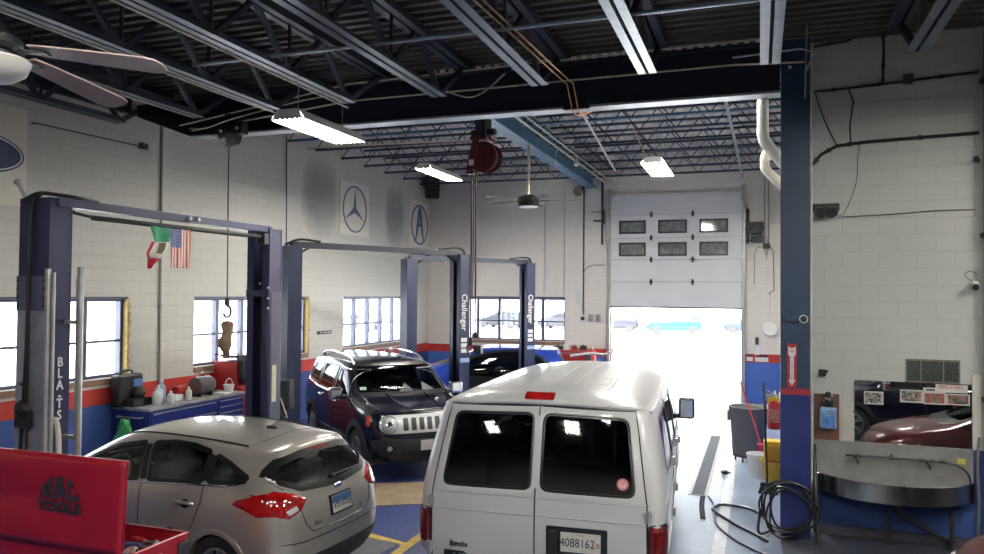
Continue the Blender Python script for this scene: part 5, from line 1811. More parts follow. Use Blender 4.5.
# bottles and small stock on the chest top
m_btl = mat('bottle_translucent', (0.55, 0.56, 0.55), 0.4, 0, 0.06)
def bottle(label, loc, h, r, m, cap=m_white, group='bottles on the blue tool chest'):
    t = thing('bottle', label, 'bottle', loc, 0, group)
    b = MB(); b.lathe([(r * 0.9, 0), (r, 0.01), (r, h * 0.62), (r * 0.75, h * 0.75), (r * 0.35, h * 0.85), (r * 0.32, h * 0.92)], None, 16); b.build('body', m, t, smooth=True)
    b = MB(); b.lathe([(r * 0.38, h * 0.90), (r * 0.38, h), (r * 0.3, h * 1.01)], None, 12); b.build('cap', cap, t)
    return t
bottle('white bottle nearest the black tool case on the chest', (-9.22, 9.78, ZT), 0.27, 0.07, m_btl)
bottle('tall white bottle second from the black tool case on the chest', (-9.30, 9.90, ZT), 0.30, 0.075, m_btl)
bottle('blue-tinted bottle behind the white bottles on the chest', (-9.40, 10.08, ZT), 0.36, 0.06, mat('bottle_blue', (0.30, 0.42, 0.55), 0.35))
bottle('short white spray bottle in front of the blue-tinted bottle', (-9.12, 9.98, ZT), 0.20, 0.06, m_btl)
bottle('small pale bottle at the right end of the bottles on the chest', (-9.14, 10.42, ZT), 0.22, 0.05, m_btl)
b = MB(); b.box(0, 0, 0, 0.22, 0.30, 0.09); o = b.build('carton', m_white, None, bevel=0.006); o.location = (-9.38, 10.20, ZT); o.scale = (0.7, 0.65, 1); tag(o, 'low white carton among the bottles on the chest', 'box')
t = thing('air_tank', 'small red tank lying behind the bottles on the chest', 'tank', (-9.52, 10.62, ZT + 0.10))
b = MB(); b.cyl((0, -0.10, 0), (0, 0.12, 0), 0.10, n=20); b.build('tank', mat('tank_red', (0.40, 0.03, 0.02), 0.4), t, bevel=0.02)
b = MB(); b.cyl((0.02, 0.12, 0), (0.02, 0.17, 0), 0.045, n=12); b.build('valve', m_black, t)
t = thing('metal_drum_heater', 'dark metal drum-shaped tool with a top handle on the chest', 'machine', (-9.30, 10.92, ZT + 0.161))
b = MB(); b.cyl((0, -0.17, 0.03), (0, 0.19, 0.03), 0.15, n=24); b.build('drum', mat('drum_grey', (0.14, 0.13, 0.13), 0.35, 0.5), t, bevel=0.01)
b = MB(); b.tube(spline([(0, -0.05, 0.17), (0, -0.04, 0.24), (0, 0.06, 0.24), (0, 0.08, 0.17)], 5), 0.015, 8); b.build('handle', m_galv, t, smooth=True)
b = MB(); b.box(-0.10, -0.15, -0.16, 0.10, -0.11, -0.08); b.box(-0.10, 0.13, -0.16, 0.10, 0.17, -0.08); b.build('foot', m_black, t)
b = MB(); b.cyl((0, 0.19, 0.03), (0, 0.215, 0.03), 0.13, n=24); b.build('end_cap', m_white, t)
t = thing('basket', 'small white basket with a hoop handle on the chest beside the red cabinet', 'basket', (-9.18, 11.50, ZT))
b = MB(); b.lathe([(0.07, 0), (0.10, 0.13), (0.105, 0.14), (0.095, 0.135), (0.065, 0.01)], None, 16); b.build('tub', m_white, t, smooth=True)
b = MB(); b.tube([(0, 0.10 * math.cos(a), 0.13 + 0.12 * math.sin(a)) for a in [PI * k / 12 for k in range(13)]], 0.008, 6); b.build('hoop', m_white, t)
b = MB(); b.box(-0.12, -0.15, 0, 0.14, 0.16, 0.03); o = b.build('tray', m_white, None, bevel=0.005); o.location = (-9.12, 11.24, ZT); o.scale = (0.9, 0.55, 1); tag(o, 'shallow white tray on the chest beside the drum-shaped tool', 'tray'); o.location.z = ZT
# red cabinet beyond it with a dark jacket thrown over
t = thing('tool_cabinet', 'red tool cabinet with drawers against the wall under the second window', 'tool cabinet', (-9.42, 12.25, 0))
m_rc = mat('cabinet_red', (0.34, 0.022, 0.02), 0.4, 0, 0.06, 4, coat=0.2)
b = MB(); b.box(-0.30, -0.45, 0.0, 0.26, 0.45, 0.10); b.box(-0.33, -0.48, 0.10, 0.30, 0.48, 1.10); b.box(-0.33, -0.48, 1.10, 0.20, 0.48, 1.58); b.build('cabinet', m_rc, t, bevel=0.01)
for k in range(4):
    b = MB(); b.box(0.201, -0.45, 1.14 + k * 0.11, 0.216, 0.45, 1.235 + k * 0.11); d = b.build('drawer', m_rc, t, bevel=0.003)
    b = MB(); b.box(0.216, -0.4, 1.215 + k * 0.11, 0.23, 0.4, 1.23 + k * 0.11); b.build('drawer_pull', m_galv, d)
for k in range(5):
    b = MB(); b.box(0.301, -0.45, 0.14 + k * 0.19, 0.316, 0.45, 0.315 + k * 0.19); d = b.build('drawer', m_rc, t, bevel=0.003)
    b = MB(); b.box(0.316, -0.4, 0.29 + k * 0.19, 0.33, 0.4, 0.305 + k * 0.19); b.build('drawer_pull', m_galv, d)
b = MB()
P = []
for i in range(12):
    u = i / 11
    P.append([(-0.30 + 0.70 * min(v, 0.84) + 0.02 * math.sin(9 * u + 7 * v), -0.50 + 0.66 * u, (1.66 + 0.05 * math.sin(4 * u + 2) * (1 - v) - max(0, v - 0.80) * 2.6 * (0.75 + 0.25 * math.sin(6 * u)))) for v in [k / 13 for k in range(14)]])
b.grid(P)
o = b.build('jacket', mat('cloth_black', (0.018, 0.018, 0.02), 0.9, 0, 0.2, 20), None, smooth=True, solid=0.03); o.location = (-9.42, 12.25, 0.02); tag(o, 'black jacket thrown over the red tool cabinet', 'jacket')
# dark stand with hoses between the lift post and the SUV
t = thing('oil_drain_stand', 'black fluid caddy with loose hoses beside the lift post and SUV', 'machine', (-6.62, 9.36, 0), R(20))
b = MB(); b.box(-0.22, -0.22, 0.12, 0.22, 0.22, 0.55); b.build('tank', m_black, t, bevel=0.03)
b = MB(); b.cyl((-0.12, 0.0, 0.5), (-0.12, 0.0, 1.35), 0.03, n=10); b.cyl((0.12, 0, 0.5), (0.12, 0, 1.30), 0.025, n=10); b.box(-0.22, -0.14, 1.20, 0.22, 0.14, 1.62); b.build('pump_head', m_dark, t, bevel=0.02)
b = MB()
b.tube(spline([(0.1, -0.12, 1.5), (0.05, -0.26, 1.3), (-0.15, -0.26, 0.9), (-0.2, -0.28, 0.4)], 6), 0.016, 8); b.tube(spline([(-0.1, -0.14, 1.5), (0.1, -0.28, 1.2), (0.25, -0.25, 0.95), (0.26, -0.2, 0.5)], 6), 0.014, 8)
b.build('hose', m_rubber, t, smooth=True)
b = MB(); b.tube(spline([(-0.2, -0.15, 1.05), (-0.1, -0.28, 1.22), (0.06, -0.2, 1.42), (0.2, -0.18, 1.1)], 6), 0.012, 6); b.build('pale_hose', m_wiretan, t, smooth=True)
b = MB(); b.box(0.10, -0.232, 0.72, 0.20, -0.225, 0.86); b.bar((0.15, -0.225, 0.6), (0.15, -0.2, 1.0), 0.02, 0.01); b.build('label', m_white, t)
for x in (-0.2, 0.2):
    b = MB(); b.cyl((x - 0.02, 0.2, 0.07), (x + 0.02, 0.2, 0.07), 0.07, n=14); b.cyl((x - 0.02, -0.2, 0.06), (x + 0.02, -0.2, 0.06), 0.06, n=14); b.build('caster', m_rubber, t)
# ---- overhead cable reel with its hook, and the leather sling under it
t = thing('hanging_cable_reel', 'black cable reel hanging under the cross beam near the left wall', 'reel', (-7.62, 9.45, 5.30))
b = MB(); b.cyl((-0.06, 0, 0), (0.10, 0, 0), 0.20, n=24); b.build('drum', m_black, t, bevel=0.02)
b = MB(); b.box(-0.14, -0.06, 0.02, -0.09, 0.06, 0.20); b.box(-0.30, -0.10, -0.02, -0.14, 0.08, 0.16); b.box(0.16, -0.08, -0.02, 0.30, 0.08, 0.14); b.box(-0.30, -0.05, 0.12, 0.30, 0.05, 0.17); b.box(-0.04, -0.05, 0.12, 0.04, 0.05, 0.3); b.build('mount', m_black, t, bevel=0.01)
b = MB(); b.ball((0.22, -0.09, 0.06), 0.025); b.ball((0.02, -0.2, 0.0), 0.025); b.build('bolt', m_white, t)
b = MB(); b.cyl((0.02, -0.02, -0.18), (0.02, 0.0, -2.55), 0.010, n=6); b.build('cable', m_dark, t)
b = MB(); b.cyl((0.02, 0, -2.50), (0.02, 0, -2.61), 0.04, n=10)
b.tube([(0.02, 0.005 + 0.085 * math.cos(a), -2.705 + 0.085 * math.sin(a)) for a in [R(100) - R(265) * k / 16 for k in range(17)]][::-1], 0.02, 8)
b.build('hook', m_dark, t, smooth=True)
b = MB()
prof = [(-0.02, 0.03, 0.02), (-0.05, 0.10, 0.07), (-0.10, 0.11, 0.09), (-0.20, 0.085, 0.08), (-0.30, 0.085, 0.07), (-0.38, 0.13, 0.08), (-0.48, 0.13, 0.08), (-0.55, 0.08, 0.06), (-0.60, 0.06, 0.05), (-0.68, 0.06, 0.045), (-0.72, 0.08, 0.05)]
P = []
for i, (z, ry, rx) in enumerate(prof):
    off = (0.0, 0.02, 0.02, 0.03, 0.0, -0.05, -0.04, -0.02, 0.0, 0.01, 0.0)[i]
    P.append([(rx * math.cos(a), off + ry * math.sin(a) * (1 + 0.12 * math.sin(3 * a + i)), z) for a in [2 * PI * k / 14 for k in range(15)]])
b.grid(P); b.add([P[0][k] for k in range(14)], [tuple(range(14))]); b.add([P[-1][k] for k in range(14)], [tuple(range(14))])
o = b.build('hanging_sling', mat('leather_brown', (0.20, 0.13, 0.085), 0.8, 0, 0.3, 12), None, smooth=True)
o.location = (-7.60, 9.45, 2.475); o.scale = (1, 1, 0.82); tag(o, 'brown leather sling hanging from the hook before the second window', 'sling')
b = MB(); b.tube([(0, 0.0, 0.0), (0.0, 0.02, -0.03)], 0.012, 6)
# ================================================================= the wash sink wall and the column
YW = YR - 0.002
m_sink = mat('sink_steel', (0.50, 0.50, 0.49), 0.22, 1.0, 0.10, 5)
m_panel = mat('splash_panel', (0.36, 0.355, 0.34), 0.42, 0.35, 0.12, 6)
t = thing('wash_sink', 'long steel wash trough with a bowed front rim under the wall mirror', 'sink', (1.49, YW, 0))
b = MB(); b.box(-0.86, -0.025, 0.60, 0.86, -0.001, 1.13); b.box(-0.86, -0.03, 1.12, 0.86, -0.001, 1.135)
b.build('splash_panel', m_panel, t)
# bowed trough: outline from above
out, inn = [], []
N = 28
for k in range(N + 1):
    u = -1 + 2 * k / N
    d = 0.10 + 0.50 * (1 - abs(u) ** 2.4)
    out.append((0.86 * u, -d)); inn.append((0.83 * u, -(d - 0.025)))
b = MB()
b.grid([[(x, y, 0.55) for x, y in out], [(x, y, 0.76) for x, y in out], [(x * 0.995, y + 0.012, 0.765) for x, y in out], [(x, y, 0.755) for x, y in inn], [(x, y, 0.58) for x, y in inn], [(x, -0.02, 0.575) for x, y in inn]])
b.grid([[(x, y, 0.55) for x, y in out], [(x, -0.03, 0.50) for x, y in out]])
b.build('trough', m_sink, t, smooth=True)
b = MB(); b.tube(spline([(0.05, -0.30, 0.52), (0.06, -0.30, 0.40), (0.25, -0.22, 0.27), (0.62, -0.14, 0.05)], 6), 0.03, 10); b.build('waste_pipe', m_dark, t, smooth=True)
for x in (-0.05, 0.60):
    b = MB(); b.box(x - 0.02, -0.25, 0.0, x + 0.02, -0.20, 0.52); b.build('leg', m_dark, t)
b = MB(); b.tube(spline([(-0.50, -0.09, 0.98), (0.0, -0.09, 0.985), (0.55, -0.09, 0.975), (0.72, -0.10, 0.93), (0.80, -0.11, 0.84), (0.815, -0.11, 0.70)], 6), 0.012, 8)
for x in (-0.36, 0.0, 0.31, 0.53): b.cyl((x - 0.03, -0.09, 0.983), (x + 0.03, -0.09, 0.983), 0.02, n=8)
b.box(-0.012, -0.10, 0.98, 0.012, -0.08, 1.03); b.cyl((-0.40, -0.09, 0.98), (-0.40, -0.028, 0.98), 0.012, n=6); b.cyl((0.45, -0.09, 0.98), (0.45, -0.028, 0.98), 0.012, n=6)
sp = b.build('spray_bar', m_dark, t, smooth=True)
for x in (-0.40, 0.36):
    b = MB(); b.tube([(x, -0.09, 0.97), (x + 0.03, -0.14, 0.93), (x + 0.04, -0.16, 0.89)], 0.013, 8); b.box(x - 0.01, -0.13, 0.975, x + 0.05, -0.09, 0.99); b.build('tap', m_dark, sp, smooth=True)
b = MB(); b.box(0.69, -0.05, 0.955, 0.78, -0.026, 1.02); b.build('valve_tag', mat('tag_yellow', (0.60, 0.55, 0.12), 0.5), t, bevel=0.005)
b = MB(); b.lathe([(0.025, 0), (0.028, 0.06), (0.012, 0.09), (0.012, 0.14), (0.03, 0.145)], Matrix.Translation((0.12, -0.20, 0.579)), 12)
o = b.build('drain_plug', m_steel, None, smooth=True); o.location = (1.49, YW, 0); tag(o, 'small shiny drain pipe standing in the wash trough', 'pipe')
# soap dispenser on a brown board
t = thing('wall_board', 'brown wooden board fixed to the wall left of the mirror', 'board', (0.79, YW, 1.41))
b = MB(); b.box(-0.14, -0.02, -0.30, 0.14, -0.001, 0.29); b.build('board', mat('board_brown', (0.13, 0.055, 0.035), 0.55, 0, 0.15, 8), t, bevel=0.003)
b = MB(); b.cyl((0.06, -0.02, 0.27), (0.06, -0.03, 0.27), 0.012, n=8); b.build('screw', m_galv, t)
t = thing('soap_dispenser', 'blue and white soap bottle with a black pump on the brown board', 'soap dispenser', (0.80, YW - 0.024, 1.28))
b = MB(); b.box(-0.095, -0.10, 0, 0.095, 0, 0.27); b.build('bottle', mat('soap_blue', (0.20, 0.34, 0.55), 0.4, 0, 0.25, 9), t, bevel=0.03, seg=3)
b = MB(); b.box(-0.07, -0.103, 0.03, 0.07, -0.098, 0.17); b.build('soap_label', mat('soap_label', (0.10, 0.24, 0.55), 0.5, 0, 0.5, 25), t)
b = MB(); b.ball((0, -0.05, 0.33), 0.07, 14, 8, (0.85, 0.7, 1.0)); b.cyl((0.0, -0.05, 0.38), (0.0, -0.05, 0.45), 0.03, n=10); b.box(-0.06, -0.08, 0.25, 0.06, -0.02, 0.30); b.build('pump', m_black, t, smooth=True)
b = MB(); b.box(0.96, YW - 0.006, 1.14, 1.09, YW - 0.001, 1.62); o = b.build('wall_paint_patch', mat('patch_cream', (0.58, 0.55, 0.47), 0.5), None); struct(o); o.name = 'trim_4'
# mirror, photos along its upper edge, backward sign strip
m_mirror = mat('mirror', (0.62, 0.63, 0.64), 0.015, 1.0, 0.03, 2)
t = thing('wall_mirror', 'wide dark mirror above the wash sink with photos along its top', 'mirror', (1.725, YW, 1.50))
b = MB(); b.box(-0.625, -0.012, -0.385, 0.625, -0.001, 0.385); b.build('glass', m_mirror, t)
b = MB()
for x in (-0.60, 0.60):
    for z in (-0.36, 0.36): b.cyl((x, -0.012, z), (x, -0.02, z), 0.02, n=10)
b.cyl((-0.62, -0.012, 0.0), (-0.62, -0.02, 0.0), 0.02, n=10)
b.build('clip', m_chrome, t)
def photo(label, x0, x1, z0, z1, cols, seed):
    b = MB(); b.box(x0, YW - 0.017, z0, x1, YW - 0.0125, z1)
    o = b.build('photo_print', mat('photo_border', (0.62, 0.62, 0.60), 0.5), None)
    tag(o, label, 'photo', 'prints stuck on the mirror')
    r2 = random.Random(seed)
    b = MB()
    w, h = (x1 - x0), (z1 - z0)
    for i in range(9):
        for j in range(5):
            b.cur = r2.randrange(len(cols))
            b.box(x0 + w * (0.06 + 0.88 * i / 9), YW - 0.0185, z0 + h * (0.10 + 0.80 * j / 5), x0 + w * (0.06 + 0.88 * (i + 0.98) / 9), YW - 0.0165, z0 + h * (0.10 + 0.80 * (j + 0.98) / 5))
    me = b.build('picture', cols, o)
pc = [mat('pic_%d' % i, c_, 0.5) for i, c_ in enumerate(((0.05, 0.05, 0.05), (0.22, 0.20, 0.17), (0.35, 0.06, 0.05), (0.12, 0.18, 0.12), (0.42, 0.38, 0.33)))]
photo('separate photo print at the left end of the mirror top', 1.205, 1.415, 1.60, 1.755, pc[:2] + [pc[4]], 3)
photo('colourful print with green bits, first in the right-hand row on the mirror', 1.595, 1.835, 1.645, 1.795, pc, 5)
photo('mostly red print in the middle of the right-hand row on the mirror', 1.84, 2.075, 1.635, 1.78, [pc[2], pc[2], pc[3], pc[1]], 8)
photo('last print of the right-hand row on the mirror, near its right edge', 2.08, 2.32, 1.64, 1.77, [pc[2], pc[0], pc[1], pc[3]], 9)
b = MB(); b.box(1.97, YW - 0.0165, 1.782, 2.30, YW - 0.0125, 1.875); b.box(1.84, YW - 0.0165, 1.782, 1.97, YW - 0.0125, 1.83)
o = b.build('strip_sign', mat('photo_border', (0.62, 0.62, 0.60), 0.5), None); tag(o, 'white strip with red back-to-front lettering at the mirror top right', 'sign')
text('lettering', 'CAR-O-LINER', 0.056, (2.125, YW - 0.0175, 1.845), (-1, 0, 0), (0, 0, 1), mat('letter_red', (0.50, 0.04, 0.04), 0.5), o, 0.0004, sx=0.75, bold=0.001)
b = MB(); b.box(1.87, YW - 0.0185, 1.795, 1.96, YW - 0.0167, 1.815); b.build('strip_mark', m_black, o)
# fittings on the wall
t = thing('mounted_flood_lamp', 'black twin-head flood lamp on the wall right of the column', 'lamp', (0.775, YW, 3.96))
b = MB(); b.box(-0.155, -0.10, -0.01, 0.155, -0.001, 0.085); b.build('housing', m_black, t, bevel=0.015)
for x in (-0.06, 0.075):
    b = MB(); b.cyl((x, -0.06, -0.015), (x - 0.01, -0.17, -0.035), 0.06, 0.066, 16); h = b.build('lamp_head', m_black, t, bevel=0.006)
b = MB(); b.tube(spline([(0.93, YW - 0.015, 3.90), (1.0, YW - 0.015, 3.95), (1.12, YW - 0.015, 4.30), (1.14, YW - 0.015, 4.62), (1.16, YW - 0.015, 4.78)], 8), 0.004, 5); o = b.build('wall_wire', m_dark, None); tag(o, 'thin wire rising in a curve from the twin flood lamp', 'wire')
b = MB(); b.tube(spline([(0.92, YW - 0.012, 3.88), (1.5, YW - 0.012, 3.90), (2.0, YW - 0.012, 3.93), (2.38, YW - 0.012, 3.93)], 8), 0.005, 5); o = b.build('wall_wire', m_dark, None); tag(o, 'thin wire running level from the flood lamp to the right', 'wire')
conduit('thick black cable bent up from the column and along the upper wall', [(0.62, YW - 0.03, 4.54), (0.72, YW - 0.03, 4.66), (0.90, YW - 0.03, 4.76), (1.2, YW - 0.03, 4.79), (2.42, YW - 0.03, 4.83)], 0.02, m_rubber, 'wall_cable')
conduit('black cable running level high on the wall to the box', [(0.64, YW - 0.025, 5.45), (1.1, YW - 0.025, 5.47), (1.66, YW - 0.025, 5.50), (2.42, YW - 0.025, 5.54)], 0.016, m_rubber, 'wall_cable')
conduit('short black cable dropping from the roof to the level cable', [(1.41, YW - 0.06, 6.20), (1.42, YW - 0.06, 5.9), (1.41, YW - 0.06, 5.50)], 0.016, m_rubber, 'wall_cable')
conduit('black cable slanting along the top of the wall', [(0.64, YW - 0.03, 6.02), (1.0, YW - 0.03, 6.05), (1.41, YW - 0.03, 6.20), (2.0, YW - 0.03, 6.24)], 0.016, m_rubber, 'wall_cable')
conduit('thin cable looping down from the level cable beside the column', [(0.66, YW - 0.02, 5.42), (0.76, YW - 0.02, 5.1), (0.82, YW - 0.02, 4.95), (0.90, YW - 0.02, 4.78)], 0.008, m_rubber, 'wall_wire', clips=False)
conduit('thin cable curving between the two black cables', [(1.04, YW - 0.02, 5.45), (1.09, YW - 0.02, 5.30), (1.05, YW - 0.02, 5.0), (1.06, YW - 0.02, 4.80)], 0.009, m_rubber, 'wall_wire', clips=False)
b = MB(); b.box(1.635, YW - 0.07, 5.46, 1.735, YW - 0.001, 5.58); o = b.build('junction_box', mat('box_olive', (0.06, 0.06, 0.05), 0.6), None, bevel=0.005); tag(o, 'small dark junction box on the high level cable', 'box')
t = thing('mounted_security_camera', 'white dome-headed camera at the right end of the wall', 'camera', (2.37, YW, 3.02))
b = MB(); b.cyl((0, -0.001, 0.03), (0, -0.05, 0.03), 0.05, n=16); b.cyl((0, -0.05, 0.03), (-0.02, -0.16, 0.0), 0.045, n=16); b.build('housing', m_white, t, smooth=True)
b = MB(); b.cyl((-0.02, -0.16, 0.0), (-0.022, -0.172, -0.002), 0.036, n=16); b.build('lens', m_black, t)
b = MB(); b.tube(spline([(-0.02, -0.02, 0.07), (-0.10, -0.03, 0.14), (-0.05, -0.03, 0.19), (0.04, -0.02, 0.15)], 6), 0.004, 5); b.build('lead', m_dark, t)
b = MB(); b.cyl((2.42, YW - 0.001, 4.51), (2.37, YW - 0.13, 4.51), 0.02, n=8); b.cyl((2.375, YW - 0.11, 4.51), (2.36, YW - 0.15, 4.51), 0.03, n=8); o = b.build('wall_nozzle', m_dark, None); tag(o, 'short dark nozzle sticking out of the wall at the far right', 'nozzle')
b = MB(); b.box(0.70, YW - 0.05, 1.92, 0.78, YW - 0.001, 2.0); b.bar((0.70, YW - 0.05, 1.93), (0.80, YW - 0.08, 1.99), 0.03, 0.03); o = b.build('wall_hook', m_black, None, bevel=0.006); tag(o, 'small black hook on the wall above the brown board', 'hook')
# dark vertical pipe and duct at the right edge
t = thing('standpipe', 'dark vertical pipe at the far right end of the sink wall', 'pipe', (2.51, YW - 0.09, 0))
b = MB(); b.cyl((0, 0, 0.0), (0, 0, 6.05), 0.055, n=14); b.build('pipe', mat('pipe_soot', (0.03, 0.03, 0.03), 0.6), t, smooth=True)
for z in (1.7, 3.6, 5.4):
    b = MB(); b.box(-0.08, -0.07, z, 0.08, 0.085, z + 0.05); b.build('bracket', m_dark, t)
b = MB(); b.tube(spline([(2.385, YW - 0.14, 1.30), (2.36, YW - 0.16, 1.0), (2.37, YW - 0.17, 0.6), (2.36, YW - 0.16, 0.08)], 8), 0.016, 8); o = b.build('drop_hose', mat('hose_grey', (0.16, 0.17, 0.18), 0.5), None, smooth=True); tag(o, 'grey hose hanging down beside the right end of the sink', 'hose')
b = MB(); b.box(2.345, YW - 0.03, 1.14, 2.43, YW - 0.001, 2.0); o = b.build('trim_5', m_pvc, None); struct(o)
# white pipe up the column's right edge
conduit('thin white pipe running up the right side of the blue column', [(0.605, 9.95, 0.05), (0.602, 9.95, 6.0)], 0.012, m_pvc, 'column_pipe')
# fire extinguisher arrow on the column, camera
t = thing('fire_sign', 'red and white fire extinguisher arrow sign on the blue column', 'sign', (0.375, 9.786, 2.06))
b = MB(); b.box(-0.055, -0.003, -0.25, 0.055, 0.002, 0.27); b.build('sign_plate', mat('sign_red', (0.36, 0.02, 0.035), 0.45), t)
ar = [(-0.042, 0.235), (-0.020, 0.222), (0.0, 0.215), (0.020, 0.222), (0.042, 0.235), (0.042, 0.135), (0.022, 0.12), (0.022, -0.165), (0.042, -0.165), (0, -0.235), (-0.042, -0.165), (-0.022, -0.165), (-0.022, 0.12), (-0.042, 0.135)]
b = MB(); M = Matrix(((1, 0, 0, 0), (0, 0, -1, -0.003), (0, 1, 0, 0), (0, 0, 0, 1))); b.prism(ar, 0.0015, M); a = b.build('arrow', mat('sign_white', (0.68, 0.68, 0.66), 0.4), t)
text('lettering', 'FIRE', 0.042, (0, -0.005, 0.175), (1, 0, 0), (0, 0, 1), mat('letter_red', (0.5, 0.04, 0.04), 0.5), a, 0.0005, sx=0.8)
for k, ch in enumerate('EXTINGUISHER'):
    text('lettering', ch, 0.026, (0, -0.005, 0.105 - k * 0.0235), (1, 0, 0), (0, 0, 1), m_ink, a, 0.0005)
t = thing('column_camera', 'white bullet camera on the blue column above the fire sign', 'camera', (0.50, 9.784, 2.63))
b = MB(); b.cyl((0, 0, 0), (0.0, -0.09, 0.0), 0.042, 0.05, 18); b.build('housing', m_white, t, smooth=True)
b = MB(); b.cyl((0.0, -0.09, 0.0), (0.0, -0.10, 0.0), 0.038, n=18); b.build('lens', m_black, t)
b = MB(); b.tube(spline([(-0.03, -0.02, -0.02), (-0.10, -0.012, -0.05), (-0.20, -0.012, -0.02), (-0.25, -0.012, 0.04)], 6), 0.006, 6); b.build('lead', m_rubber, t)
b = MB(); b.ball((0.35, 9.785, 5.68), 0.02); o = b.build('beam_bolt', m_white, None); tag(o, 'pale bolt head on the beam end above the column', 'bolt')
# coiled hose by the column foot, floor hose
m_hose = mat('hose_black', (0.012, 0.013, 0.014), 0.35, 0, 0.15, 12)
b = MB()
pts = []
for k in range(150):
    a = 2 * PI * k / 26
    r1 = 0.30 + 0.045 * math.sin(k * 0.37) ; r3 = 0.29 + 0.055 * math.sin(k * 0.21 + 1)
    pts.append((0.33 + 0.27 * math.cos(a) * (1 + 0.22 * math.sin(k * 0.13)) + 0.03 * math.sin(k * 0.5), 9.68 - 0.07 * math.sin(k * 0.09) - 0.02 * math.cos(k * 0.3), 0.36 + r3 * math.sin(a)))
b.tube(pts, 0.013, 6)
o = b.build('hose_coil', m_hose, None, smooth=True); tag(o, 'black air hose hung in loose coils at the foot of the blue column', 'hose')
def fl(px): return px
b = MB()
b.tube(spline([(0.10, 9.50, 0.018), (-0.05, 9.75, 0.018), (-0.30, 10.1, 0.018), (-0.55, 10.55, 0.018), (-0.58, 10.75, 0.018), (-0.45, 10.95, 0.018), (-0.10, 10.85, 0.018), (0.10, 10.4, 0.018), (0.14, 9.95, 0.03), (0.0, 9.55, 0.10), (0.02, 9.50, 0.40)], 8), 0.017, 8)
o = b.build('air_hose', m_hose, None, smooth=True); tag(o, 'black hose looped out on the floor left of the blue column', 'hose')
b = MB()
b.tube(spline([(-0.68, 11.33, 0.013), (-0.60, 11.0, 0.013), (-0.56, 10.6, 0.013), (-0.50, 10.0, 0.013), (-0.30, 9.5, 0.013), (-0.05, 9.15, 0.013), (0.25, 8.9, 0.013)], 8), [0.012] * 49, 8)
b2 = MB()
o = b.build('floor_cable', m_dark, None, smooth=True); tag(o, 'dark cable running from the drain end across the floor', 'cable')
b = MB()
b.grid([[(p.x - 0.035, p.y, 0.001), (p.x - 0.02, p.y, 0.012), (p.x + 0.02, p.y, 0.012), (p.x + 0.035, p.y, 0.001)] for p in [Vector(q) for q in spline([(-0.76, 11.36, 0), (-0.75, 11.0, 0), (-0.72, 10.6, 0), (-0.68, 10.2, 0)], 5)]])
o = b.build('cable_cover', mat('cover_grey', (0.035, 0.04, 0.05), 0.95, spec=0.05), None); tag(o, 'grey rubber cable cover strip at the near end of the drain', 'cable cover')
b = MB(); b.tube(spline([(0.30, 9.62, 0.78), (0.55, 9.60, 0.98), (0.85, 9.62, 0.92), (1.05, 9.62, 0.80)], 6), 0.016, 8)
o = b.build('loop_hose', m_hose, None, smooth=True); tag(o, 'black hose rising over the coils towards the wash trough', 'hose'); bpy.data.objects.remove(o)
t = thing('leaning_pipe', 'dark grey pipe leaning on the wall right of the blue column', 'pipe', (0.66, 9.70, 0.0))
b = MB(); b.cyl((0.0, 0.0, 0.02), (-0.032, 0.42, 1.10), 0.03, n=12); b.build('tube', m_dark, t, smooth=True)
b = MB(); b.cyl((-0.028, 0.37, 0.97), (-0.032, 0.41, 1.08), 0.036, n=12); b.build('collar', m_rubber, t)
# cleaning things behind the column
t = thing('trash_can', 'large round grey trash can on casters by the far door', 'trash can', (-0.17, 14.1, 0))
m_can = mat('can_grey', (0.11, 0.115, 0.12), 0.55, 0, 0.08, 6)
b = MB(); b.lathe([(0.255, 0.11), (0.27, 0.13), (0.315, 0.86), (0.335, 0.90), (0.345, 0.95), (0.33, 0.955), (0.31, 0.93), (0.265, 0.16), (0.05, 0.15)], None, 32); b.build('bin', m_can, t, smooth=True)
for s in (-1, 1):
    b = MB(); b.box(s * 0.30, -0.09, 0.70, s * 0.36, 0.09, 0.88); b.build('handle', m_can, t, bevel=0.015)
b = MB(); b.lathe([(0.24, 0.085), (0.27, 0.09), (0.27, 0.12), (0.24, 0.12)], None, 28); d = b.build('dolly', m_black, t)
for k in range(5):
    a = 2 * PI * k / 5 + 0.5
    b = MB(); b.cyl((0.22 * math.cos(a) - 0.015, 0.22 * math.sin(a), 0.04), (0.22 * math.cos(a) + 0.015, 0.22 * math.sin(a), 0.04), 0.04, n=12); b.build('caster', m_rubber, d)
t = thing('mop', 'mop with a long red handle leaning across the trash can', 'mop', (0, 0, 0))
b = MB(); b.cyl((0.05, 13.35, 0.40), (-0.30, 13.72, 1.42), 0.014, n=8); b.build('handle', mat('handle_red', (0.42, 0.03, 0.06), 0.4), t)
b = MB(); b.box(-0.02, 13.27, 0.36, 0.12, 13.39, 0.45)
for k in range(22):
    b.tube([(0.05 + 0.05 * math.cos(k), 13.33 + 0.04 * math.sin(k), 0.42), (0.05 + 0.08 * math.cos(k), 13.33 + 0.07 * math.sin(k), 0.22), (0.05 + 0.10 * math.cos(k * 1.3), 13.33 + 0.08 * math.sin(k * 1.3), 0.012)], 0.012, 5)
b.build('mop_head', mat('mop_red', (0.34, 0.03, 0.09), 0.9, 0, 0.2, 40), t)
t = thing('bucket', 'white plastic bucket on the floor beside the yellow mop bucket', 'bucket', (-0.02, 12.92, 0))
b = MB(); b.lathe([(0.13, 0.0), (0.165, 0.34), (0.172, 0.35), (0.172, 0.37), (0.155, 0.37), (0.125, 0.02)], None, 24); b.build('pail', m_white, t, smooth=True)
b = MB(); b.tube([(0.17 * math.cos(a), 0.05 + 0.10 * math.sin(a), 0.34 - 0.12 * math.sin(a)) for a in [PI * k / 12 for k in range(13)]], 0.004, 5); b.build('bail', m_steel, t)
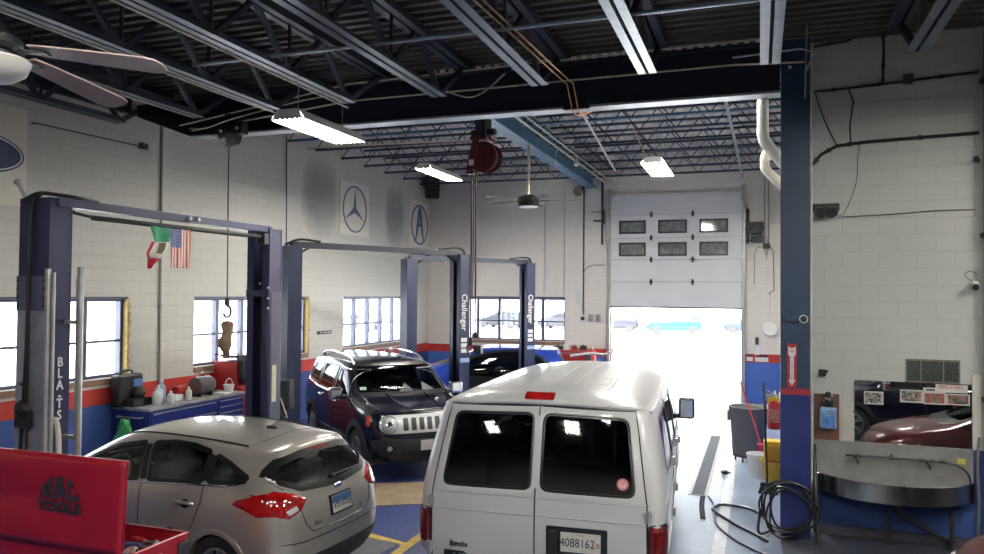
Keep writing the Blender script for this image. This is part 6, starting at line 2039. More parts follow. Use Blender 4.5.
t = thing('mop_bucket', 'yellow wheeled mop bucket with its wringer behind the blue column', 'mop bucket', (0.24, 12.35, 0))
m_yb = mat('bucket_yellow', (0.62, 0.38, 0.025), 0.4, 0, 0.08, 6)
b = MB(); b.lathe([(0.15, 0.07), (0.17, 0.09), (0.215, 0.38), (0.23, 0.40), (0.20, 0.40), (0.15, 0.12)], Matrix.Scale(1.25, 4, (0, 1, 0)), 24); b.build('tub', m_yb, t, smooth=True)
b = MB(); b.box(-0.17, -0.12, 0.36, 0.15, 0.13, 0.70); w_ = b.build('wringer', m_yb, t, bevel=0.02)
b = MB()
for k in range(6): b.box(-0.15, -0.124, 0.42 + k * 0.035, 0.13, -0.119, 0.435 + k * 0.035)
b.build('wringer_slots', mat('slot_ochre', (0.30, 0.17, 0.015), 0.6), w_)
b = MB(); b.box(-0.14, -0.126, 0.365, 0.12, -0.118, 0.41); b.build('warning_label', mat('label_orange', (0.36, 0.10, 0.03), 0.6, 0, 0.5, 60), w_)
for x in (-0.13, 0.13):
    for y in (-0.16, 0.16):
        b = MB(); b.cyl((x - 0.015, y, 0.04), (x + 0.015, y, 0.04), 0.04, n=12); b.build('caster', m_rubber, t)
t = thing('broom', 'black-handled broom standing upright before the yellow mop bucket', 'broom', (0.12, 11.86, 0))
b = MB(); b.cyl((0.0, 0.0, 0.12), (-0.055, 0.06, 1.62), 0.016, n=8); b.build('handle', m_black, t)
b = MB(); b.box(-0.10, -0.03, 0.10, 0.12, 0.03, 0.16); h = b.build('block', m_black, t, bevel=0.01)
b = MB(); b.add([(-0.10, -0.03, 0.10), (0.12, -0.03, 0.10), (0.12, 0.03, 0.10), (-0.10, 0.03, 0.10), (-0.13, -0.05, 0.0), (0.15, -0.05, 0.0), (0.15, 0.05, 0.0), (-0.13, 0.05, 0.0)], [(3, 2, 1, 0), (4, 5, 6, 7), (0, 1, 5, 4), (1, 2, 6, 5), (2, 3, 7, 6), (3, 0, 4, 7)]); b.build('bristles', m_rubber, t)
t = thing('mounted_fire_extinguisher', 'red fire extinguisher with a yellow tag hanging behind the blue column', 'fire extinguisher', (0.20, 11.2, 1.06))
b = MB(); b.lathe([(0.07, 0), (0.085, 0.01), (0.085, 0.33), (0.06, 0.39), (0.03, 0.41)], None, 20); b.build('cylinder', mat('ext_red', (0.36, 0.02, 0.025), 0.3, 0, 0.08), t, smooth=True)
b = MB(); b.cyl((0, 0, 0.40), (0, 0, 0.46), 0.025, n=10); b.box(-0.10, -0.02, 0.45, 0.04, 0.02, 0.475); b.bar((0.02, 0, 0.47), (-0.09, 0, 0.53), 0.03, 0.012); b.build('valve', m_galv, t)
b = MB(); b.tube(spline([(-0.02, -0.02, 0.44), (-0.11, -0.03, 0.38), (-0.12, -0.03, 0.20), (-0.10, -0.03, 0.06)], 6), 0.012, 6); b.build('hose', m_rubber, t, smooth=True)
b = MB(); b.box(-0.09, -0.05, 0.37, 0.07, -0.03, 0.44); b.build('inspection_tag', mat('tag_yellow2', (0.62, 0.42, 0.02), 0.5, 0, 0.2, 20), t)
b = MB(); b.box(-0.06, -0.089, 0.10, 0.06, -0.082, 0.28); b.build('label', mat('ext_label', (0.42, 0.20, 0.18), 0.5, 0, 0.6, 50), t)
b = MB(); b.box(-0.03, 0.07, 0.30, 0.42, 0.10, 0.36); b.build('wall_bracket', m_dark, t)
t = thing('supply_shelf', 'white bottles and rags on a narrow wall shelf behind the extinguisher', 'shelf', (0.44, 11.75, 1.30))
b = MB(); b.box(-0.28, -0.12, 0, 0.175, 0.12, 0.02); b.build('shelf_board', m_white, t)
for i, (x, h, r) in enumerate(((-0.22, 0.20, 0.035), (-0.13, 0.24, 0.04), (-0.03, 0.18, 0.04))):
    bottle(['slim white bottle at the left end of the narrow wall shelf', 'taller white bottle in the middle of the narrow wall shelf', 'short white bottle nearest the column on the narrow wall shelf'][i], (0.44 + x, 11.75, 1.322), h, r, m_white, group='bottles on the narrow wall shelf')
b = MB(); b.ball((0, 0, 0.03), 0.05, 10, 6, (1.4, 1.0, 0.7)); b.tube([(0.0, 0, 0.03), (0.09, 0.02, 0.02)], 0.012, 6); o = b.build('floor_fitting', m_black, None, smooth=True); o.location = (-0.52, 12.9, 0.0); tag(o, 'small black fitting lying on the floor right of the drain', 'fitting')
b = MB(); b.box(-0.52, -0.60, 0.001, 0.55, 0.62, 0.008)
o = b.build('cardboard_sheet', mat('cardboard', (0.26, 0.19, 0.12), 0.8, 0, 0.25, 5), None); o.location = (-4.85, 9.92, 0); o.rotation_euler = (0, 0, R(30)); tag(o, 'flattened brown cardboard sheet on the blue floor before the SUV', 'cardboard')
b = MB(); b.box(-0.3, -0.35, 0.001, 0.3, 0.35, 0.006)
o = b.build('floor_mat', mat('mat_grey', (0.10, 0.105, 0.12), 0.7, 0, 0.15, 10), None); o.location = (-4.25, 7.62, 0); o.rotation_euler = (0, 0, R(-8)); tag(o, 'dark grey mat on the floor between hatchback and van', 'mat')
# grey wheel-service machine out of sight under the wall is not built
# ================================================================= along the far wall
FY = YF - 0.003
conduit('grey conduit on the far wall left of the vehicle door', [(-4.84, FY - 0.02, 6.15), (-4.84, FY - 0.02, 2.30)], 0.022, m_dark)
conduit('pale conduit on the far wall above the window', [(-5.42, FY - 0.02, 6.1), (-5.42, FY - 0.02, 2.85)], 0.012, m_wire)
conduit('conduit on the far wall right beside the farthest lift post', [(-6.02, FY - 0.025, 5.6), (-6.02, FY - 0.025, 2.9)], 0.022, m_galv)
conduit('curved pale pipe from the boxes to the door track', [(-4.80, FY - 0.03, 3.6), (-4.70, FY - 0.03, 3.72), (-4.5, FY - 0.03, 3.76), (-4.2, FY - 0.03, 3.75)], 0.014, m_wire)
for i, (x, lab) in enumerate(((-4.62, 'left of the two grey switch boxes beside the vehicle door'), (-4.40, 'right of the two grey switch boxes beside the vehicle door'))):
    t = thing('switch_box', lab, 'switch', (x, FY, 2.22), 0, 'switch boxes by the vehicle door')
    b = MB(); b.box(-0.075, -0.07, -0.11, 0.075, -0.001, 0.11); b.build('box', m_galv, t, bevel=0.008)
    b = MB(); b.cyl((0, -0.07, 0.03), (0, -0.085, 0.03), 0.022, n=12); b.cyl((0, -0.07, -0.05), (0, -0.085, -0.05), 0.022, n=12); b.build('button', m_black, t)
t = thing('hanging_cable_bundle', 'loose white cable bundle hanging on the conduit beside the boxes', 'cable', (-4.97, FY - 0.04, 2.75))
b = MB()
for k in range(4): b.tube([(0.03 * math.cos(k) + 0.06 * math.cos(a), -0.01 * k, 0.02 * k + 0.14 * math.sin(a)) for a in [2 * PI * q / 14 for q in range(14)]], 0.008, 5, closed=True)
b.tube([(0.06, 0, -0.05), (0.10, 0, -0.35), (0.13, 0.0, -0.5)], 0.012, 5)
b.build('loops', m_white, t)
b = MB(); b.box(0.07, -0.03, -0.60, 0.16, 0.02, -0.50); b.build('plug', m_dark, t)
t = thing('wall_horn', 'round brown horn mounted high on the far wall beside the blue beam', 'horn', (-4.98, FY, 5.92))
b = MB(); b.cyl((0, -0.001, 0), (0, -0.20, -0.02), 0.10, 0.14, 16); b.build('bell', mat('horn_brown', (0.17, 0.15, 0.11), 0.6), t, smooth=True)
b = MB(); b.box(-0.12, -0.06, 0.08, 0.12, -0.001, 0.14); b.build('bracket', m_dark, t)
b = MB(); b.box(-4.32, FY - 0.06, 4.35, -4.27, FY - 0.002, 6.2); b.box(-4.30, FY - 0.12, 4.95, -4.22, FY - 0.03, 5.35); b.bar((-4.62, FY - 0.05, 5.3), (-4.28, FY - 0.05, 5.3), 0.02, 0.02); b.bar((-4.55, FY - 0.05, 5.05), (-4.28, FY - 0.05, 5.03), 0.03, 0.05)
o = b.build('mounted_bracket', m_dark, None); tag(o, 'dark steel bracket column at the left side of the vehicle door', 'bracket')
# door opener and its wiring on the right
t = thing('door_opener', 'black motor box mounted beside the top right of the vehicle door', 'motor', (-0.13, FY, 4.62))
b = MB(); b.box(-0.10, -0.20, -0.05, 0.22, -0.001, 0.28); b.build('motor_box', m_black, t, bevel=0.02)
b = MB(); b.box(-0.08, -0.22, -0.28, 0.24, -0.001, -0.10); b.build('gearbox', m_dark, t, bevel=0.02)
b = MB(); b.cyl((-0.22, -0.10, 0.1), (0.26, -0.10, 0.1), 0.025, n=10); b.cyl((-0.22, -0.10, -0.22), (-0.05, -0.10, -0.22), 0.02, n=8); b.box(-0.2, -0.05, -0.3, -0.12, -0.001, 0.65); b.build('shaft', m_dark, t)
conduit('pair of conduits dropping from the roof to the junction right of the door opener', [(0.14, FY - 0.02, 6.2), (0.14, FY - 0.02, 4.3)], 0.014, m_wire)
conduit('second conduit dropping from the roof right of the door opener', [(0.24, FY - 0.02, 6.2), (0.24, FY - 0.02, 4.3)], 0.014, m_wire)
b = MB(); b.box(0.10, FY - 0.06, 4.18, 0.28, FY - 0.002, 4.32); b.tube([(0.15, FY - 0.03, 4.18), (0.19, FY - 0.03, 3.9), (0.23, FY - 0.03, 4.18)], 0.01, 5); o = b.build('junction_box', m_dark, None); tag(o, 'small dark junction box where the wall conduits meet by the door', 'box')
conduit('conduit bending down the wall to the round work lamp', [(0.28, FY - 0.02, 4.24), (0.36, FY - 0.02, 4.1), (0.38, FY - 0.02, 3.05), (0.27, FY - 0.02, 2.98), (0.27, FY - 0.02, 2.93)], 0.014, m_wire)
conduit('thin conduit looping left and down beside the door', [(0.10, FY - 0.02, 4.24), (-0.05, FY - 0.02, 4.2), (-0.12, FY - 0.02, 4.05), (-0.12, FY - 0.02, 3.2)], 0.010, m_wire)
t = thing('hanging_work_lamp', 'round white lamp on a stem on the wall right of the door opening', 'lamp', (0.27, FY, 2.02))
b = MB(); b.lathe([(0.06, 0.0), (0.17, 0.05), (0.20, 0.12), (0.19, 0.14)], Matrix.Translation((0, -0.02, -0.02)) @ Matrix.Rotation(R(75), 4, 'X'), 24); b.build('shade', m_white, t, smooth=True)
b = MB(); b.cyl((0, -0.03, 0.1), (0, -0.03, 0.9), 0.02, n=8); b.build('stem', m_white, t)
t = thing('wall_outlet', 'grey outlet box on the wall above the red band right of the door', 'outlet', (-0.05, FY, 1.68))
b = MB(); b.box(-0.04, -0.04, -0.10, 0.04, -0.001, 0.10); b.build('box', m_dark, t, bevel=0.006)
b = MB(); b.box(-0.06, -0.02, -0.38, 0.06, -0.001, -0.11); b.build('plate', m_white, t)
b = MB(); b.box(-0.32, FY - 0.012, 1.13, -0.16, FY - 0.001, 1.24); o = b.build('notice_sign', m_swhite, None); tag(o, 'small white notice, left one on the red band beside the door', 'sign', 'notices on the red band')
b2 = MB(); b2.box(-0.30, FY - 0.014, 1.25, -0.18, FY - 0.012, 1.29); b2.build('notice_heading', m_black, o)
b = MB(); b.box(-0.10, FY - 0.012, 1.12, 0.24, FY - 0.001, 1.24); o = b.build('notice_sign', m_swhite, None); tag(o, 'wider white notice, right one on the red band beside the door', 'sign', 'notices on the red band')
b2 = MB(); b2.box(-0.06, FY - 0.014, 1.25, 0.22, FY - 0.012, 1.30); b2.build('notice_heading', m_black, o)
# red cart with clutter by the far wall
t = thing('tool_cart', 'red tool cart with cluttered top before the far wall, right of the window', 'tool cart', (-5.12, 21.36, 0))
b = MB(); b.box(-0.52, -0.28, 0.12, 0.52, 0.28, 1.30); b.build('cabinet', m_rc, t, bevel=0.015)
for k in range(5):
    b = MB(); b.box(-0.49, -0.296, 0.16 + k * 0.22, 0.49, -0.281, 0.36 + k * 0.22); d = b.build('drawer', m_rc, t, bevel=0.004)
    b = MB(); b.box(-0.42, -0.31, 0.335 + k * 0.22, 0.42, -0.296, 0.35 + k * 0.22); b.build('drawer_pull', m_galv, d)
for x in (-0.45, 0.45):
    for y in (-0.22, 0.22):
        b = MB(); b.cyl((x, y - 0.02, 0.06), (x, y + 0.02, 0.06), 0.06, n=12); b.box(x - 0.02, y - 0.03, 0.06, x + 0.02, y + 0.03, 0.125); b.build('caster', m_rubber, t)
ctr = ((-0.38, 0.0, 0.24, 0.18, 0.10, m_dark, 'dark tool box at the left end of the red tool cart'), (-0.10, 0.02, 0.2, 0.2, 0.14, m_white, 'white box on the middle of the red tool cart'), (0.12, -0.06, 0.16, 0.16, 0.10, m_rc, 'small red box on the red tool cart'), (0.36, 0.0, 0.2, 0.2, 0.12, m_black, 'black box at the right end of the red tool cart'))
for x, y, sx_, sy_, h, m, lab in ctr:
    b = MB(); b.box(-sx_ / 2, -sy_ / 2, 0, sx_ / 2, sy_ / 2, h * 0.8); b.box(-sx_ / 2 - 0.005, -sy_ / 2 - 0.005, h * 0.8, sx_ / 2 + 0.005, sy_ / 2 + 0.005, h); b.box(-0.04, -0.012, h, 0.04, 0.012, h + 0.03)
    o = b.build('cart_box', m, None, bevel=0.008); o.location = (-5.12 + x, 21.36 + y, 1.303); o.rotation_euler = (0, 0, 0.3 * math.sin(x * 20)); tag(o, lab, 'box', 'boxes on the red tool cart')
t = thing('gas_cylinder', 'red gas cylinder standing between the red cart and the door', 'gas cylinder', (-4.42, 20.95, 0))
b = MB(); b.lathe([(0.10, 0), (0.115, 0.02), (0.115, 1.22), (0.08, 1.32), (0.035, 1.36)], None, 18); b.build('cylinder', mat('cyl_red', (0.55, 0.06, 0.03), 0.4), t, smooth=True)
b = MB(); b.cyl((0, 0, 1.35), (0, 0, 1.44), 0.03, n=10); b.build('valve', m_galv, t)
t = thing('floor_jack', 'long grey lever and arm standing in front of the door jamb', 'jack', (-3.95, 19.6, 0), R(15))
b = MB(); b.box(-0.75, -0.14, 0.05, 0.25, 0.14, 0.22); b.box(-0.35, -0.06, 0.2, -0.2, 0.06, 1.32); b.build('frame', m_dark, t, bevel=0.01)
b = MB(); b.tube(spline([(-0.75, 0, 1.28), (-0.2, 0, 1.36), (0.15, 0, 1.33), (0.38, 0, 1.46)], 6), 0.04, 8); b.build('lever', m_galv, t, smooth=True)
for x in (-0.6, 0.15):
    b = MB(); b.cyl((x, -0.17, 0.07), (x, -0.13, 0.07), 0.07, n=12); b.cyl((x, 0.13, 0.07), (x, 0.17, 0.07), 0.07, n=12); b.build('caster', m_rubber, t)
# ================================================================= hanging things
# near ceiling fan
m_bl = mat('fan_blade', (0.46, 0.33, 0.275), 0.38, 0, 0.06, 12)
t = thing('ceiling_fan', 'brown-bladed ceiling fan with a white glass bowl at the upper left', 'ceiling fan', (-3.087, 2.302, 3.94))
b = MB(); b.lathe([(0.06, -0.03), (0.11, -0.02), (0.12, 0.0), (0.11, 0.035), (0.06, 0.06), (0.03, 0.07)], None, 24); b.build('motor', m_black, t, smooth=True)
b = MB(); b.cyl((0, 0, 0.1), (0, 0, 2.10), 0.014, n=8); b.lathe([(0.02, 2.08), (0.07, 2.10), (0.07, 2.14)], None, 16); b.build('downrod', m_dark, t)
for k in range(5):
    a = R(21 + 72 * k)
    M = Matrix.Rotation(a, 4, 'Z') @ Matrix.Rotation(R(6.5), 4, 'Y') @ Matrix.Rotation(R(-9), 4, 'X')
    b = MB()
    prof = [(0.17, 0.045), (0.24, 0.055), (0.48, 0.068), (0.67, 0.074), (0.715, 0.06), (0.735, 0.03)]
    P = [(x, w) for x, w in prof] + [(x, -w) for x, w in reversed(prof)]
    b.prism(P, 0.007, M)
    bl = b.build('blade', m_bl, t)
    b = MB(); b.bar(M @ Vector((0.08, 0, -0.01)), M @ Vector((0.24, 0, -0.005)), 0.05, 0.008); b.tube([M @ Vector((0.12, 0.03 * s_, -0.012)) for s_ in (-1, 1)], 0.012, 6)
    b.build('blade_iron', m_dark, bl)
b = MB(); b.lathe([(0.02, -0.155), (0.08, -0.147), (0.13, -0.115), (0.15, -0.065), (0.145, -0.055)], None, 28); b.build('glass_bowl', mat('bowl_white', (0.72, 0.68, 0.62), 0.3, 0, 0.03), t, smooth=True)
b = MB(); b.cyl((0, 0, -0.06), (0, 0, -0.03), 0.10, n=20); b.build('light_fitter', m_dark, t)
# far ceiling fan
t = thing('ceiling_fan', 'small black ceiling fan on a long pole before the far wall', 'ceiling fan', (-4.52, 15.0, 4.84))
b = MB(); b.lathe([(0.10, -0.13), (0.22, -0.12), (0.24, 0.0), (0.20, 0.08), (0.08, 0.12)], None, 20); b.build('motor', mat('fan_black', (0.006, 0.006, 0.006), 0.8, 0, 0.1, 8, spec=0.1), t, smooth=True)
b = MB(); b.cyl((0, 0, 0.1), (0, 0, 1.16), 0.028, n=8); b.build('pole', m_wiretan, t)
b = MB(); b.lathe([(0.19, -0.14), (0.20, -0.125)], None, 20); b.build('base_ring', m_swhite, t)
for k in range(5):
    a = R(20 + 72 * k)
    M = Matrix.Rotation(a, 4, 'Z') @ Matrix.Rotation(R(4), 4, 'X')
    b = MB(); b.prism([(0.36, 0.06), (0.98, 0.085), (1.05, 0.05), (1.05, -0.05), (0.98, -0.085), (0.36, -0.06)], 0.01, M); bl = b.build('blade', mat('fan_blade_grey', (0.07, 0.06, 0.05), 0.7, spec=0.2), t)
    b = MB(); b.bar(M @ Vector((0.2, 0, -0.01)), M @ Vector((0.42, 0, 0)), 0.06, 0.02); b.build('blade_iron', m_black, bl)
# red hose reel with its hoses
t = thing('hanging_hose_reel', 'dark red hose reel hanging beside the blue ceiling beam', 'hose reel', (-4.58, 12.5, 5.30), R(-4))
m_reel = mat('reel_red', (0.065, 0.007, 0.012), 0.35, 0, 0.1, 6)
b = MB(); b.cyl((0.02, -0.15, 0), (0.02, -0.12, 0), 0.27, n=32); b.cyl((0.02, 0.12, 0), (0.02, 0.15, 0), 0.27, n=32); b.build('flanges', m_reel, t, bevel=0.01)
b = MB(); b.cyl((0.02, -0.12, 0), (0.02, 0.12, 0), 0.20, n=24); b.build('hose_pack', m_rubber, t)
for k, r in enumerate((0.10, 0.16, 0.22)):
    b = MB(); b.tube(ring_pts((0.02, -0.153, 0), r, 28, 'xz'), 0.008, 5, closed=True); b.build('flange_rib', m_reel, t)
b = MB(); b.bar((-0.08, -0.175, 0.36), (-0.22, -0.175, -0.24), 0.13, 0.02, (0, 1, 0)); b.box(-0.27, -0.20, -0.30, -0.12, 0.0, -0.25); b.box(-0.20, -0.2, 0.30, 0.10, 0.2, 0.36); b.build('arm', m_reel, t, bevel=0.006)
b = MB(); b.box(-0.22, -0.197, -0.15, -0.13, -0.187, -0.05); b.build('label', mat('label_buff', (0.55, 0.45, 0.35), 0.6), t)
b = MB(); b.box(-0.12, -0.15, 0.36, 0.06, 0.15, 0.80); b.box(-0.25, -0.05, 0.4, 0.2, 0.05, 0.5); b.build('hanger', m_black, t)
hz = -3.25
b = MB(); b.tube([(-0.20, -0.10, -0.25), (-0.20, -0.10, hz)], 0.016, 6); b.tube([(-0.12, -0.10, -0.25), (-0.12, -0.08, hz + 0.15)], 0.016, 6); b.tube([(-0.16, -0.10, -0.25), (-0.17, -0.09, hz + 0.05)], 0.010, 6); b.build('hose', m_rubber, t, smooth=True)
b = MB(); b.ball((-0.20, -0.10, hz), 0.055, 10, 6, (0.8, 0.8, 1.4)); b.ball((-0.11, -0.08, hz + 0.12), 0.06, 10, 6); b.tube(spline([(-0.2, -0.1, hz), (-0.26, -0.12, hz - 0.12), (-0.16, -0.12, hz - 0.25), (-0.08, -0.1, hz - 0.1)], 5), 0.018, 6); b.box(-0.12, -0.15, hz - 0.2, 0.02, -0.05, hz - 0.06); b.build('couplings', m_dark, t, smooth=True)
# pipes and wires under the roof
def pipe(label, pts, r, m, name='ceiling_pipe', group=None, smooth=False):
    b = MB(); b.tube(spline(pts, 8) if smooth else pts, r, 7)
    o = b.build(name, m, None, smooth=True); return tag(o, label, 'pipe', group)
pipe('upper tan conduit strung along the front of the cross beam', [(-8.6, 9.50, 5.50), (-5.6, 9.50, 5.90), (-3.2, 9.50, 5.94), (0.2, 9.50, 5.97)], 0.013, m_wiretan, 'beam_conduit')
pipe('lower tan conduit strung along the front of the cross beam', [(-8.4, 9.55, 5.42), (-5.6, 9.55, 5.67), (-3.2, 9.55, 5.68), (-0.3, 9.55, 5.70), (0.50, 9.55, 5.66)], 0.013, m_wiretan, 'beam_conduit')
pipe('thin tan wire bowed under the second roof joist', [(-8.35, 9.45, 5.43), (-7.9, 9.3, 5.38), (-7.2, 9.1, 5.44), (-5.9, 8.9, 5.55), (-5.2, 8.9, 5.58)], 0.010, m_wiretan, 'beam_wire', smooth=True)
pipe('thin wire drooping on the beam below the third roof joist', [(-4.1, 9.2, 5.66), (-3.75, 9.2, 5.52), (-3.55, 9.2, 5.48), (-3.35, 9.2, 5.56), (-3.1, 9.2, 5.75)], 0.010, m_wiretan, 'beam_wire', smooth=True)
pipe('tan conduit bent round the beam end above the column', [(-0.3, 9.35, 5.73), (0.45, 9.35, 5.76), (0.60, 9.35, 5.70), (0.50, 9.45, 5.50)], 0.012, m_galv, 'beam_wire')
pipe('first conduit clipped under the joist by the left wall', [(-6.40, 3.0, 5.39), (-6.40, 8.0, 5.39), (-6.40, 9.3, 5.42)], 0.011, m_wiretan, 'hanging_conduit')
pipe('second conduit clipped along the joist left of the big shop light', [(-5.235, 2.5, 5.39), (-5.235, 8.9, 5.39)], 0.011, m_wiretan, 'hanging_conduit')
pipe('pair of copper lines crossing above the cross beam, left line', [(-2.55, 5.0, 5.60), (-2.35, 9.5, 5.62), (-2.33, 9.72, 5.33), (-2.34, 10.02, 5.33), (-2.45, 12.5, 6.1)], 0.010, m_copper, 'copper_line')
pipe('pair of copper lines crossing above the cross beam, right line', [(-2.47, 5.0, 5.60), (-2.27, 9.5, 5.62), (-2.25, 9.72, 5.33), (-2.26, 10.02, 5.33), (-2.37, 12.5, 6.1)], 0.010, m_copper, 'copper_line')
b = MB(); b.box(-2.45, 9.70, 5.345, -2.1, 9.745, 5.48); o = b.build('beam_clamp', m_black, None); tag(o, 'dark clamp block on the lower edge of the cross beam', 'clamp')
pipe('left of two pale pipes running along the far bay beside the blue beam', [(-4.05, 10.6, 6.02), (-4.05, 21.5, 6.02)], 0.022, m_wiretan, 'roof_pipe')
pipe('right of two pale pipes running along the far bay beside the blue beam', [(-3.92, 10.6, 6.06), (-3.92, 21.5, 6.06)], 0.016, m_wiretan, 'roof_pipe')
pipe('pale pipe running along the far bay above the vehicle door', [(-3.0, 13.4, 6.14), (-3.55, 19.6, 6.14)], 0.022, m_pvc, 'roof_pipe')
pipe('blue-white pipe running along the far bay near the column', [(-0.55, 10.6, 6.12), (-0.42, 21.6, 6.12)], 0.03, m_brace, 'roof_pipe')
pipe('thin pale pipe crossing the far bay above the narrow shop light', [(-9.6, 14.6, 6.14), (-5.2, 14.9, 6.16)], 0.016, m_pvc, 'roof_pipe')
pipe('thin rod hanging from the roof to the left of the far fan', [(-4.15, 15.0, 5.05), (-3.9, 15.3, 6.2)], 0.010, m_wire, 'fan_brace')
pipe('thin vertical wire in front of the beam above the column', [(0.52, 9.40, 6.05), (0.50, 9.42, 5.2)], 0.008, m_wire, 'hanging_wire')
pipe('left yellow rod holding the square-ended shop light', [(-2.0, 14.3, 5.47), (-2.35, 15.0, 6.2)], 0.014, mat('rod_yellow', (0.50, 0.42, 0.16), 0.5), 'lamp_rod')
t = thing('bare_bulb', 'bare white bulb under the roof of the far bay', 'bulb', (-4.02, 17.2, 6.02))
b = MB(); b.ball((0, 0, -0.07), 0.065); b.build('bulb', m_swhite, t, smooth=True)
b = MB(); b.cyl((0, 0, -0.02), (0, 0, 0.14), 0.04, n=10); b.build('holder', m_wiretan, t)
# white vent pipes bending behind the column
t = thing('vent_pipe', 'upper thick white vent pipe bending behind the blue column', 'pipe', (0, 0, 0))
b = MB(); b.tube([(0.045, 10.62, 5.50), (0.045, 10.62, 5.12)] + spline([(0.045, 10.62, 5.05), (0.07, 10.62, 4.95), (0.14, 10.62, 4.85), (0.42, 10.62, 4.50)], 5), 0.075, 18); b.build('pipe', m_pvc, t, smooth=True)
b = MB(); b.tube([(0.045, 10.62, 5.48), (0.045, 10.62, 6.2)], 0.06, 18); b.build('flue', m_dark, t, smooth=True)
b = MB(); b.tube([(0.045, 10.62, 5.10), (0.045, 10.62, 5.04)], 0.082, 18); b.build('joint', m_pvc, t)
t = thing('vent_pipe', 'lower white vent pipe turning down from the wall behind the column', 'pipe', (0, 0, 0))
b = MB(); b.tube(spline([(0.10, 10.9, 4.86), (0.075, 10.9, 4.78), (0.075, 10.9, 4.68), (0.12, 10.9, 4.58), (0.45, 10.9, 4.24)], 6), 0.062, 16); b.build('pipe', m_pvc, t, smooth=True)
b = MB(); b.tube([(0.085, 10.9, 4.81), (0.075, 10.9, 4.74)], 0.07, 16); b.build('joint', m_pvc, t)
# ================================================================= red tool box in the foreground
t = thing('tool_box', 'red tool box with its lid raised, in front of the silver hatchback', 'tool box', (0, 0, 0))
m_tb = mat('toolbox_red', (0.32, 0.008, 0.022), 0.28, 0, 0.06, 2, coat=0.6)
X0, X1, Y0, Y1 = -5.55, -3.80, 3.86, 4.34
ZT2 = 1.20
b = MB()
w = 0.012
b.box(X0, Y0, 0.82, X1, Y0 + w, ZT2); b.box(X0, Y1 - w, 0.82, X1, Y1, ZT2); b.box(X0, Y0, 0.82, X0 + w, Y1, ZT2); b.box(X1 - w, Y0, 0.82, X1, Y1, ZT2); b.box(X0, Y0, 0.82, X1, Y1, 0.835)
b.box(X1 - 0.02, Y0, ZT2 - 0.012, X1 + 0.008, Y1 + 0.008, ZT2 + 0.003); b.box(X0, Y1 - 0.012, ZT2 - 0.012, X1, Y1 + 0.008, ZT2 + 0.003)
b.build('box', m_tb, t, bevel=0.003)
b = MB(); b.box(X1 + 0.001, 3.90, 0.90, X1 + 0.004, 4.10, 1.13); b.build('paper_label', mat('label_paper', (0.55, 0.53, 0.50), 0.7), t)
b = MB(); b.box(X1 - 0.004, Y1 - 0.10, 0.83, X1 + 0.02, Y1 + 0.012, 1.15); b.build('corner_handle', m_dark, t, bevel=0.008)
b = MB(); b.cyl((X1 - 0.18, Y1 - 0.006, ZT2 + 0.006), (X1 - 0.12, Y1 - 0.006, ZT2 + 0.006), 0.016, n=8); b.build('latch', m_chrome, t)
# lid standing up on the near edge, slightly dished
yl = Y0 - 0.02
XL2 = X1 - 0.062
NX, NZ = 30, 16
P, Q = [], []
for j in range(NZ + 1):
    rowp = []
    for i in range(NX + 1):
        u, v = i / NX, j / NZ
        x = X0 + (XL2 - X0) * u
        z = ZT2 + 0.0 + 0.595 * v
        bow = 0.012 * math.sin(3 * PI * v) * (0.5 + 0.5 * math.sin(5 * u)) + 0.02 * (v - 0.5) ** 2
        rowp.append((x + 0.03 * v, yl - 0.02 - bow, z))
    P.append(rowp)
b = MB(); b.grid(P)
lid = b.build('lid', m_tb, t, smooth=True, solid=0.012)
b = MB(); b.box(X0, yl - 0.03, ZT2 + 0.590, XL2 + 0.032, yl + 0.0, ZT2 + 0.602); b.bar((XL2 + 0.002, yl - 0.02, ZT2 + 0.01), (XL2 + 0.030, yl - 0.02, ZT2 + 0.6), 0.008, 0.022); b.build('lid_rim', m_tb, lid, bevel=0.006)
b = MB()
x = X0
while x < X1:
    b.box(x, yl - 0.028, ZT2 + 0.012, x + 0.012, yl - 0.018, ZT2 + 0.02); x += 0.024
b.build('hinge', m_steel, lid)
# lettering and half-round emblem: letters cut to an arched outline
LX, LZ = -4.385, 1.505
n_ = (0, -1, 0)
yt = yl - 0.041
def letter(polys):
    b = MB()
    for poly in polys:
        M = Matrix(((0.88, 0, 0, LX), (0, 0, -1, yt), (0, 0.88, 0, LZ), (0, 0, 0, 1)))
        b.prism(poly, 0.0015, M)
    return b
arc = lambda x: 0.185 * math.sqrt(max(0.0, 1 - (x / 0.20) ** 2))
def upto(x0, x1, y0, k=6):
    """column from y0 up to the arch between x0 and x1"""
    xs_ = [x0 + (x1 - x0) * i / k for i in range(k + 1)]
    return [(x0, y0), (x1, y0)] + [(x, max(arc(x), y0 + 0.004)) for x in reversed(xs_)]
letter([[(-0.198, 0), (-0.170, 0), (-0.155, 0.075), (-0.128, 0.0), (-0.116, 0.0), (-0.099, 0.085), (-0.096, 0), (-0.062, 0), (-0.072, arc(-0.072)), (-0.104, arc(-0.104)), (-0.126, 0.075), (-0.138, arc(-0.138)), (-0.165, arc(-0.165))]]).build('emblem_letter', m_ink, lid)
letter([[(-0.055, 0.0), (-0.020, 0.0), (-0.012, 0.035), (0.030, 0.035), (0.036, 0.0), (0.072, 0.0), (0.036, 0.176), (-0.024, 0.178)], ]).build('emblem_letter', m_ink, lid)
letter([[(0.082, 0), (0.198, 0), (0.192, 0.058), (0.156, 0.058), (0.156, 0.04), (0.116, 0.04), (0.116, 0.118), (0.150, 0.10), (0.160, arc(0.160)), (0.130, arc(0.130)), (0.082, arc(0.082))]]).build('emblem_letter', m_ink, lid)
text('lettering', 'TOOLS', 0.088, (LX, yt - 0.001, LZ - 0.05), (1, 0, 0), (0, 0, 1), m_ink, lid, 0.001, sx=1.32, bold=0.006, spacing=1.02)
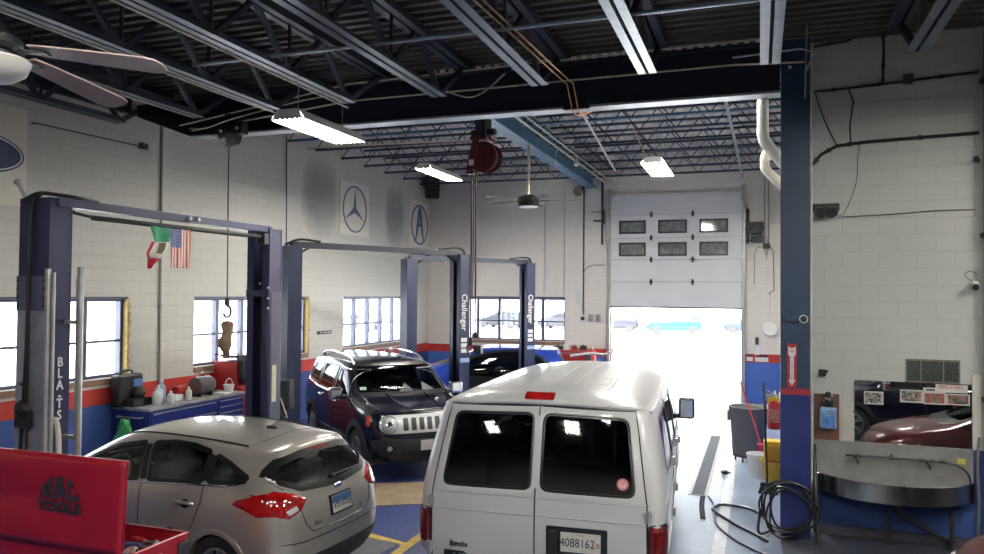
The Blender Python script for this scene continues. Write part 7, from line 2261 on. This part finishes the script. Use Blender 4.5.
# stand under the box
b = MB(); b.box(X0 + 0.02, Y0 + 0.03, 0.14, X1 - 0.03, Y1 - 0.02, 0.818); cb_ = b.build('roller_cabinet', m_tb, t, bevel=0.01)
for x in (X0 + 0.12, X1 - 0.12):
    for y in (Y0 + 0.1, Y1 - 0.1):
        b = MB(); b.cyl((x, y - 0.02, 0.07), (x, y + 0.02, 0.07), 0.07, n=14); b.box(x - 0.03, y - 0.03, 0.07, x + 0.03, y + 0.03, 0.14); b.build('caster', m_rubber, t)
# tools lying in the open box
m_tr = mat('grip_red', (0.35, 0.03, 0.04), 0.45); m_tbk = mat('grip_blue', (0.04, 0.06, 0.16), 0.5); m_rag = mat('rag_cream', (0.55, 0.47, 0.38), 0.9, 0, 0.25, 20)
def tool(label, a, b_, m, r=0.016, head=m_steel):
    t = thing('hand_tool', label, 'tool', (0, 0, 0), 0, 'hand tools in the red tool box')
    a, b_ = Vector(a), Vector(b_)
    mid = a + (b_ - a) * 0.5
    q = MB(); q.cyl(a, mid, r, r * 0.9, 10); q.build('grip', m, t, smooth=True)
    q = MB(); q.cyl(mid, b_, r * 0.5, n=8); q.ball(b_, r * 1.3, 8, 6); q.build('shaft', head, t)
zt = 1.125
tool('red-gripped tool lying along the far side of the red tool box', (-4.22, 4.28, zt), (-4.00, 4.255, zt), m_tr, 0.02)
tool('blue-gripped tool lying in the middle of the red tool box', (-4.16, 4.15, zt), (-3.94, 4.19, zt), m_tbk, 0.024)
tool('black ratchet lying by the right end of the red tool box', (-4.04, 4.09, zt), (-3.86, 4.12, zt), m_black, 0.022)
tool('bright steel wrench lying nearest the lid in the red tool box', (-4.06, 4.045, zt - 0.012), (-3.86, 4.05, zt - 0.012), m_steel, 0.014)
tool('second red-gripped tool lying near the right rim of the tool box', (-3.92, 4.29, zt), (-3.85, 4.20, zt), m_tr, 0.014)
b = MB(); b.box(X0 + 0.03, Y0 + 0.02, 0.84, X1 - 0.02, Y1 - 0.02, 1.085); o = b.build('tool_tray', m_dark, t)
P = [[(-4.12 + 0.22 * u, 3.89 + 0.11 * v, 1.150 + 0.03 * math.sin(5 * u + 4 * v) + 0.02 * math.sin(9 * v)) for u in [i / 9 for i in range(10)]] for v in [j / 7 for j in range(8)]]
b = MB(); b.grid(P); o = b.build('shop_rag', m_rag, None, smooth=True, solid=0.008); tag(o, 'crumpled cream shop rag lying in the open red tool box', 'rag')
# ================================================================= outside
m_lot = mat('lot_concrete', (0.52, 0.52, 0.50), 0.8, 0, 0.1, 0.4)
b = MB(); b.box(-90, YF + 0.3, -0.25, 90, 140, -0.06); struct(b.build('ground_far_lot', m_lot))
b = MB(); b.box(-90, -60, -0.25, XL - 0.3, YF + 0.29, -0.06); struct(b.build('ground_side_lot', m_lot))
def far_car(i, x, y, deg, col, lab):
    t = thing('parked_car', lab, 'car', (x, y, -0.06), R(deg), 'cars parked across the lot')
    c = Car(t, hatch_net(), mat('lot_car_%d' % i, col, 0.3, 0.2), 1, liner=False)
    c.finish()
    for s in ('L', 'R'):
        c.patch('side_window', s, [(3.0, 0.99), (2.6, 1.16), (2.2, 1.28), (1.3, 1.3), (0.8, 1.08), (2.1, 0.98)], m_trim, off=0.01, rings=2, step=0.3)
    c.patch('windscreen', 'F', [(-0.64, 1.03), (0.64, 1.03), (0.55, 1.35), (-0.55, 1.35)], m_trim, off=0.01, rings=2, step=0.3)
    for wx in (0.86, 3.5):
        for wy in (0.9, -0.9):
            q = MB(); q.cyl((wx, wy - 0.1, 0.33), (wx, wy + 0.1, 0.33), 0.33, n=12); q.build('wheel', m_tyre, t)
for i, (x, y, deg, col, lab) in enumerate(((-19.0, 62, 170, (0.010, 0.012, 0.016), 'dark car parked across the lot, leftmost beyond the vehicle door'),
    (-13.8, 63, 175, (0.03, 0.03, 0.035), 'grey car parked across the lot, second beyond the vehicle door'),
    (-8.9, 61, 185, (0.02, 0.02, 0.03), 'dark grey car parked across the lot, left of the teal car'),
    (-4.0, 60, 185, (0.008, 0.07, 0.10), 'teal car parked across the lot beyond the middle of the door'),
    (1.6, 62, 178, (0.02, 0.03, 0.05), 'navy car parked across the lot, near the right door edge'),
    (-27.0, 52, 190, (0.05, 0.05, 0.06), 'grey car parked outside the far wall window'))):
    far_car(i, x, y, deg, col, lab)
b = MB(); b.box(-60, 85, -0.06, 60, 86, 7.0)
o = b.build('far_building', mat('far_wall_pale', (0.6, 0.58, 0.55), 0.8, 0, 0.1, 0.3), None); struct(o)
# ---------------------------------------------------------------- ceiling lamps
m_tube = mat('lamp_tube', (1, 1, 1), 0.4, 0, 0, emit=(1.0, 0.98, 0.92), estr=92.0)
m_refl = mat('lamp_reflector', (0.80, 0.80, 0.78), 0.35, 0, 0.03)
m_house = mat('lamp_housing', (0.62, 0.59, 0.56), 0.5, 0, 0.05)
m_tuben = mat('lamp_tube_near', (1, 1, 1), 0.4, 0, 0, emit=(1.0, 0.98, 0.92), estr=28.0)
m_tubef2 = mat('lamp_tube_door', (1, 1, 1), 0.4, 0, 0, emit=(1.0, 0.96, 0.88), estr=330.0)
m_tubef = mat('lamp_tube_far', (1, 1, 1), 0.4, 0, 0, emit=(1.0, 0.96, 0.88), estr=115.0)
def shop_light(label, loc, L=1.5, W=0.46, tubes=6, top=None, group=None, mt=None):
    t = thing('hanging_shop_light', label, 'lamp', loc, 0, group)
    b = MB()
    # bent reflector along y
    prof = [(-W / 2, -0.03), (-W / 2 + 0.01, 0.0), (-W * 0.30, 0.09), (W * 0.30, 0.09), (W / 2 - 0.01, 0.0), (W / 2, -0.03)]
    b.grid([[(x, -L / 2, z) for x, z in prof], [(x, L / 2, z) for x, z in prof]])
    h = b.build('housing', m_house, t, solid=0.006)
    for s in (-1, 1):
        b = MB()
        q = [(-W / 2 + 0.008, -0.03)] + [(-W / 2 + 0.02 + (W - 0.04) * k / (2 * tubes), -0.03 + (0.012 if k % 2 else -0.008)) for k in range(2 * tubes + 1)] + [(W / 2 - 0.008, -0.03)]
        poly = [(x, z) for x, z in q] + [(W * 0.30, 0.088), (-W * 0.30, 0.088)]
        M = Matrix(((1, 0, 0, 0), (0, 0, -1, s * (L / 2) + 0.003), (0, 1, 0, 0), (0, 0, 0, 1)))
        b.prism(poly, 0.006, M)
        b.build('end_plate', m_house, t)
    for k in range(tubes):
        x = -W / 2 + 0.05 + (W - 0.10) * k / max(1, tubes - 1)
        b = MB(); b.cyl((x, -L / 2 + 0.02, -0.005), (x, L / 2 - 0.02, -0.005), 0.019, n=8)
        b.build('tube', mt or m_tube, t, smooth=True)
    b = MB()
    zt = (top or 5.4) - loc[2]
    for y in (-L * 0.35, L * 0.35):
        b.cyl((0, y, 0.09), (0, y, zt), 0.006, n=6)
    b.build('hanger', m_wire, t)
    return t
shop_light('large bright shop light hanging under the beam left of centre', (-4.98, 7.85, 4.86), 1.38, 0.44, 6, 5.4, mt=m_tuben)
shop_light('narrow shop light hanging left of the red hose reel', (-6.05, 13.9, 5.30), 1.6, 0.34, 3, 6.2, mt=m_tubef)
shop_light('square-ended shop light hanging in front of the vehicle door', (-1.86, 14.9, 5.37), 1.6, 0.44, 4, 6.2, mt=m_tubef2)
for x, y, z in ((-0.9, 11.1, 5.92), ):  # unseen lamp added to brighten the far wall
    shop_light('added fill light under the far bay roof, out of view behind the cross beam', (x, y, z), 1.4, 0.44, 4, 6.55, mt=m_tubef)
# unseen lamps of the same kind, put in as fill for the near bays
for i, (x, y) in enumerate(((-4.48, -1.4), (-1.83, -1.0), (2.18, -1.5), (2.18, 5.2), (4.9, 7.2), (4.9, 3.6), (-0.54, 1.0))):
    shop_light('unseen fill shop light hanging over the bays behind the camera', (x, y, 5.28), 1.4, 0.44, 4, 6.07, 'unseen fill lights behind the camera', mt=m_tuben if x < -3 else None)
# ================================================================= camera, sky, lamps
yaw, pitch, roll = R(19.490783), R(1.13933), R(0.487824)
s_, c_ = math.sin(yaw), math.cos(yaw)
sp, cp = math.sin(pitch), math.cos(pitch)
Fw = Vector((-s_ * cp, c_ * cp, sp)); Rt = Vector((c_, s_, 0)); Up = Vector((s_ * sp, -c_ * sp, cp))
r2 = Rt * math.cos(roll) + Up * math.sin(roll)
u2 = -Rt * math.sin(roll) + Up * math.cos(roll)
cam = bpy.data.cameras.new('camera')
cam.sensor_width = 36
cam.lens = 754.636 * 36 / 984
cam.shift_y = 1.66 / 984
cam.clip_end = 500
co = bpy.data.objects.new('camera', cam)
co.matrix_world = Matrix(((r2.x, u2.x, -Fw.x, 0), (r2.y, u2.y, -Fw.y, 0), (r2.z, u2.z, -Fw.z, 2.9), (0, 0, 0, 1)))
COL.objects.link(co)
SC.camera = co
w = bpy.data.worlds.new('sky')
SC.world = w
w.use_nodes = True
nt = w.node_tree
bg = nt.nodes['Background']
bg.inputs['Color'].default_value = (0.92, 0.96, 1.0, 1)
bg.inputs['Strength'].default_value = 5.0
sun = bpy.data.lights.new('sun', 'SUN')
sun.energy = 40.0
sun.angle = R(2)
so = bpy.data.objects.new('sun', sun)
so.rotation_euler = (R(36), R(12), 0)
COL.objects.link(so)
# daylight enters through these openings: portals only help the sampling
def portal(name, loc, rot, sx, sy):
    l = bpy.data.lights.new(name, 'AREA')
    l.shape = 'RECTANGLE'
    l.size, l.size_y = sx, sy
    l.cycles.is_portal = True
    o = bpy.data.objects.new(name, l)
    o.location = loc
    o.rotation_euler = rot
    COL.objects.link(o)
portal('door_daylight', ((DX0 + DX1) / 2, YF + 0.4, 1.25), (R(-90), 0, 0), 3.6, 2.5)
portal('window_daylight', ((WX0 + WX1) / 2, YF + 0.4, 2.13), (R(-90), 0, 0), 3.46, 1.27)
for (a, c2, p, q) in WINS_L:
    portal('window_daylight', (XL - 0.4, (a + c2) / 2, 2.13), (R(-90), 0, R(90)), c2 - a, 1.27)
SC.view_settings.view_transform = 'Standard'
SC.view_settings.look = 'None'
SC.view_settings.gamma = 1.0
SC.view_settings.exposure = 0.75
SC.cycles.max_bounces = 10
SC.cycles.diffuse_bounces = 5
SC.cycles.glossy_bounces = 4
SC.cycles.transparent_max_bounces = 16
SC.cycles.caustics_reflective = False
SC.cycles.caustics_refractive = False
SC.cycles.sample_clamp_indirect = 6.0
SC.cycles.use_denoising = True
